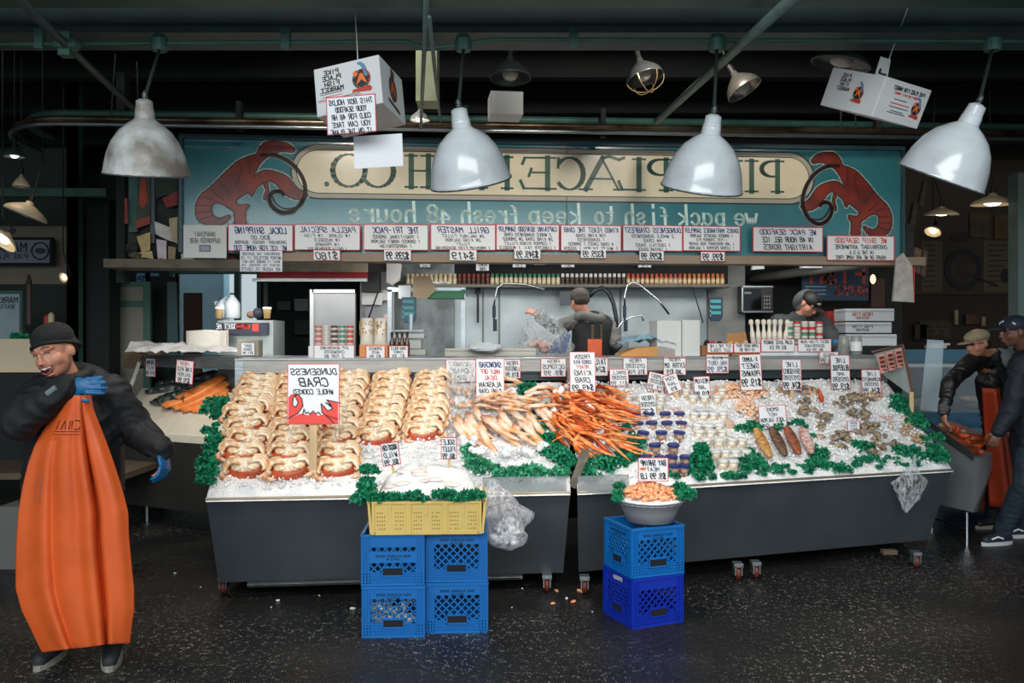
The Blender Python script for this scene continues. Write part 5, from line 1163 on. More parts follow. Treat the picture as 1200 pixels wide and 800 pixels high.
# steel bowl with bay shrimp
bx, by, bz = at(762,0,4.95).x, 4.96, .562
bw = thing('steel_bowl', 'wide steel bowl heaped with shrimp on the right crate stack', 'bowl', (bx,by,bz))
k = MB(); k.shell([(.11,.0),(.135,.005),(.155,.06),(.190,.125),(.202,.129),(.200,.134),(.188,.130),(.150,.06),(.13,.012),(.0,.008)], 40); obj('bowl', k, mat('bowl_steel', hx(190,188,186), .45, .5), bw, smooth=True)
k = MB(); k.lathe([(.186,.115),(.18,.135),(.14,.15),(.0,.165)], 30); 
for i in range(60): a = U(0,6.28); r = U(.12,.18); k.ell((r*math.cos(a), r*math.sin(a), .135), (.014,.012,.008), 6, 4)
o = obj('crushed_ice', k, ICE, None, (bx,by,bz)); tag(o, 'crushed ice ring in the steel bowl under the shrimp', 'ice', kind='stuff')
SH = mat('cooked_shrimp', hx(240,150,98), .38, 0, .5, 30, c2=hx(246,190,150)); sm_ = prawn_me(SH, .042, .0075)
for i in range(250):
    a = U(0,6.28); r = .155*math.sqrt(U(0,1)); z = .145+.062*(1-(r/.16)**2)+U(-.004,.006)
    o = link('shrimp', sm_, None, (bx+r*math.cos(a), by+r*math.sin(a), bz+z), (U(-.7,.7),U(-.7,.7),U(0,6.28))); s = U(.8,1.15); o.scale = (s,s,s); zn = ('upper ' if r < .08 else 'lower ')+('front' if math.sin(a) < 0 else 'back')+(' left' if math.cos(a) < 0 else ' right'); tag(o, 'small cooked orange shrimp on the %s of the steel bowl heap' % zn, 'shrimp', 'shrimp in the steel bowl, '+zn)
kale_world([(bx-.19,by-.02,bz+.16),(bx-.17,by+.06,bz+.19),(bx-.19,by-.05,bz+.13)], 'kale tuft on the left rim of the steel bowl', .04, 70)
kale_world([(bx+.17,by-.06,bz+.15),(bx+.21,by-.02,bz+.16),(bx+.18,by+.03,bz+.18)], 'kale tuft on the right rim of the steel bowl', .045, 80)
# ================================================================ PLASTIC BAGS
BAG = film('clear_bag', hx(206,212,216), .04, .5, 15); BAGW = film('milky_bag', hx(206,206,212), .24, .6, 12)
def bag(label, c, prof, m, squash=.5, crinkle=.16, name='plastic_bag', rotz=0.0, skew=0.0):
    k = MB(); n = 22
    def fn(a, b):
        i = b*(len(prof)-1); j = min(int(i), len(prof)-2); t = i-j; r = prof[j][0]*(1-t)+prof[j+1][0]*t; z = prof[j][1]*(1-t)+prof[j+1][1]*t
        th = a*2*math.pi; q = 1+crinkle*noise.noise(Vector((math.cos(th)*1.8, math.sin(th)*1.8, z*12+c[0]*5)))*1.6+crinkle*.6*noise.noise(Vector((math.cos(th)*5, math.sin(th)*5, z*25)))
        return (r*q*math.cos(th)+skew*z, r*q*squash*math.sin(th), z)
    k.grid(fn, n*2, 22); o = obj(name, k, m, None, c, (0,0,rotz), smooth=True); return tag(o, label, 'bag')
p = at(597,645,4.98)
bag('milky plastic bag of ice hanging beside the yellow crate', p, [(.01,0),(.09,.03),(.135,.10),(.14,.17),(.15,.23),(.09,.32),(.04,.38),(.02,.42)], BAGW, .45, .3, skew=-.25)
k = MB()
for i in range(40): k.ell((U(-.07,.07),U(-.03,.03),U(-.07,.06)),(U(.01,.03),.02,U(.01,.025)),7,5,None,.2)
tag(obj('ice_lump', k, ICE, None, p+Vector((-.02,0,.12)), smooth=True), 'ice inside the milky hanging bag', 'ice')
p = at(1062,601,6.15); bag('clear plastic bag hanging on the right table front', p, [(.005,0),(.05,.07),(.10,.16),(.105,.22),(.06,.29),(.02,.34),(.008,.42)], BAG, .3, .4, skew=.15)
p, _ = bed(541, 480, 0); bag('tall clear bag standing on the crabs under the header card', p, [(.09,0),(.11,.03),(.115,.12),(.10,.22),(.085,.32),(.08,.36)], BAG, .4, .22)
p = at(1058,353,7.2); k = MB(); k.hexa([(-.09,-.02,0),(.09,-.02,-.01),(.09,.02,-.01),(-.09,.02,0),(-.06,-.012,.36),(.08,-.012,.30),(.08,.012,.30),(-.06,.012,.36)]); k.prism([(-.06,.36),(.0,.41),(.08,.30)], -.01, .01); o = obj('paper_bag', k, mat('stained_white_bag', hx(176,172,166), .7, 0, .25, 14, .3), None, p, (0,0,.1), bevel=.004); tag(o, 'stained white paper bag hanging off the right end of the sign', 'bag')
k = MB(); k.box(.088,.092,-.021,.021,-.01,.29); obj('red_edge', k, CARDRED, o)
# litter on the floor
for i, (px, py, s, c) in enumerate([(648,708,.02,SH),(672,706,.022,SH),(664,702,.02,ICE),(680,694,.03,SH),(652,693,.02,SH),(326,704,.014,WPAPER),(413,714,.02,WPAPER),(318,712,.01,WPAPER),(374,698,.01,CLAM),(612,690,.012,WPAPER),(694,717,.008,WPAPER),(205,672,.012,WPAPER),(235,688,.008,WPAPER),(600,712,.008,WPAPER),(1008,738,.006,WPAPER)]):
    Y = 1.62/((py-HZ)/F); k = MB(); k.ell((0,0,s*.35),(s,s*.5,s*.4),7,5,None,.2); tag(obj('scrap', k, c, None, ((px-600)/F*Y, Y, 0), (0,0,U(0,3))), ['orange shrimp scrap','orange shrimp scrap','white lump of ice','orange shrimp scrap','orange shrimp scrap'][i]+' on the floor, %s from left near the red wheels' % nth([0,3,2,4,1][i]) if i < 5 else 'pale scrap of litter on the dark floor', 'scrap', None if i < 5 else 'pale scraps on the floor')
# ================================================================ BEHIND THE COUNTER
def ctr(px, back=.14): p = FH.pt(px, 400, back); p.z = HT; return p
# bottle shelf on the steel wall
sh = thing('bottle_shelf', 'long dark shelf of capped bottles on the steel wall', 'shelf', (0, 8.8, 0))
za = at(0,333,8.75).z
obj('shelf_board', MB().box(at(471,0,8.75).x, at(856,0,8.75).x, -.08, .2, za-.03, za), mat('shelf_steel', hx(92,92,84), .45, .5, .2, 4), sh)
obj('upper_board', MB().box(at(478,0,8.75).x, at(860,0,8.75).x, -.12, .2, at(0,307,8.75).z-.0, at(0,302,8.75).z), STEEL, sh)
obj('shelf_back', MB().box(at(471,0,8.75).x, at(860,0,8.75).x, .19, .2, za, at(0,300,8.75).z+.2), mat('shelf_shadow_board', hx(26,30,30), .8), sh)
CAPC = {'green':hx(20,110,78),'white':hx(214,214,210),'red':hx(176,52,34),'orange':hx(190,96,44),'dark red':hx(120,30,26),'tan':hx(200,170,120)}
BODYC = {'green':hx(214,198,160),'white':hx(92,70,54),'red':hx(200,140,100),'orange':hx(216,160,96),'dark red':hx(120,50,34),'tan':hx(222,206,170)}
bproto = {}
for c in CAPC:
    t = thing('seasoning_bottle', '', 'bottle'); k = MB(); k.lathe([(.018,0),(.020,.004),(.020,.06),(.017,.075)], 10); obj('bottle_body', k, mat('bottle_body_'+c.replace(' ','_'), BODYC[c], .4, 0, .3, 30), t, smooth=True)
    k = MB(); k.lathe([(.0205,.018),(.0207,.019),(.0207,.05),(.0205,.051)], 10); obj('bottle_label', k, mat('bottle_label_'+c.replace(' ','_'), tuple(x*.9 for x in BODYC['tan'][:3])+(1,) if c not in ('white','dark red') else hx(60,44,40), .5), t)
    k = MB(); k.lathe([(.015,.075),(.0165,.077),(.0165,.105),(.012,.112)], 10); obj('cap', k, mat('cap_'+c.replace(' ','_'), CAPC[c], .4), t); bproto[c] = Placer(t)
cnt = {}
x = 478.0
while x < 851:
    c = 'tan' if x < 538 else 'dark red' if x < 572 else 'green' if x < 656 else 'white' if x < 732 else 'red' if x < 800 else 'orange'
    n = cnt.get(c, 0); cnt[c] = n+1; w = at(x, 333, 8.78)
    bproto[c]('%s capped seasoning bottle, %s from left of its colour on the long shelf' % (c, nth(n)), (w.x, 8.78, za), (0,0,U(0,6)), 'seasoning bottles on the long shelf'); x += 5.5
for i, px in enumerate([562,569,576,583,590,597,604]):
    k = MB(); k.cb((0,0,.02),(.05,.04,.03)); tag(obj('spice_tin', k, mat('green_gold_tin', hx(96,140,70), .4, .3), None, (at(px,0,8.75).x,8.7,at(0,302,8.75).z+.0)), 'green and gold spice tin, %s from left above the bottles' % nth(i), 'tin', 'green tins on the upper board')
for i, px in enumerate([645,652,659,666,673,680,687]):
    k = MB(); k.lathe([(.02,0),(.02,.035),(.016,.04)], 10); tag(obj('spice_tin', k, mat('red_tin', hx(150,60,56), .4, .3), None, (at(px,0,8.75).x,8.72,at(0,302,8.75).z)), 'small red tin, %s from left above the bottles' % nth(i), 'tin', 'red tins on the upper board')
# pre-rinse hoses and taps
def tap(label, pts, r, m, cat, spray=None):
    o = pipe(('spray_hose' if spray else 'tap'), label, pts[0], pts[1], .001, m, cat); 
    k = MB(); base = Vector(pts[0]); k.tube([Vector(p)-base for p in pts], r, 8); o.data = mesh(k, m, True)
    if spray:
        k = MB(); e = Vector(pts[-1])-base; k.tube([e, e-Vector((0,0,.12))], .018, 8); k.tube([e-Vector((0,0,.12)), e-Vector((0,0,.26))], .011, 8); k.cb(e-Vector((-.02,0,.2)), (.02,.02,.12)); obj('spray_head', k, mat('blue_black_rubber', hx(26,42,58), .5), o)
    return o
tap('left pre-rinse hose arching over the sink with a dark spray head', [at(642,340,8.7),at(615,333,8.7),at(590,332,8.7),at(583,337,8.7),at(580,350,8.7),at(579,358,8.7)], .010, CHROME, 'hose', True)
tap('right pre-rinse hose arching left of the white box with a dark spray head', [at(784,368,8.6),at(770,350,8.6),at(750,334,8.6),at(742,330,8.6),at(735,334,8.6),at(732,348,8.6),at(732,358,8.6)], .011, CHROME, 'hose', True)
tap('bent chrome tap below the right hose', [at(722,410,8.6),at(722,388,8.6),at(728,378,8.6),at(740,371,8.6),at(752,369,8.6),at(754,376,8.6)], .009, CHROME, 'tap')
k = MB(); base = at(690,345,8.65); pts = []
tap('dark coiled spring hose curving behind the staff member', [at(690,348,8.7),at(697,340,8.7),at(706,337,8.7),at(713,343,8.7),at(719,356,8.7),at(722,372,8.7),at(723,386,8.7)], .022, mat('dark_spring', hx(62,72,78), .4, .6, .5, 40), 'hose')
k = MB(); k.cb((0,0,.06),(.24,.1,.12)); k.cb((-.08,-.03,.16),(.02,.02,.1)); k.cb((.06,-.03,.15),(.02,.02,.06)); tag(obj('sink_fitting', k, CHROME, None, at(722,412,8.5)), 'chrome sink fitting below the coiled hose', 'tap')
pipe('wall_cable', 'black cable hanging on the steel wall right of the hoses', at(810,332,8.75), at(824,378,8.75), .006, RUBBER, 'cable')
k = MB(); k.box(-.012,.012,0,.01,0,.35); k.box(-.03,.03,-.01,.01,.3,.42); tag(obj('knife', k, RUBBER, None, at(560,378,8.9)), 'long dark handled tool hanging left of the hoses', 'tool')
k = MB(); k.box(-.07,.07,0,.02,0,.18); tag(obj('wall_panel', k, mat('dark_blue_grey_panel', hx(70,80,88), .5), None, at(664,358,8.85)), 'dark grey panel on the wall above the staff member', 'panel')
# hanging electronic scales, one at each side
def hscale(label, px, py0, py1, Y, w, m):
    a = at(px, py1, Y); h = (py1-py0)/F*Y; o = thing('scale_display', label, 'scale', a)
    k = MB(); k.prism([(-w/2,.04),(-w*.3,0),(w*.3,0),(w/2,.04),(w/2,h),(-w/2,h)], 0, .05); obj('housing', k, m, o, bevel=.004)
    k = MB()
    for i in range(3): k.box(-w*.36,w*.36,-.003,0,h*(.28+.24*i),h*(.28+.24*i)+h*.13)
    obj('display', k, mat('teal_lcd', hx(60,156,160), .3), o); k = MB()
    for i in range(4): k.box(-w*.42,-w*.38,-.003,0,h*(.2+.2*i),h*(.2+.2*i)+.012)
    obj('lettering', k, WPAPER, o); return o
hscale('blue scale display on its post at the left of the steel wall', 479,348,378,7.6,.125, mat('blue_grey_housing', hx(44,92,112), .4))
hscale('dark blue hanging scale display at the right of the steel wall', 839,348,376,8.7,.14, mat('navy_housing', hx(20,44,66), .4))
# weighing scale on the counter
p = at(480,417,7.4); o = thing('counter_scale', 'grey counter scale with a flat pan left of the steel wall', 'scale', (p.x,p.y,HT))
k = MB(); k.cb((0,0,.03),(.30,.26,.05)); k.cb((0,0,.10),(.22,.2,.08)); k.cb((0,0,.17),(.28,.24,.04)); obj('scale_body', k, mat('pale_grey_plastic', hx(176,180,176), .5), o, bevel=.006)
k = MB(); k.cb((0,0,.215),(.27,.25,.012)); obj('pan', k, STEEL, o); k = MB(); k.tube([(0,.1,.2),(0,.1,.36)], .02, 8); obj('post', k, CHROME, o)
k = MB()
for s in (-1, 1): k.box(s*.34-.02, s*.34+.02, -.02, .02, 0, .62)
k.box(-.36,.36,-.02,.02,.60,.64); tag(obj('steel_rack', k, STEEL, None, (at(500,0,7.9).x,7.9,HT-.02)), 'steel frame shelf standing behind the counter scale', 'shelf')
k = MB(); k.box(-.17,.17,-.1,.1,0,.06); k.box(-.18,.18,-.11,.11,.055,.07); tag(obj('green_tray', k, mat('green_plastic', hx(20,124,74), .4), None, at(523,350,7.9)), 'green plastic tray on top of the steel frame', 'tray')
k = MB(); k.box(-.05,.05,-.04,.04,0,.12); tag(obj('small_box', k, WPAPER, None, at(474,350,7.8)), 'white box on the left end of the steel frame', 'box')
k = MB(); k.prism([(-.1,0),(.02,-.01),(.1,.06),(.06,.2),(-.1,.2)], 0, .02); tag(obj('cardboard_sheet', k, mat('tan_board', hx(196,170,140), .8), None, at(497,349,7.75)), 'tan cardboard sheet behind the scale display', 'board')
# wall clutter between opening and steel wall
k = MB(); k.box(0,.02,0,.02,0,.1)
st = Frame(at(422,0,8.6).x, 8.6, at(532,0,8.9).x, 8.9); k = MB(); k.box(at(422,0,8.6).x, at(462,0,8.6).x, 8.6, 8.64, .35, 2.6); struct('wall_partition', k, mat('pale_partition', hx(150,154,156), .6, 0, .2, 3))
k = MB(); k.box(at(462,0,8.9).x, at(532,0,8.9).x, 8.95, 9.0, .35, 2.6); struct('wall_partition', k, mat('mottled_steel', hx(132,142,144), .5, .3, .5, 6))
k = MB(); k.cb((0,0,.09),(.18,.08,.20)); k.cb((-.0,-.042,.17),(.14,.004,.02)); tag(obj('wall_box', k, RUBBER, None, at(435,341,8.5), bevel=.004), 'black wall mounted box above the nut bags', 'box')
k = MB(); k.prism([(-.06,.03),(0,0),(.07,.05),(.09,.2),(.02,.27),(-.06,.24)], 0, .05); tag(obj('speaker', k, mat('pale_grey_speaker', hx(168,166,164), .5), None, at(460,334,8.4)), 'pale grey angled speaker below the tri-pack price tag', 'speaker')
pipe('power_cord', 'black cord hanging in a loop above the nut bags', at(443,342,8.45), at(430,378,8.45), .008, RUBBER, 'cord')
for i, (x0,x1,y0,y1,c) in enumerate([(424,448,343,357,(206,206,206)),(448,458,340,352,(190,190,186)),(450,457,368,378,(206,180,180)),(428,440,360,372,(150,150,160)),(424,460,304,318,(70,64,60))]):
    a = at(x0,y1,8.55); b = at(x1,y0,8.55); k = MB(); k.box(a.x,b.x,8.55,8.556,a.z,b.z); tag(obj('pinned_sheet', k, mat('sheet_%d' % i, hx(*c), .7)), ['white notice under the black wall box','pale notice right of the black wall box','pinkish note above the nut bags','grey note by the hanging cord','dark poster above the black wall box'][i], 'notice')
# dark opening with the red and white awning, and shelves beyond
aw = thing('awning', 'red and off-white striped awning strip over the dark opening', 'awning', at(370,326,8.3)); k = MB()
k.box(-.52,.5,0,.05,.05,.22); obj('cream_strip', k, mat('dirty_cream_cloth', hx(176,164,142), .8, 0, .2, 10), aw)
k = MB(); k.box(-.55,.5,-.01,.06,-.0,.06); k.box(-.1,.5,-.01,.06,.19,.23); obj('red_strip', k, mat('dark_red_cloth', hx(140,30,34), .7), aw)
k = MB(); k.box(-.62,.5,-.0,.05,-.03,.0); obj('bar', k, STEEL, aw)
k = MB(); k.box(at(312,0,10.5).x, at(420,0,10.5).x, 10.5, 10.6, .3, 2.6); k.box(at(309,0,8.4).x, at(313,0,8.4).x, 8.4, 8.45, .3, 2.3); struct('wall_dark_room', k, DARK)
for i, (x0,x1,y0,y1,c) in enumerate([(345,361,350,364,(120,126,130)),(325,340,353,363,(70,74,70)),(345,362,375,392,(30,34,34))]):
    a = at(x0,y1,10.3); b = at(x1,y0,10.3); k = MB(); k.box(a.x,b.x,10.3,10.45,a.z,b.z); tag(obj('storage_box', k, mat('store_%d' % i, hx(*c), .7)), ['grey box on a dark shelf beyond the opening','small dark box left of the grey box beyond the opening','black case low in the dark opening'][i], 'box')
a = at(366,410,8.0); b = at(416,343,8.0); k = MB(); k.box(a.x,b.x,8.0,8.05,a.z-.6,b.z); o = obj('steel_cabinet', k, mat('grey_cabinet', hx(126,128,130), .5, .2, .1, 4)); tag(o, 'grey steel cabinet door panel behind the jar stack', 'cabinet')
k = MB(); k.box(a.x-.02,a.x+.015,7.985,8.0,a.z-.6,b.z+.03); k.box(a.x,b.x,7.985,8.0,b.z,b.z+.03); obj('cabinet_frame', k, mat('cabinet_edge', hx(170,172,172), .4, .5), o)
# jar stacks on the counter
def jarstack(px0, px1, pytop, ncol, nrow, cols, where, seed):
    Y = ctr((px0+px1)/2).y; w = (px1-px0)/F*Y; cw = w/ncol; h = ((417-pytop)/F*Y-.10)/nrow*1.0
    r = cw*.42
    protos = {}
    for c, col in cols.items():
        t = thing('small_jar', '', 'jar'); k = MB(); k.lathe([(r,0),(r,.62*h)], 12); obj('jar_body', k, mat('jar_body_'+c, tuple(min(1,x*.6+.1) for x in col[:3])+(1,), .35), t, smooth=False)
        k = MB(); k.lathe([(r*1.05,.6*h),(r*1.05,.92*h),(r*.95,.96*h)], 12); obj('lid', k, mat('jar_lid_'+c, col, .4), t)
        k = MB(); k.lathe([(r*1.02,.14*h),(r*1.02,.5*h)], 12); obj('jar_label', k, mat('jar_paper', hx(206,196,186), .5), t); protos[c] = Placer(t)
    names = list(cols); used = set()
    for i in range(ncol):
        for j in range(nrow):
            c = names[i % len(names)] if seed == 1 else R.choice(names); used.add(c); p = ctr(px0+(i+.5)*(px1-px0)/ncol, .10)
            protos[c]('%s lidded small jar, column %d, level %d, in the %s' % (c, i+1, j+1, where), (p.x, p.y, HT+.095+j*h), (0,0,U(0,6)), 'jars in the '+where)
    for c in names:
        if c not in used:
            o = protos[c].p
            for q in list(o.children): bpy.data.objects.remove(q)
            bpy.data.objects.remove(o)
RC = {'pink':hx(206,110,96),'white':hx(208,204,198),'brown':hx(84,50,44),'green':hx(70,150,120),'red':hx(196,70,60)}
jarstack(368,415,379,5,4,RC,'left jar stack',1); jarstack(928,972,376,5,4,{'crimson':hx(190,50,50),'ivory':hx(214,206,196),'teal':hx(60,140,110)},'right jar stack',2)
def ctray(label, px0, px1, h, d, m, name='display_box', back=.02):
    a = ctr(px0, back); b = ctr(px1, back); w = (b-a).length; k = MB(); k.box(0,w,0,d,0,.006); k.box(0,w,0,.006,0,h); k.box(0,.006,0,d,0,h); k.box(w-.006,w,0,d,0,h); k.box(0,w,d-.006,d,0,h)
    return tag(obj(name, k, m, None, a, (0,0,FH.yaw)), label, 'box')
ctray('white box holding the left jar stack', 361,415,.09,.2,WPAPER); ctray('white box holding the right jar stack', 925,974,.09,.2,WPAPER)
ctray('orange cardboard box under the two nut bags', 421,455,.10,.18,mat('orange_board', hx(214,140,84), .6)); ctray('small box with dark bottles next to the nut bags', 456,479,.09,.18,CARDB)
def cc_(lb, x0,x1,y0,y1, lines): card(lb, x0,x1,y0,y1, 0, lines, fr=FH, back=.0)
cc_('card reading DIP SEASONING CHOWDER under the left jar stack', 368,415,404,420, [('DIP SEASONINGS',I_,.3,.7),('CHOWDERS',I_,.3,.6),('2 FOR $5',I_,.32,.5)])
cc_('card reading SNACKS on the orange box of nut bags', 429,451,405,420, [('SMOKED',I_,.32,.7),('NUTS',I_,.3,.4),('$3.99',I_,.34,.6)])
cc_('card reading CRACKERS on the box of dark bottles', 456,478,405,419, [('CRAB ROLLS',I_,.32,.8),('FORKS',I_,.3,.5),('$1.99',I_,.34,.7)])
cc_('red-edged card reading CUT FISH STICKS on the counter', 829,859,402,413, [('CUT THE LINE',I_,.45,.85),('CUT TOOLS',I_,.45,.8)])
cc_('red-edged card reading LEMONS on the counter', 860,891,402,413, [('LEMON BAKED TREAT',I_,.4,.85),('10 FOR $5',I_,.45,.6)])
cc_('card reading CLAM JUICE under the white bottles', 892,931,397,412, [('CLAM JUICE SHAKER',I_,.4,.85),('$3.99 EA',I_,.4,.5)])
cc_('card reading BEST FISH RUB under the right jar stack', 935,974,397,412, [('BEST FISH RUB',I_,.32,.85),('SEASONINGS',I_,.3,.6),('$6.99 EA',I_,.3,.5)])
# bags of nuts
for i, px in enumerate((430, 446)):
    p = ctr(px, .10); k = MB(); k.grid(lambda a, b: ((.052-.006*b)*math.cos(6.283*a)*(1+.05*noise.noise(Vector((a*9,b*5,i)))), .03*math.sin(6.283*a)*(1-.6*b**3), b*.23), 18, 10); o = obj('nut_bag', k, mat('milky_film', hx(220,212,200), .3, 0, .3, 10), None, (p.x,p.y,HT+.08), smooth=True); tag(o, ['left','right'][i]+' clear bag of popcorn-like snacks in the orange box', 'bag')
    k = MB()
    for j in range(60): a = U(0,6.28); k.ell((.052*math.cos(a), .028*math.sin(a)*U(.8,1), U(.10,.21)), (.008,.007,.007), 5, 4)
    obj('snacks', k, mat('snack_tan', hx(206,172,124), .7, 0, .5, 60), o)
for i, px in enumerate((460,466,472,478)):
    p = ctr(px, .10); k = MB(); k.lathe([(.02,0),(.022,.1),(.01,.14),(.01,.17)], 10); o = obj('sauce_bottle', k, mat('brown_glass', hx(70,52,40), .2), None, (p.x,p.y,HT+.01), smooth=True); tag(o, 'brown sauce bottle, %s from left beside the nut bags' % nth(i), 'bottle'); k = MB(); k.lathe([(.012,.165),(.012,.19)],8); obj('cap', k, RUBBER, o)
# left end of the counter: crumpled bags, wrapped parcel, jugs, cups, box
k = MB(); k.grid(lambda a, b: ((a-.5)*1.0, (b-.5)*.4, .02+.09*math.sin(math.pi*b)*(1-.7*a)*(1+.5*noise.noise(Vector((a*9,b*5,2))))+.03*noise.noise(Vector((a*20,b*9,4)))*math.sin(math.pi*a)), 40, 16); 
tag(obj('plastic_sheet', k, mat('grey_film', hx(190,190,190), .3, 0, .3, 7), None, at(227,417,7.6)+Vector((-.05,.05,.02)), smooth=True), 'crumpled grey plastic sheet on top of the salmon case', 'sheet')
k = MB(); k.grid(lambda a, b: ((.17+.02*math.sin(a*25))*math.cos(6.283*a), .12*math.sin(6.283*a)*1.0, 0.0+b*.19+.02*noise.noise(Vector((a*8,b*4,8)))), 26, 8); k.ell((0,0,.17),(.16,.12,.03),16,6); tag(obj('wrapped_parcel', k, mat('white_wrap', hx(198,194,186), .5, 0, .1, 7, .3), None, at(243,412,7.75), (0,0,.15), smooth=True), 'white wrapped bundle on the crumpled sheet at the left', 'parcel')
b_ = at(262,395,8.0); k = MB(); k.box(-.02,.5,0,.4,-.9,0); tag(obj('side_cabinet', k, mat('white_cabinet_side', hx(150,160,160), .5), None, b_+Vector((-.04,.02,.16))), 'small steel shelf unit carrying jugs and cups at the left', 'cabinet')
a = at(251,392,7.98); b = at(314,378,7.98); k = MB(); k.box(a.x,b.x,7.96,8.02,a.z,b.z); bb = obj('carton_box', k, mat('dark_printed_carton', hx(40,44,64), .6)); tag(bb, 'dark printed carton reading TRUST ME under the milk jugs', 'box')
k = MB(); write(k, 'TRUST ME', (a.x+b.x)/2-.13, a.z+.055, .045, .2, .008, 7.957, .05, True, 0); obj('lettering', k, WPAPER, bb); k = MB(); write(k, 'DARN GOOD', (a.x+b.x)/2+.02, a.z+.055, .042, .13, .009, 7.957, .05, True, 0); k.box(b.x-.14,b.x-.08,7.955,7.96,a.z+.03,b.z-.01); obj('red_lettering', k, REDINK, bb)
JUG = mat('frosted_jug', hx(190,200,204), .4, 0, .1, 5)
for i, (px, s) in enumerate([(272,1.0),(260,.8)]):
    p = at(px, 373, 8.1); k = MB(); k.lathe([(.07*s,0),(.075*s,.01),(.075*s,.14*s),(.05*s,.18*s),(.02*s,.215*s),(.02*s,.23*s)], 14); o = obj('milk_jug', k, JUG, None, p, smooth=True); tag(o, ['large frosted plastic jug by the bright window','smaller jug left of the large frosted jug'][i], 'jug')
    k = MB(); k.tube([(-.07*s,0,.16*s),(-.085*s,0,.19*s),(-.05*s,0,.20*s)], .010, 6); obj('handle', k, JUG, o); k = MB(); k.lathe([(.022*s,.225*s),(.022*s,.24*s)], 10); obj('cap', k, DARK, o)
for i, (px, py) in enumerate([(257,373),(313,373)]):
    p = at(px, py, 7.95); k = MB(); k.lathe([(.028,0),(.038,.09),(.040,.092)], 14); o = obj('paper_cup', k, mat('tan_cup', hx(206,170,120), .6), None, p, smooth=True); tag(o, ['tan paper cup left of the jugs','tan paper cup at the right end of the printed carton'][i], 'cup'); k = MB(); k.lathe([(.041,.088),(.041,.1),(.036,.105)], 14); obj('lid', k, WPAPER, o)
for i, (px, py, c, w, h) in enumerate([(294,373,(120,90,80),.08,.07),(302,373,(36,44,60),.1,.1),(308,390,(190,190,190),.1,.12)]):
    p = at(px, py, 8.05); k = MB(); k.ell((0,0,h/2),(w/2,.04,h/2),10,7,None,.08); tag(obj('cloth_heap', k, mat('heap_%d' % i, hx(*c), .7), None, p), ['small brown heap between the jugs and right cup','dark blue bundle left of the right cup','white stuffed bag on the side of the printed carton'][i], 'bundle')
p = at(293,417,7.0); k = MB(); k.box(-.09,.09,-.06,.06,0,.14); o = obj('plastic_tub', k, mat('cloudy_tub', hx(150,144,132), .4), None, (p.x,p.y,HT), bevel=.01); tag(o, 'cloudy plastic tub at the left end of the steel counter', 'tub')
card('small blue and black card taped on the cloudy tub', 283,298,402,416, 6.92, [('DONT',B_,.3,.6),('TOUCH',I_,.3,.7),('$11.99',I_,.3,.8)], edge=False)
# blue bag with cardboard, white box, long white box
p = ctr(765, .2); k = MB(); k.prism([(-.24,0),(.24,0),(.24,.06),(.12,.085),(-.1,.07),(-.22,.02)], -.08, .08); tag(obj('cardboard_heap', k, mat('warm_cardboard', hx(206,150,88), .8, 0, .12, 6), None, (p.x,p.y,HT), (0,0,FH.yaw)), 'warm tan cardboard piece on the counter under the blue bag', 'cardboard')
k = MB(); k.grid(lambda a, b: ((a-.5)*.5, -.10+b*.25, (.07+.09*math.sin(math.pi*(.12+.8*a))*math.sin(math.pi*(.25+.6*b)))*(1+.25*noise.noise(Vector((a*9,b*7,1))))+.01), 30, 12); tag(obj('blue_bag', k, mat('light_blue_film', hx(140,184,206), .3, 0, .3, 8), None, (p.x,p.y,HT), (0,0,FH.yaw), smooth=True), 'light blue plastic bag draped over the cardboard', 'bag')
a = ctr(776,.1); b = ctr(826,.1); k = MB(); k.box(0,(b-a).length-.16,.02,.22,0,.30); k.box((b-a).length-.155,(b-a).length,0,.2,0,.305); tag(obj('white_box', k, BOXW, None, a, (0,0,FH.yaw), bevel=.003), 'tall plain white box on the counter right of the blue bag', 'box')
a = at(568,412,7.8); 
k = MB(); k.box(-.4,.4,-.12,.12,0,.07); k.box(-.4,.4,-.13,.13,.06,.08); tag(obj('long_tray', k, mat('beige_tray', hx(186,184,172), .5), None, (at(575,0,7.6).x,7.6,HT-.02), bevel=.004), 'long beige tray under the plastic bags left of the staff member', 'tray')
k = MB(); k.ell((0,0,.03),(.16,.08,.045),14,7,None,.1); tag(obj('clear_pack', k, mat('clear_pack_film', hx(196,202,206), .25), None, (at(568,0,7.4).x,7.4,HT+.04)), 'clear plastic pack lying on the long beige tray', 'pack')
# dark box with red yellow goods, cardboard flaps
ctray('open cardboard tray of dark and red packets', 828,857,.09,.2,CARDB, 'open_tray'); ctray('open cardboard tray of yellow packets', 858,890,.09,.2,CARDB, 'open_tray')
for i, (px, c, h) in enumerate([(834,(30,28,30),.13),(841,(180,60,44),.125),(849,(26,26,30),.12),(862,(214,190,60),.12),(869,(220,200,90),.11),(880,(190,180,170),.12)]):
    p = ctr(px, .1); k = MB(); k.ell((0,0,h*.5),(.03,.05,h*.5),10,6,None,.08); tag(obj('packet', k, mat('packet_%d' % i, hx(*c), .5), None, (p.x,p.y,HT+.01)), ['black packet leftmost in the cardboard tray','red packet between the two black ones','second black packet by the red one','yellow packet in the right tray','second yellow packet in the right tray','pale packet at the right of the yellow ones'][i], 'packet')
for i, (x0,x1,y0,y1,rl) in enumerate([(863,876,383,402,.1),(878,890,383,402,-.15)]):
    a = ctr(x0,.2); b = ctr(x1,.2); k = MB(); k.box(0,b.x-a.x,0,.004,0,.16); tag(obj('cardboard_flap', k, CARDB, None, a+Vector((0,0,.04)), (-.2,rl,0)), ['left','right'][i]+' raised cardboard flap behind the yellow packets', 'cardboard')
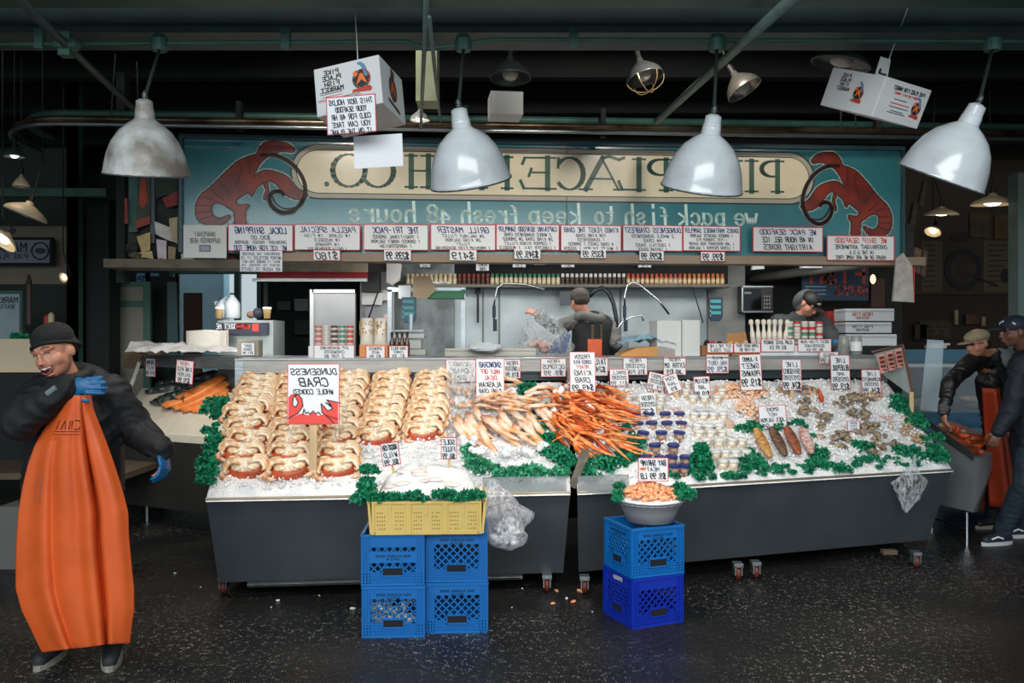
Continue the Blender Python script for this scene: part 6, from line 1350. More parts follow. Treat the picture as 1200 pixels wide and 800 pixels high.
wb_ = thing('white_bottle', '', 'bottle'); k = MB(); k.lathe([(.021,0),(.021,.12),(.013,.15),(.013,.19),(.02,.2),(.021,.225),(.012,.238)], 12); obj('bottle_body', k, mat('ivory_plastic', hx(226,218,204), .4), wb_, smooth=True); k = MB(); k.lathe([(.0215,.03),(.0215,.09)],12); obj('bottle_label', k, mat('faint_label', hx(206,196,186), .5), wb_)
P_ = Placer(wb_)
for i, (px, rl) in enumerate([(890,-.12),(896,-.06),(902,-.02),(908,0),(914,.02),(920,.05),(926,.12)]):
    p = ctr(px, .1); P_('ivory white bottle, %s from left in the fan of white bottles' % nth(i), (p.x,p.y,HT+.075), (0,rl,0), 'white bottles on the counter')
ctray('white box holding the fan of white bottles', 891,925,.08,.16,WPAPER)
# blue gloved end, glass jars and foam boxes at the right end
for i, (px, py, lb) in enumerate([(1000,411,'left'),(1015,411,'right')]):
    p = ctr(px, .15); k = MB(); k.lathe([(.045,0),(.05,.01),(.05,.13),(.042,.16),(.045,.175)], 18); o = obj('glass_jar', k, mat('jar_glass', hx(150,154,150), .1, 0, alpha=.6), None, (p.x,p.y,HT), smooth=True); tag(o, lb+' clear glass jar at the right end of the counter', 'jar')
    if i: k = MB(); k.lathe([(.051,.04),(.051,.12)], 18); obj('jar_label', k, WPAPER, o)
for i, (x0,x1,y0,y1,tx) in enumerate([(991,1052,395,406,''),(991,1051,391,405,''),(991,1045,377,390,'PIKE FISH'),(991,1048,361,376,'FRESH FISH')]):
    if i == 0: continue
    a = at(x0,y1,8.3); b = at(x1,y0,8.3); k = MB(); k.box(a.x,b.x,8.3,8.6,a.z,b.z-.004); o = obj('foam_box', k, STYRO, None, bevel=.004); tag(o, 'white foam shipping box, %s of the stack at the right end' % ['','bottom','middle','top'][i], 'box')
    k = MB(); k.box(a.x-.004,b.x+.004,8.296,8.6,b.z-.035,b.z-.028); obj('lid_seam', k, mat('foam_seam', hx(150,152,156), .6), o)
    if tx: k = MB(); write(k, tx, a.x+.16, a.z+.05, .03, .2, .005, 8.298, .05, True, 0); write(k, 'SEAFOOD', a.x+.16, a.z+.02, .02, .14, .004, 8.298, .05, True, 0); obj('lettering', k, REDINK if i == 3 else INK, o)
k = MB(); a = at(991,421,8.3); k.box(a.x,a.x+.5,8.25,8.7,.35,at(0,405,8.3).z); tag(obj('cabinet', k, DARK), 'dark cabinet carrying the foam boxes', 'cabinet')
# microwave in the dark corner
a = at(869,366,9.0); b = at(906,335,9.0); mw = thing('microwave', 'black microwave oven in the dark corner right of the steel wall', 'oven', (a.x,9.0,a.z)); w = b.x-a.x; h = b.z-a.z
k = MB(); k.box(0,w,0,.3,0,h); obj('housing', k, mat('dark_housing', hx(36,38,38), .4), mw, bevel=.004); k = MB(); k.box(.0,.015,-.006,0,0,h); k.box(0,w,-.006,0,h-.012,h); k.box(0,w,-.006,0,0,.012); obj('trim', k, STEEL, mw)
k = MB(); k.box(.03,w*.62,-.008,0,.03,h-.03); obj('door', k, mat('black_glass', hx(12,14,16), .1), mw); k = MB(); k.box(w*.08,w*.3,-.010,-.008,h*.7,h*.78)
for i in range(3):
    for j in range(4): k.box(w*(.7+.08*i),w*(.74+.08*i),-.010,-.006,h*(.15+.14*j),h*(.22+.14*j))
obj('buttons', k, mat('pale_buttons', hx(150,150,144), .5), mw)
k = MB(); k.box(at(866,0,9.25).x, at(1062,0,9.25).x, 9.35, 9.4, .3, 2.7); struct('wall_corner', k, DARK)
k = MB(); k.prism([(-.06,0),(.07,.01),(.05,.08),(-.04,.08)], 0, .05); tag(obj('white_tub', k, STYRO, None, at(888,316,8.6)), 'small white tub on the dark beam under the WE PACK card', 'tub')
k = MB(); k.box(-.1,.1,0,.08,0,.06); tag(obj('white_tray', k, STYRO, None, at(952,314,8.4)), 'white foam tray on the slanting beam below the sign', 'tray')
# ================================================================ RIGHT BACKGROUND
a = at(940,352,8.9); b = at(1018,308,8.9); fs = thing('fish_banner', 'dark blue banner with red lettering FISH GUYS beyond the counter', 'banner', (a.x,8.9,a.z)); w = b.x-a.x; h = b.z-a.z
obj('panel', MB().box(0,w,0,.02,0,h), mat('navy_banner', hx(34,60,84), .6), fs); k = MB(); write(k, 'FISH', w/2, h*.48, h*.45, w*.85, .035, -.003, .05, True, 0); write(k, 'GUYS', w*.72, h*.14, h*.24, w*.5, .02, -.003, .05, True, 0); obj('lettering', k, mat('dull_red_print', hx(170,66,52), .6), fs)
k = MB(); 
for i in range(3): k.box(.03,w*.36,-.003,0,h*(.15+.1*i),h*(.19+.1*i))
obj('small_lettering', k, mat('pale_print_blue', hx(110,134,150), .6), fs)
k = MB(); k.box(-.18,.02,0,.1,0,.12); tag(obj('red_box', k, mat('red_carton', hx(168,52,40), .6), None, at(990,378,8.8)), 'red carton below the fish banner', 'box')
k = MB(); k.box(0,.14,0,.1,0,.3); tag(obj('lantern', k, mat('dark_lantern', hx(60,34,26), .6), None, at(1021,360,8.9)), 'dark red lantern like box right of the banner', 'box')
k = MB(); k.ell((0,0,0),(.03,.02,.05),10,6); tag(obj('wall_lamp', k, mat('amber_lamp', (1,.72,.36,1), .5, emit=2.0), None, at(1023,327,8.9)), 'small amber wall lamp above the lantern box', 'lamp')
mu = thing('mural_wall', 'dim brown menu mural with a round emblem on the right back wall', 'mural', (at(1048,0,11.2).x, 11.2, 0)); xa = 0; W_ = at(1192,0,11.2).x-at(1048,0,11.2).x; zz = lambda py: at(0,py,11.2).z; xx = lambda px: at(px,0,11.2).x-at(1048,0,11.2).x
obj('panel', MB().box(-.3,W_+.6,0,.05,zz(345),zz(200)), mat('dim_brown_panel', hx(74,62,48), .7, 0, .25, 2), mu)
k = MB(); k.box(xx(1080),xx(1104),-.01,0,zz(342),zz(282)); k.box(xx(1152),xx(1192),-.01,0,zz(342),zz(282)); obj('menu_panel', k, mat('tan_menu', hx(104,88,66), .7, 0, .2, 4), mu)
k = MB(); c = (xx(1128), zz(316)); k.prism([(c[0]+.24*math.cos(t*.3142), c[1]+.28*math.sin(t*.3142)) for t in range(20)], -.02, 0); obj('round_emblem', k, mat('dark_round', hx(30,30,30), .6), mu)
k = MB(); k.prism([(c[0]+.17*math.cos(t*.3142), c[1]+.2*math.sin(t*.3142)) for t in range(20)], -.025, -.02); obj('emblem_centre', k, mat('brown_round', hx(74,56,48), .6, 0, .4, 5), mu)
k = MB(); k.ribbon([(c[0]+.05,c[1]-.06),(c[0]+.2,c[1]-.12),(c[0]+.42,c[1]-.2)], .03, -.03); k.prism([(c[0]+.55+.06*math.cos(t*.6), c[1]-.08+.1*math.sin(t*.6)) for t in range(10)], -.02, 0); obj('painted_fish', k, mat('dark_round', hx(30,30,30)), mu)
k = MB()
for i in range(9): k.box(xx(1083),xx(1083+12+(i*7)%7),-.014,-.01,zz(336-i*6),zz(334.8-i*6)); k.box(xx(1158),xx(1170+(i*5)%14),-.014,-.01,zz(336-i*6),zz(334.8-i*6))
obj('lettering', k, mat('menu_ink', hx(44,36,30), .7), mu)
k = MB(); k.prism([(xx(1125)+.13*math.cos(t*.4189), zz(278)+.06*math.sin(t*.4189)) for t in range(15)], -.02, 0); obj('oval_badge', k, mat('dark_oval', hx(50,36,30), .6), mu)
for i, (x0,x1,y0,y1,c) in enumerate([(1137,1160,249,278,(96,76,50)),(1166,1188,252,280,(110,84,48)),(1072,1086,380,398,(70,62,44)),(1078,1115,376,397,(96,82,54)),(1119,1123,363,380,(180,164,132)),(1151,1155,371,382,(170,150,116)),(1132,1148,368,380,(100,64,44))]):
    a = at(x0,y1,11.16); b = at(x1,y0,11.16); k = MB(); k.box(a.x,b.x,11.16,11.2,a.z,b.z); o = obj('framed_poster' if i < 4 else 'shelf_item', k, mat('poster_%d' % i, hx(*c), .7, 0, .4, 6)); tag(o, ['left framed brown poster high on the right back wall','right framed brown poster high on the right back wall','small dim poster left of the tan notice','tan notice board reading BEST OF THE SOUND','pale candle like post left of the customers','pale bottle just above the beige cap','reddish box behind the customers'][i], 'poster' if i < 4 else 'item')
    if i == 3:
        k = MB(); cx = (a.x+b.x)/2
        for j, t in enumerate(['YEARS AND','IN THE','STATE']): write(k, t, cx, b.z-.09-j*.065, .04, .3, .007, 11.155, .1, True, 0)
        k.ribbon([(a.x+.02,a.z+.02),(b.x-.02,a.z+.02),(b.x-.02,b.z-.02),(a.x+.02,b.z-.02)], .01, 11.155, True); obj('lettering', k, DARK, o)
# blue refrigerated case behind the customers
rc = thing('refrigerated_case', 'long blue refrigerated glass case behind the customers', 'case', (at(1110,0,9.4).x,9.4,0)); 
k = MB(); k.box(-.75,1.6,.0,.8,0,.62); obj('case_body', k, mat('case_blue', hx(44,96,142), .4, 0, .2, 3), rc)
k = MB(); k.box(-.75,1.6,.05,.8,.62,.8); obj('tray', k, mat('case_ice_blue', hx(52,104,140), .5, 0, .4, 8), rc)
k = MB(); k.box(-.75,1.6,.3,.9,1.42,1.5); k.box(-.75,1.6,.26,.32,1.36,1.44); k.box(-.75,1.6,-.02,.02,.60,.64); obj('top_panel', k, mat('case_top_blue', hx(70,120,150), .4), rc)
k = MB(); k.box(-.75,1.6,.28,.3,1.30,1.335); k.box(-.75,1.6,-.03,0,.5,.52); obj('chrome_strip', k, mat('pale_trim', hx(176,190,196), .3, .4), rc)
k = MB(); k.box(-.75,1.6,.1,.11,.64,1.36); obj('glass', k, mat('case_glass', (.7,.85,.95,1), .05, alpha=.15), rc)
k = MB(); k.box(-.75,1.6,.75,.8,.8,1.42); obj('case_back', k, mat('case_dark', hx(30,44,56), .6), rc)
for i in range(12):
    k = MB(); k.ell((0,0,0),(.16,.05,.04),10,6); o = obj('packed_fish', k, mat('pack_%d' % (i%3), [hx(150,150,140),hx(180,160,110),hx(90,110,120)][i%3], .4, 0, .4, 9), None, (at(1075+i*9,0,9.7).x, 9.65+U(0,.2), .86+U(0,.08)), (0,U(-.2,.2),U(-.6,.6)), smooth=True); tag(o, 'packed fish, %s from left in the blue case' % nth(i), 'fish', 'packed fish in the blue case')
k = MB(); k.box(0,.2,0,.12,0,.035); k.box(.03,.24,0,.12,.036,.06); tag(obj('folded_papers', k, WPAPER, None, at(1089,408,9.8)), 'small stack of white packs on top of the blue case', 'pack')
# steel seafood table at the right with guard and legs
s3 = thing('steel_side_table', 'small steel table with orange crab trays right of the ice', 'table', (3.55,7.0,0))
k = MB(); C0 = at(1085,590,6.95)
def s3p(px, py, Y): v = at(px, py, Y); return (v.x-3.55, v.y-7.0, v.z)
k.hexa([s3p(1096,590,7.1),s3p(1140,600,6.6),s3p(1146,600,7.4),s3p(1105,590,7.9),s3p(1098,512,7.1),s3p(1141,540,6.6),s3p(1172,528,7.4),s3p(1120,500,7.9)]); obj('body', k, mat('soft_steel', hx(150,158,162), .45, .1, .1, 3), s3)
k = MB(); k.hexa([s3p(1085,497,7.3),s3p(1141,540,6.55),s3p(1141,540,6.57),s3p(1085,497,7.33),s3p(1085,490,7.3),s3p(1141,531,6.55),s3p(1141,531,6.57),s3p(1085,490,7.33)]); obj('lip', k, STEEL, s3)
k = MB(); k.add([s3p(1095,500,7.2),s3p(1141,533,6.6),s3p(1163,512,7.4),s3p(1112,492,7.9)], [(0,1,2,3)]); obj('tray', k, mat('orange_wet_tray', hx(190,92,44), .25, 0, .6, 9, .3, c2=hx(96,62,46)), s3)
k = MB(); k.tube([s3p(1133,600,6.65), (s3p(1133,640,6.65)[0], -.35, 0.0)], .014, 8); k.tube([s3p(1092,598,7.2), (s3p(1092,598,7.2)[0], .2, 0)], .012, 8); k.tube([(s3p(1092,0,7.2)[0], .15, .12), (s3p(1133,0,6.65)[0], -.33, .12)], .010, 6); obj('leg', k, CHROME, s3)
for i in range(26):
    t = U(0,1); px = 1098+U(0,50); py = 496+(px-1098)*.5+U(-4,12); Y = 7.3-(px-1098)/50*.4+U(-.1,.3); p = at(px, py, Y); p.z = min(p.z+.02, 1.0); k = MB()
    if i % 2: k.ell((0,0,0),(.05,.02,.02),8,5,None,.1); o = obj('crab_piece', k, KR2, None, p, (0,0,U(0,3)), smooth=True)
    else: k.ell((0,0,0),(.03,.02,.015),8,5,None,.1); o = obj('crab_piece', k, OYS2, None, p, (0,0,U(0,3)), smooth=True)
    tag(o, ['pale shell piece in the tray of the steel side table','dark orange crab piece in the tray of the steel side table'][i%2], 'crab', ['pale shell pieces in the side tray','orange crab pieces in the side tray'][i%2])
k = MB(); k.box(0,.75,0,.6,0,.62); k.T = Matrix.Identity(4); tag(obj('red_bin', k, mat('brick_red_plastic', hx(150,54,30), .5, 0, .2, 4), None, (at(1143,0,7.5).x,7.5,.12)), 'brick red box front right of the steel side table', 'box')
k = MB(); k.hexa([(0,0,0),(.16,0,0),(.16,.008,0),(0,.008,0),(.02,.0,.62),(.15,.0,.62),(.15,.008,.62),(.02,.008,.62)]); tag(obj('clear_guard', k, mat('smoky_acrylic', (.55,.7,.78,1), .1, alpha=.35), None, (at(1075,0,7.5).x,7.45,at(0,480,7.5).z), (0,.06,-.3)), 'clear acrylic guard standing right of the ice beside the customers', 'guard')
gf = thing('slanted_glass_frame', 'slanted glass end frame with three red and white signs, right end of the header', 'frame', (0,0,0))
def g3(px, py, Y): return tuple(at(px, py, Y))
k = MB(); k.tube([g3(1022,413,7.4),g3(1058,404,7.2),g3(1070,465,6.9)], .014, 4); obj('frame_bar', k, mat('wood_brown_bar', hx(96,62,46), .5), gf)
k = MB(); k.add([g3(1024,414,7.4),g3(1058,406,7.2),g3(1069,464,6.9),g3(1036,440,7.2)], [(0,1,2,3)]); obj('glass', k, mat('green_grey_glass', (.45,.55,.52,1), .1, alpha=.5), gf)
for i, (x0,y0) in enumerate([(1028,416),(1038,413),(1048,410)]):
    k = MB(); k.add([g3(x0,y0,7.2),g3(x0+8,y0-2,7.15),g3(x0+12,y0+19,7.05),g3(x0+4,y0+22,7.1)], [(0,1,2,3)]); s_ = obj('sign_strip', k, mat('pinkish_sign', hx(206,150,136), .6), gf)
    k = MB()
    for j in range(4): k.add([g3(x0+2+j*.9,y0+2+j*5,7.14-.01*j),g3(x0+8+j*.9,y0.__add__(1)+j*5,7.09-.01*j),g3(x0+8.6+j*.9,y0+4+j*5,7.085-.01*j),g3(x0+2.6+j*.9,y0+5+j*5,7.135-.01*j)], [(0,1,2,3)])
    obj('lettering', k, mat('dark_red_ink', hx(110,44,40), .6), s_)
# hanging clutter at the right corner of the sign
for i, (px, py, w, h, c) in enumerate([(1066,300,.10,.30,(46,40,36)),(1074,318,.09,.22,(120,92,62)),(1082,322,.06,.24,(96,74,52)),(1070,262,.06,.2,(60,50,44)),(1080,240,.05,.22,(70,60,52))]):
    k = MB(); k.prism([(-w/2,0),(w*.4,-.02),(w/2,h*.9),(-w*.3,h)], 0, .04); tag(obj('hanging_bag', k, mat('brown_bag_%d' % i, hx(*c), .35, 0, .5, 16, .3), None, at(px,py,7.6+.05*i), (0,.05*i,.2)), ['dark bag hanging off the right corner of the sign','tan shiny bag hanging right of the sign, lowest','narrow brown bag beside the tan shiny one','small dark card hanging above the brown bags','uppermost hanging strip right of the sign'][i], 'bag')
# ================================================================ LEFT BACKGROUND
LC = dict(edge=False)
pf = thing('poster_column', 'stall end panel covered in posters and paper left of the sign', 'panel', (0,0,0))
a = at(150,300,7.25); b = at(213,165,7.25); k = MB(); k.box(a.x,b.x,7.25,7.3,a.z,b.z); obj('panel', k, mat('cluttered_panel', hx(44,44,40), .7, 0, .7, 10), pf)
k = MB(); k.box(at(151,0,7.2).x, at(161,0,7.2).x, 7.2,7.24, at(0,272,7.2).z, b.z); obj('green_strip', k, GREEN, pf); k = MB(); k.box(at(176,0,7.2).x, at(181,0,7.2).x, 7.2,7.24, at(0,285,7.2).z, b.z); obj('grey_strip', k, mat('blue_grey_strip', hx(84,100,108), .6), pf)
for i, (P, c, nm) in enumerate([([(162,205),(176,205),(176,255),(160,262)],(70,74,60),'poster'),([(165,210),(170,208),(173,235),(168,245),(163,238)],(176,72,48),'poster_figure'),([(159,258),(176,253),(176,262),(159,268)],(150,70,56),'poster_banner'),([(182,208),(208,208),(208,225),(182,232)],(44,60,44),'paper'),([(190,232),(208,224),(208,240),(195,243)],(150,60,56),'striped_paper'),
        ([(181,259),(208,270),(206,284),(196,281),(182,274)],(206,202,194),'paper'),([(160,277),(176,272),(176,293),(166,296)],(190,164,112),'paper'),([(162,296),(178,294),(181,308),(176,312),(162,306)],(196,172,120),'paper'),([(183,280),(195,282),(195,306),(185,304)],(206,194,200),'paper'),([(197,288),(206,290),(205,304),(197,304)],(150,132,96),'paper'),([(198,256),(208,254),(208,286),(200,280)],(180,164,130),'paper'),([(146,232),(149,232),(150,262),(146,262)],(150,60,52),'paper'),([(212,297),(228,296),(226,313),(213,309)],(206,196,196),'paper'),([(232,303),(248,303),(245,312),(234,312)],(150,136,110),'paper'),([(252,303),(266,302),(262,313),(256,308)],(170,150,116),'paper')]):
    Y = 7.18-.004*i; k = MB(); pts = [(at(x,y,Y).x, at(x,y,Y).z) for x, y in P]; k.prism(pts, Y, Y+.003); o = obj(nm, k, mat('panelpaper_%d' % i, hx(*c), .7, 0, .25, 12), pf)
for i, (px, py, s, c) in enumerate([(170,306,.05,(60,56,48)),(190,309,.06,(80,72,56)),(205,308,.05,(100,90,70)),(222,309,.06,(70,64,50)),(240,309,.06,(110,100,80)),(256,307,.06,(90,70,60)),(270,303,.05,(130,84,66)),(156,290,.06,(50,50,46)),(160,300,.05,(96,88,70))]):
    k = MB(); k.ell((0,0,0),(s,s*.6,s*.7),8,6,None,.25); tag(obj('crumpled_paper', k, mat('crumple_%d' % i, hx(*c), .8, 0, .5, 20), None, at(px,py,7.15)), 'crumpled paper scrap, %s from left on the ledge below the sign' % nth([1,3,4,5,6,7,8,0,2][i] if True else i), 'paper')
# neighbouring stall boards
def board(label, x0, x1, y0, y1, Y, c, frc=None, lines=(), cat='board', name='wall_board', lc=None):
    a = at(x0,y1,Y); b = at(x1,y0,Y); k = MB(); k.box(a.x,b.x,Y,Y+.03,a.z,b.z); o = obj(name, k, mat('board_%d_%d' % (x0+50,y0), hx(*c), .6, 0, .12, 4)); tag(o, label, cat)
    if frc: k = MB(); f = .03; k.box(a.x-f,b.x+f,Y-.02,Y+.04,b.z,b.z+f); k.box(a.x-f,b.x+f,Y-.02,Y+.04,a.z-f,a.z); k.box(a.x-f,a.x,Y-.02,Y+.04,a.z,b.z); k.box(b.x,b.x+f,Y-.02,Y+.04,a.z,b.z); obj('frame', k, frc, o)
    if lines:
        k = MB()
        for tx, fx, fz, h, w in lines: write(k, tx, a.x+(b.x-a.x)*fx, a.z+(b.z-a.z)*fz, h*(b.z-a.z), w*(b.x-a.x), h*(b.z-a.z)*.17, Y-.004, .02, True, 0)
        obj('lettering', k, mat('board_ink', hx(40,46,60), .6), o)
    return o
board('beige wall panel behind the left reflector lamps', -40,78,265,333,10.4,(140,130,114))
mk = board('framed pale blue market sign with a round seal at the left', -30,59,281,308,10.2,(134,146,160),DARK,[('MARKET',.38,.5,.36,.65),('PIKE PLACE',.45,.18,.2,.5)],'sign','market_sign')
k = MB(); c = (at(47,294,10.19).x, at(47,294,10.19).z); k.ribbon([(c[0]+.10*math.cos(t*.3142), c[1]+.10*math.sin(t*.3142)) for t in range(20)], .016, 10.185, True); k.prism([(c[0]+.06*math.cos(t*.4189), c[1]+.035*math.sin(t*.4189)) for t in range(15)], 10.18, 10.19); obj('seal', k, mat('seal_ink', hx(50,58,72), .6), mk)
board('poster on a green easel reading MARKET at the far left', -20,24,344,398,8.9,(150,170,176),GREEN,[('MARKET',.55,.8,.12,.75),('SEATTLE',.6,.68,.08,.5)],'poster','market_poster')
dr = thing('green_panel_door', 'green framed door with two pale panels behind the worker', 'door', (at(121,0,8.9).x,8.9,0)); w = at(176,0,8.9).x-at(121,0,8.9).x; z_ = lambda py: at(0,py,8.9).z
k = MB(); k.box(0,w,0,.05,0,z_(330)); obj('door_frame', k, mat('door_green', hx(64,104,90), .6, 0, .15, 4), dr); k = MB(); k.box(.05,w-.07,-.01,0,z_(352),z_(336)); k.box(.05,w-.07,-.01,0,.3,z_(360)); obj('door_panel', k, mat('door_beige', hx(132,130,118), .7, 0, .1, 4), dr)
k = MB(); k.ell((w*.66,-.02,z_(410)),(.015,.02,.04),8,6); obj('door_handle', k, RUBBER, dr)
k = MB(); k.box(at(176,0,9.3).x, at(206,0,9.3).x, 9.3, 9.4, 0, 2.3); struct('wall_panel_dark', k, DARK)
k = MB(); k.hexa([(at(196,0,8.7).x,8.7,0),(at(212,0,8.7).x,8.7,0),(at(212,0,8.7).x,8.75,0),(at(196,0,8.7).x,8.75,0),(at(196,0,8.7).x,8.7,2.2),(at(207,0,8.7).x,8.7,2.2),(at(207,0,8.7).x,8.75,2.2),(at(196,0,8.7).x,8.75,2.2)]); struct('trim_post', k, mat('dark_teal_post', hx(28,60,62), .5))
for i, x in enumerate((180,190)): 
    k = MB(); k.box(at(x-20,0,10.6).x,at(x-4,0,10.6).x,10.6,10.62,at(0,339,10.6).z,at(0,320,10.6).z); o = obj('neon_board', k, mat('neon_blue_sign', hx(110,160,200), .6), None); tag(o, ['left','right'][i]+' pale blue lettered board in the gap left of the window', 'sign')
    k = MB()
    for j in range(3): write(k, ['OPEN','FISH','ALE'][j], at(x-12,0,10.6).x, at(0,325+j*6,10.6).z-.03, .045, .15, .01, 10.598, .1, True, 0)
    obj('lettering', k, DARK, o)
k = MB(); k.box(at(215,0,10.8).x, at(236,0,10.8).x, 10.8, 10.84, .8, at(0,343,10.8).z); tag(obj('brown_board', k, mat('brown_board', hx(92,68,56), .7, 0, .2, 3)), 'brown board standing before the bright window', 'board')
k = MB(); k.prism([(-.1,0),(.05,.0),(.09,.12),(-.04,.2)], 0, .2); k.prism([(.08,0),(.22,0),(.25,.2),(.15,.22)], 0.05, .25); tag(obj('cardboard_box', k, mat('dark_cardboard', hx(84,66,50), .8), None, at(155,432,8.0)), 'dark crumpled cardboard boxes beside the salmon case', 'box')
# white table behind the worker at the left edge
lt_ = thing('side_bench', 'stall bench with a pale board behind the worker', 'bench', (at(0,0,6.8).x,6.8,0)); k = MB(); k.box(-.5,1.0,0,.8,.5,.55); obj('bench_top', k, mat('bench_wood', hx(90,78,62), .7), lt_)
k = MB(); k.box(-.45,-.39,.05,.1,0,.5); k.box(.86,.92,.05,.1,0,.5); obj('leg', k, DARK, lt_)
k = MB(); k.hexa([(-.6,.1,1.35),(.32,.1,1.35),(.32,.14,1.35),(-.6,.14,1.35),(-.6,.5,1.62),(.1,.5,1.62),(.1,.54,1.62),(-.6,.54,1.62)]); obj('pale_board', k, mat('cream_board', hx(216,200,172), .6), lt_)
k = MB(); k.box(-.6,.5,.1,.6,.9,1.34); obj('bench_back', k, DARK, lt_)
k = MB(); k.box(-.1,.16,0,.3,.0,.44); tag(obj('white_bin', k, mat('dim_bin', hx(96,96,92), .7), None, (at(14,0,6.0).x,6.0,0)), 'dim grey bin on the floor behind the worker at the left edge', 'bin')
k = MB(); k.box(-.8,-.7,0,.1,0,.4)
kale_world([at(24,398,8.0),at(28,397,8.0),at(20,396,8.0)], 'dark green leaves behind the worker near the market poster', .06, 60)
for i, (px,c,h) in enumerate([(34,(60,40,34),.5),(55,(170,50,40),.1),(60,(206,190,150),.12)]):
    k = MB(); k.lathe([(.03,0),(.03,h*.8),(.012,h)], 10); tag(obj('bottle', k, mat('bgbottle_%d' % i, hx(*c), .4), None, at(px,380,8.6)), ['tall dark staff like bottle beside the market poster','red bottle just above the worker knit cap','cream bottle just above the worker knit cap'][i], 'bottle')
# ================================================================ PEOPLE
def V(*a): return Vector(a)
def head_parts(mb, c, f, u, s=1.0, laugh=False):
    """head lumps added to a body builder. c: head centre, f: facing, u: up"""
    f = f.normalized(); r = f.cross(u).normalized(); u = r.cross(f).normalized()
    M = Matrix((r, f, u)).transposed(); rot = M.to_euler()
    P = lambda x, y, z: c+r*x*s+f*y*s+u*z*s
    E = lambda p, e: mb.ell(P(*p), tuple(q*s for q in e), 16, 10, rot)
    E((0,-.012,.03),(.077,.095,.088)); E((0,.014,-.030),(.070,.076,.072)); E((0,.022,-.060),(.056,.060,.052)); E((0,.045,-.085),(.034,.034,.026))
    for sg in (-1, 1):
        E((sg*.079,-.01,-.012),(.011,.020,.031)); E((sg*.034,.046,-.030),(.034,.036,.036)); E((sg*.032,.070,.022),(.030,.014,.012)); E((sg*.012,.094,-.036),(.010,.012,.009))
    E((0,.093,-.012),(.010,.016,.028)); E((0,.104,-.032),(.014,.014,.012)); E((0,.083,-.057 if not laugh else -.050),(.026,.014,.008)); E((0,.078,-.074 if not laugh else -.092),(.022,.014,.009))
    return P, rot
def hand(mb, w, d, n, s=1.0, curl=.35, spread=.12, thumb=1):
    """palm from the wrist w along d with palm normal n; five separate fingers"""
    d = d.normalized(); n = (n-d*n.dot(d)).normalized(); a = d.cross(n).normalized()
    M = Matrix((a, d, n)).transposed().to_euler()
    mb.ell(w+d*.05*s, (.040*s,.052*s,.017*s), 12, 8, M)
    for i, (x, L) in enumerate(((-.030,.070),(-.010,.080),(.010,.076),(.029,.060))):
        b = w+d*.088*s+a*x*s; dd = (d+a*x*spread*20).normalized(); pts = [b]; c = 0
        for k in range(3):
            c += curl; L_ = L*(.44,.32,.24)[k]*s; pts.append(pts[-1]+(dd*math.cos(c)+n*math.sin(c))*L_)
        mb.chain(pts, [.0098*s,.0092*s,.0084*s,.0070*s], 8)
    b = w+d*.03*s-a*thumb*.034*s; t = (d*.75-a*thumb*.65+n*.25).normalized(); mb.chain([b, b+t*.036*s, b+(t+d*.5).normalized()*.066*s], [.0125*s,.011*s,.008*s], 8)
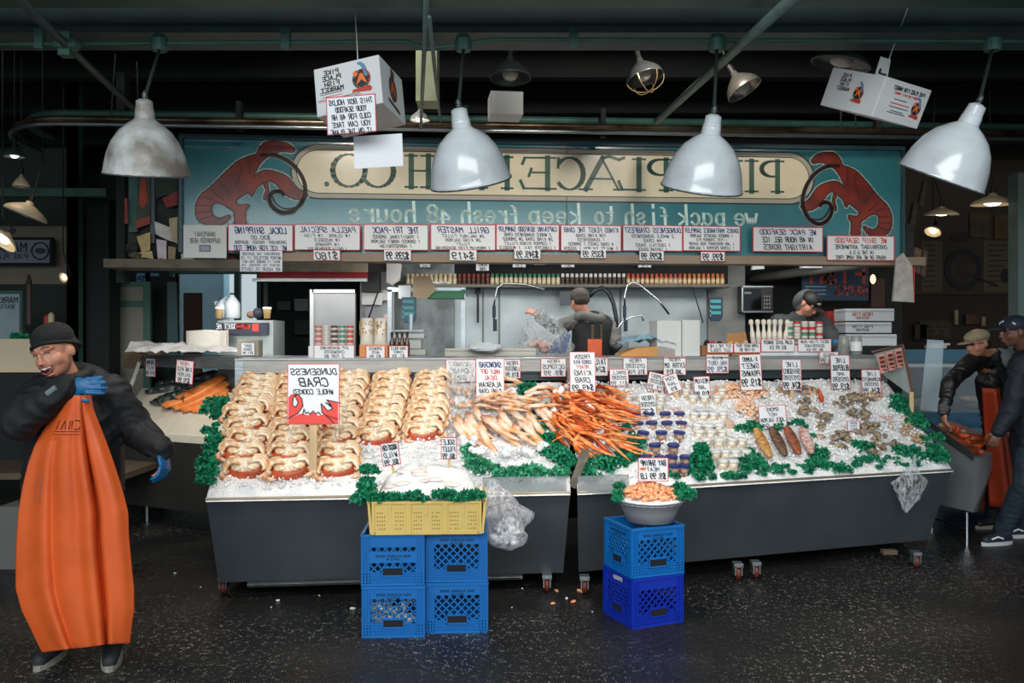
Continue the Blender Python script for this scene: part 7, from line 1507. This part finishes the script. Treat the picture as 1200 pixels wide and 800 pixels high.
def figure(name, label, J, vox=.012, skin=None, jacket=None, pants=None, shoe=None, laugh=False, head_s=1.0, jfat=1.0, hands=((.35,1),(.35,1)), glove=None, sole=None):
    root = thing(name, label, 'person', (J['pelvis'].x, J['pelvis'].y, J['floor']))
    o = root.location.copy(); skin = skin or SKIN
    L = {k: (v-o if isinstance(v, Vector) and k not in ('face','up','palm0','palm1','hd0','hd1') else v) for k, v in J.items()}
    b = MB(); P, rot = head_parts(b, L['head'], L['face'], L['up'], head_s, laugh)
    b.chain([L['head']-L['up'].normalized()*.06-L['face'].normalized()*.02, L['neck']], [.052,.056], 12)
    b.chain([L['neck'], L['chest'], L['pelvis']], [.07,.11,.11], 12)
    for i in (0, 1):
        b.chain([L['chest']+V(0,0,.1), L['sh%d'%i]], [.06,.05]); b.chain([L['sh%d'%i], L['el%d'%i], L['wr%d'%i]], [.05,.038,.026]); hand(b, L['wr%d'%i], L['hd%d'%i], L['palm%d'%i], .98, hands[i][0], .12, hands[i][1])
        b.chain([L['hip%d'%i], L['kn%d'%i], L['an%d'%i]], [.075,.052,.036]); b.chain([L['an%d'%i]-V(0,0,.03), (L['an%d'%i]*.55+L['toe%d'%i]*.45)-V(0,0,.02)], [.03,.022])
    body = fuse('body', b, skin, .0055, 6, root)
    if jacket:
        j = MB(); q = jfat
        up = (L['neck']-L['pelvis']).normalized()
        j.chain([L['neck']-up*.04, L['chest'], L['pelvis']], [.095*q,.155*q,.165*q], 14)
        side = (L['sh1']-L['sh0']).normalized()
        for s_ in (-1,1): j.chain([L['chest']+side*.055*s_, L['pelvis']+side*.055*s_], [.135*q,.145*q], 12)
        j.tube([L['neck']-up*.05, L['neck']+up*.045], [.085,.082], 14)
        for i in (0, 1):
            j.chain([L['neck']-up*.05, L['sh%d'%i]], [.085*q,.082*q]); j.chain([L['sh%d'%i], L['el%d'%i], L['wr%d'%i]], [.082*q,.068*q,.047*q])
            m_ = L['sh%d'%i].lerp(L['el%d'%i], .5); j.cap(m_, L['el%d'%i], .075*q, .066*q)
        fuse('jacket', j, jacket, .010, 5, root, folds=.011)
    if pants:
        j = MB()
        for i in (0, 1): j.chain([L['pelvis'], L['hip%d'%i], L['kn%d'%i], L['an%d'%i]+V(0,0,.02)], [.13,.105,.078,.068])
        fuse('trousers', j, pants, .012, 5, root, folds=.008)
    if shoe:
        for i in (0, 1):
            j = MB(); t = L['toe%d'%i]; a = L['an%d'%i]; d = (t-a); d.z = 0; d.normalize(); heel = V(a.x,a.y,.045)-d*.05; tip = V(a.x,a.y,.04)+d*.17
            j.chain([heel, heel.lerp(tip,.5)+V(0,0,.01), tip], [.042,.046,.036]); j.cap(a, heel.lerp(tip,.3), .05, .045); s = fuse('shoe', j, shoe, .009, 3, root)
            j = MB(); k2 = []; nn = V(-d.y, d.x, 0)
            for z in (.0,.028): 
                for t_ in range(16): aa = 6.283*t_/16; k2.append((heel.lerp(tip,.5)+d*.155*math.cos(aa)+nn*.05*math.sin(aa)*(1-.12*math.cos(aa)))+V(0,0,z-heel.lerp(tip,.5).z))
            j.add(k2, [tuple(range(15,-1,-1)), tuple(range(16,32))]+[(i2,(i2+1)%16,16+(i2+1)%16,16+i2) for i2 in range(16)]); obj('sole', j, sole or mat('grey_sole', hx(150,146,136), .6), s)
    # face details
    E = lambda nm, p, e, m, par=root: obj(nm, MB().ell(P(*p), tuple(q*head_s for q in e), 12, 8, rot), m, par, smooth=True)
    for sg in (-1, 1):
        if laugh:
            k = MB(); k.tube([P(sg*.017,.092,.003), P(sg*.031,.090,.009), P(sg*.046,.080,.002)], [.0015,.0035,.0015], 6); obj('eye', k, mat('dark_eye', hx(24,18,16), .3), root, smooth=True)
        else: E('eye', (sg*.031,.082,.006), (.012,.006,.006), mat('dark_eye', hx(24,18,16), .3))
        k = MB(); k.tube([P(sg*.014,.096,.026), P(sg*.034,.094,.034), P(sg*.054,.078,.026)], [.0018,.003,.0012], 6); obj('eyebrow', k, mat('black_hair', hx(20,18,18), .8), root, smooth=True)
    if laugh:
        E('mouth', (0,.086,-.068), (.031,.011,.017), mat('mouth_dark', hx(70,22,20), .5)); 
        k = MB()
        for t in range(8): x = -.0235+.0067*t; k.ell(P(x,.097-.35*abs(x),-.061+.16*abs(x)), (.0038,.003,.0062), 8, 6, rot)
        obj('teeth', k, mat('teeth_white', hx(232,226,212), .3), root, smooth=True)
        k = MB(); k.tube([P(-.038,.082,-.050), P(-.020,.0945,-.052), P(0,.099,-.052), P(.020,.0945,-.052), P(.038,.082,-.050)], [.002,.0036,.004,.0036,.002], 7); k.tube([P(-.038,.082,-.052), P(-.022,.090,-.077), P(.0,.095,-.086), P(.022,.090,-.077), P(.038,.082,-.052)], [.002,.004,.005,.004,.002], 7); obj('lips', k, mat('lip_red', hx(156,82,72), .45), root, smooth=True)
    else:
        k = MB(); k.tube([P(-.022,.088,-.064), P(0,.096,-.064), P(.022,.088,-.064)], .0045, 6); obj('lips', k, mat('lip_red', hx(156,82,72), .45), root, smooth=True)
    return root, P, rot, L
# ---- the laughing worker
def W4(px, py, Y=4.2): return at(px, py, Y)
Yw = 4.25
J = dict(floor=0.0, head=W4(64,412,4.18), face=V(-.18,-.97,-.20), up=V(-.30,-.10,1), neck=W4(84,450,4.27), chest=W4(88,490,4.27), pelvis=W4(86,585,4.27),
    sh0=W4(50,464,4.20), el0=W4(24,494,3.98), wr0=W4(78,453,3.97), sh1=W4(130,462,4.30), el1=W4(162,505,4.34), wr1=W4(189,526,4.22),
    hip0=W4(64,590,4.27), kn0=W4(66,675,4.22), an0=at(66,762,4.36), toe0=at(48,782,4.2), hip1=W4(112,590,4.27), kn1=W4(122,675,4.22), an1=at(132,762,4.34), toe1=at(128,782,4.16),
    hd0=V(.98,-.05,.05), palm0=V(.1,.95,-.1), hd1=V(.25,-.25,-.9), palm1=V(-.9,.1,-.2))
J['an0'].z = .09; J['an1'].z = .09; J['toe0'].z = .04; J['toe1'].z = .04
wk, P, rot, L = figure('person', 'laughing man in black knit cap, black jacket, blue gloves and long orange apron', J, laugh=True, jacket=JACKET, pants=mat('dark_trousers', hx(20,24,28), .8, 0, .2, 8), shoe=mat('dark_grey_shoe', hx(40,46,50), .7, 0, .3, 14), jfat=1.22, hands=((.16,1),(.5,-1)), head_s=1.08)
k = MB()  # knit cap: a dome pulled over the head with a rolled edge
k.ell(P(0,-.018,.062), (.092,.112,.078), 20, 14, rot); k.ell(P(0,-.040,.012), (.090,.092,.066), 20, 12, rot)
fuse('knit_cap', k, HAT, .006, 3, wk)
k = MB(); k.tube([P(.090*math.cos(t), -.020+.104*math.sin(t), .018+.032*math.sin(t)) for t in [6.283*i/24 for i in range(25)]], .009, 8, False); obj('cap_fold', k, HAT, wk, smooth=True)
for i in (0, 1):  # gloves over both hands
    k = MB(); hand(k, L['wr%d'%i], L['hd%d'%i], L['palm%d'%i], 1.10, (.16,.5)[i], .12, (1,-1)[i]); k.cap(L['wr%d'%i]-(L['wr%d'%i]-L['el%d'%i]).normalized()*.02, L['wr%d'%i]+L['hd%d'%i].normalized()*.02, .032, .034); fuse('glove', k, GLOVE, .0055, 2, wk)
k = MB(); k.tube([L['wr0']+V(-.06,-.055,-.03), L['wr0']+V(-.02,-.055,-.0)], .014, 8); obj('cuff_tab', k, mat('grey_tab', hx(110,122,128), .5), wk)
# collar
k = MB(); c = L['neck']+V(-.01,-.02,.03)
k.tube([c+V(.095*math.cos(t), .09*math.sin(t), .02+.03*math.sin(t)) for t in [6.283*i/20 for i in range(21)]], .034, 8, False); k.ell(c+V(.07,.08,.0),(.12,.07,.07),14,8,Euler((0,.3,0))); fuse('hood', k, JACKET, .012, 4, wk)
# apron
rows = [(463,72,106),(480,66,109),(500,54,117),(520,42,125),(545,33,134),(570,27,142),(600,22,150),(630,20,151),(660,19,154),(690,19,157),(715,26,157),(735,36,154),(752,44,152),(764,50,150)]
k = MB(); wo = wk.location
def apron(a, b):
    i = b*(len(rows)-1); j = min(int(i), len(rows)-2); t = i-j; py = rows[j][0]*(1-t)+rows[j+1][0]*t; xl = rows[j][1]*(1-t)+rows[j+1][1]*t; xr = rows[j][2]*(1-t)+rows[j+1][2]*t
    if b > .93: py -= (a)*14*(b-.93)/.07*.9
    px = xl+(xr-xl)*a; s = (2*a-1); Y = 3.955+.04*b+.075*abs(s)**2.2
    Y += (.016*math.sin(a*11+b*1.6+.5)+.006*math.sin(a*27-b*3)+.075*math.exp(-((a-.70-.05*b)/.028)**2)-.03*math.exp(-((a-.60-.05*b)/.06)**2)+.03*math.exp(-((a-.26-.1*b)/.05)**2)*(b>.2))*min(1, b*2.5)*(1-abs(s)**6)
    p = at(px, py, Y); return tuple(p-wo)
k.grid(apron, 90, 90); ap = obj('apron', k, ORANGEC, wk, smooth=True); m = ap.modifiers.new('s','SOLIDIFY'); m.thickness = .004
k = MB()
def apt(a, b): return Vector(apron(a, b))+V(0,-.005,0)
k.tube([apt(.20+.02*i, .175) for i in range(26)], .0016, 5); k.tube([apt(.20+.02*i, .188) for i in range(26)], .0016, 5)
for i, P_l in enumerate([[(.30,.165),(.34,.125),(.38,.165)],[(.44,.165),(.44,.125),(.49,.165),(.49,.125)],[(.55,.125),(.62,.125),(.66,.14),(.62,.165),(.55,.165)],[(.22,.165),(.22,.125)]]): k.tube([apt(*q) for q in P_l], .003, 5)
obj('lettering', k, INK, ap)
k = MB(); 
for u0 in (.14,.19): k.tube([apt(u0, .33+.01*i) for i in range(11)], .002, 5)
obj('pocket_seam', k, mat('grey_seam', hx(120,90,84), .6), ap)
k = MB(); k.tube([apt(.0,.0)+V(0,.0,0), L['neck']+V(-.06,-.05,.02)], .008, 6); k.tube([apt(1.0,.0), L['neck']+V(.07,-.04,.02)], .008, 6); obj('strap', k, ORANGEC, ap)
# ---- the staff member behind the counter, back turned
GREYH = mat('grey_hoodie', hx(112,112,108), .8, 0, .2, 14, .3); VEST = mat('black_vest', hx(24,26,30), .7, 0, .25, 9, .3)
def W8(px, py, Y=8.1): return at(px, py, Y)
J = dict(floor=.35, head=W8(679,353), face=V(-.45,.85,-.15), up=V(-.15,.1,1), neck=W8(688,372), chest=W8(695,390), pelvis=W8(694,432,8.1),
    sh0=W8(672,377,8.1), el0=W8(652,384,8.2), wr0=W8(632,372,8.0), sh1=W8(712,380,8.12), el1=W8(722,402,8.0), wr1=W8(712,415,8.3),
    hip0=W8(686,436), kn0=V(.70,8.1,.80), an0=V(.70,8.1,.43), toe0=V(.69,8.25,.39), hip1=W8(704,436), kn1=V(.86,8.1,.80), an1=V(.88,8.1,.43), toe1=V(.9,8.25,.39),
    hd0=V(-.7,-.1,.55), palm0=V(-.3,.5,-.6), hd1=V(-.5,.7,-.3), palm1=V(0,0,-1))
w2, P, rot, L = figure('person', 'staff member with back turned in brown knit cap, grey hood and black vest', J, jacket=GREYH, pants=mat('orange_bib_trousers', hx(222,92,36), .5), shoe=RUBBER, jfat=.92, hands=((.5,1),(.3,1)))
k = MB(); k.ell(P(0,-.015,.045), (.088,.108,.085), 18, 12, rot); k.ell(P(0,-.04,.01), (.085,.08,.06), 16, 10, rot); fuse('knit_cap', k, mat('brown_knit', hx(66,60,54), .9, 0, .2, 50, .3), .008, 3, w2)
k = MB(); up = V(0,0,1); c = L['neck']+V(.02,-.06,-.0); k.tube([c+V(.11*math.cos(t), .07*math.sin(t), .015*math.sin(t*2)) for t in [6.283*i/16 for i in range(17)]], .045, 10, False); k.ell(c+V(.02,-.04,-.03),(.09,.05,.07),12,8); obj('hood', k, GREYH, w2, smooth=True)
k = MB(); k.chain([L['chest']+V(0,-.0,.05), L['pelvis']+V(0,0,.05)], [.165,.175], 14); k.chain([L['chest']+V(-.05,0,.04), L['pelvis']+V(-.05,0,.08)], [.15,.155], 14); k.chain([L['chest']+V(.06,0,.04), L['pelvis']+V(.06,0,.08)], [.15,.155], 14); fuse('vest', k, VEST, .012, 4, w2)
k = MB(); k.box(-.01,.12,-.006,0,-.09,.07); o = obj('bib_patch', k, mat('bright_orange_bib', hx(232,96,40), .5), w2, W8(690,406,7.9)-w2.location)
# prints down the vest back
k = MB()
for i in range(8): k.box(-.012,.012,-.003,0,-i*.022,-i*.022+.012); k.box(.07,.09,-.003,0,-i*.022,-i*.022+.010)
obj('vest_print', k, mat('dull_gold_print', hx(120,96,60), .6), w2, L['chest']+V(-.02,-.178,.06))
p = W8(640,414,7.75); 
bag('big clear plastic bag of pink fish held up by the staff member', V(p.x,p.y,HT), [(.10,0),(.20,.03),(.22,.12),(.19,.24),(.12,.34),(.05,.40),(.02,.42)], BAG, .5, .3, skew=-.12)
k = MB()
for i in range(9): k.ell((U(-.13,.06),U(-.04,.04),U(.03,.13)),(U(.03,.06),.03,U(.02,.04)),8,6,None,.1)
tag(obj('fish_pieces', k, mat('pink_fish_pieces', hx(206,160,146), .4, 0, .5, 14, c2=hx(176,110,96)), None, V(p.x,p.y,HT), smooth=True), 'pink fish pieces inside the big clear bag', 'fish')
k = MB(); k.prism([(.0,.02),(.16,.02),(.2,.18),(.15,.21),(.04,.12)], -.03, .03); tag(obj('blue_pack', k, mat('slate_blue_pack', hx(64,84,130), .35), None, V(p.x+.02,p.y,HT)), 'slate blue pack inside the big clear bag', 'pack')
# ---- the hooded worker bent over at the right
J = dict(floor=.35, head=at(949,356,8.2), face=V(.35,-.6,-.55), up=V(.3,-.35,.9), neck=at(937,372,8.3), chest=at(930,392,8.35), pelvis=at(928,440,8.45),
    sh0=at(912,378,8.3), el0=at(905,402,8.2), wr0=at(935,415,8.0), sh1=at(962,378,8.3), el1=at(976,395,8.1), wr1=at(980,406,7.95),
    hip0=V(2.6,8.5,1.1), kn0=V(2.6,8.45,.80), an0=V(2.6,8.5,.43), toe0=V(2.6,8.36,.39), hip1=V(2.85,8.5,1.1), kn1=V(2.85,8.45,.8), an1=V(2.86,8.5,.43), toe1=V(2.86,8.36,.39),
    hd0=V(.3,-.5,-.3), palm0=V(0,0,-1), hd1=V(0,-.4,-.9), palm1=V(-.9,.1,-.2))
w3, P, rot, L = figure('person', 'bent worker in black cap and dark grey hood behind the right jar stack', J, jacket=mat('charcoal_hoodie', hx(58,62,64), .8, 0, .2, 12, .2), pants=DARK, shoe=RUBBER, hands=((.5,1),(.5,-1)))
k = MB(); k.ell(P(0,-.01,.045), (.086,.106,.075), 18, 12, rot); fuse('cap', k, mat('black_cap', hx(18,18,20), .6), .008, 3, w3); k = MB(); k.ell(P(0,.125,.02), (.07,.06,.008), 16, 6, rot); obj('cap_brim', k, mat('black_cap', hx(18,18,20)), w3); k = MB(); k.ell(P(0,.09,.06),(.03,.012,.014),10,6,rot); obj('cap_mark', k, mat('pale_mark', hx(150,150,144), .5), w3)
k = MB(); k.ell(P(-.02,-.10,-.02), (.12,.07,.12), 16, 10, rot); k.ell(P(-.05,-.05,-.08), (.11,.09,.08), 16, 10, rot); fuse('hood', k, mat('charcoal_hood', hx(72,78,80), .85, 0, .2, 12), .01, 4, w3)
k = MB(); k.chain([L['chest']+V(.1,-.02,.06), L['pelvis']+V(.1,-.05,.2)], [.15,.17], 12); fuse('vest', k, VEST, .012, 4, w3)
k = MB(); hand(k, L['wr1'], L['hd1'], L['palm1'], 1.12, .5, .12, -1); k.cap(L['wr1']+V(0,0,.03), L['wr1'], .04, .038); fuse('glove', k, GLOVE, .007, 2, w3)
# ---- the two customers
J = dict(floor=0.0, head=at(1145,402,7.15), face=V(-.93,-.3,-.22), up=V(-.2,0,1), neck=at(1160,418,7.25), chest=at(1166,448,7.3), pelvis=at(1176,510,7.4),
    sh0=at(1138,424,7.15), el0=at(1112,450,7.0), wr0=at(1106,482,6.95), sh1=at(1180,432,7.4), el1=at(1186,470,7.3), wr1=at(1180,500,7.2),
    hip0=at(1172,520,7.3), kn0=V(4.15,7.3,.5), an0=V(4.15,7.35,.09), toe0=V(4.02,7.3,.04), hip1=at(1184,520,7.5), kn1=V(4.3,7.5,.5), an1=V(4.32,7.55,.09), toe1=V(4.2,7.5,.04),
    hd0=V(.0,-.12,-.95), palm0=V(1,0,.1), hd1=V(-.3,-.1,-.9), palm1=V(0,1,0))
w4, P, rot, L = figure('person', 'reaching man in beige flat cap and black jacket with orange apron', J, jacket=mat('black_leather', hx(24,24,26), .45, 0, .2, 8, .3), pants=mat('dark_trousers', hx(20,24,28)), shoe=RUBBER, jfat=.88, hands=((.45,1),(.4,1)))
k = MB(); k.ell(P(0,-.012,.052), (.092,.112,.062), 18, 12, rot); fuse('cap', k, mat('beige_cap', hx(150,136,112), .8, 0, .15, 20), .007, 3, w4); k = MB(); k.ell(P(0,.12,.028), (.072,.058,.010), 16, 6, rot); obj('cap_brim', k, mat('beige_cap', hx(150,136,112)), w4, smooth=True)
k = MB(); k.tube([P(-.06,.085,.004),P(-.03,.098,.004),P(0,.1,.006),P(.03,.098,.004),P(.06,.085,.004)], .003, 5); k.tube([P(-.07,.07,.006),P(-.08,0,.005)], .003, 5); k.tube([P(.07,.07,.006),P(.08,0,.005)], .003, 5); obj('glasses', k, RUBBER, w4)
k = MB(); k.ell(P(0,-.045,-.02),(.078,.07,.055),14,8,rot); obj('hair', k, mat('black_hair', hx(20,18,18)), w4, smooth=True)
k = MB(); c = L['neck']+V(.04,.0,-.0); k.ell(c+V(.08,.04,-.03),(.09,.09,.11),12,8,Euler((0,-.4,0))); fuse('hood', k, mat('grey_jersey', hx(110,114,116), .8, 0, .3, 10), .01, 4, w4)
k = MB(); k.grid(lambda a, b: ((L['chest'].x-.16+.06*b)+(.12+.12*b)*a, L['chest'].y-.19+.10*(2*a-1)**2+.02*math.sin(a*12)-.0*b, L['chest'].z-.04-b*1.0), 16, 20); o = obj('apron', k, mat('red_orange_apron', hx(170,60,30), .45, 0, .15, 4), w4, smooth=True); o.modifiers.new('s','SOLIDIFY').thickness = .006
k = MB(); k.cap(L['wr0']+V(0,0,.0), L['wr0']+V(0,0,.03), .043, .046); obj('cuff', k, mat('striped_cuff', hx(90,92,94), .7, 0, .5, 60), w4, smooth=True)
J = dict(floor=0.0, head=at(1188,388,6.55), face=V(-.96,.05,-.1), up=V(-.06,0,1), neck=at(1203,413,6.6), chest=at(1212,450,6.65), pelvis=at(1212,530,6.7),
    sh0=at(1196,425,6.42), el0=at(1186,478,6.42), wr0=at(1170,505,6.4), sh1=at(1226,428,6.85), el1=at(1226,480,6.9), wr1=at(1222,515,6.7),
    hip0=at(1205,535,6.6), kn0=V(3.93,6.55,.52), an0=V(3.88,6.75,.09), toe0=V(3.73,6.7,.04), hip1=at(1218,535,6.8), kn1=V(4.1,6.8,.52), an1=V(4.2,7.0,.09), toe1=V(4.06,6.97,.04),
    hd0=V(-.35,0,-.9), palm0=V(.3,.9,0), hd1=V(-.3,-.1,-.9), palm1=V(0,1,0))
w5, P, rot, L = figure('person', 'man in navy baseball cap and dark navy jacket at the right picture edge', J, skin=mat('brown_skin', hx(112,74,58), .5, 0, .12, 14), jacket=mat('navy_jacket', hx(20,28,40), .7, 0, .2, 8, .3), pants=mat('dark_jeans', hx(34,48,64), .8, 0, .25, 12), shoe=mat('navy_sneaker', hx(34,40,50), .6), sole=mat('white_sole', hx(190,192,194), .5), jfat=1.0, hands=((.5,1),(.4,1)))
k = MB(); k.ell(P(0,-.012,.05), (.090,.110,.075), 18, 12, rot); fuse('cap', k, mat('navy_cap', hx(24,34,52), .7), .007, 3, w5); k = MB(); k.ell(P(0,.13,.026), (.07,.065,.009), 16, 6, rot); obj('cap_brim', k, mat('navy_cap', hx(24,34,52)), w5, smooth=True); k = MB(); k.tube([P(-.03,.085,.085),P(-.0,.095,.075),P(.02,.09,.06)], .006, 6); k.tube([P(-.092,.03,.055),P(-.088,.05,.072)],.006,6); obj('cap_mark', k, WPAPER, w5)
for s_ in [c for c in w5.children if c.name.startswith('shoe')]:
    k = MB(); vs = [v.co for v in s_.data.vertices]; x0 = min(v.x for v in vs); x1 = max(v.x for v in vs); ym = min(v.y for v in vs)
    k.tube([(x0+.06,ym-.001,.055),(x0+.11,ym-.004,.075),(x0+.15,ym-.002,.06)], .007, 6); obj('stripe', k, WPAPER, s_)
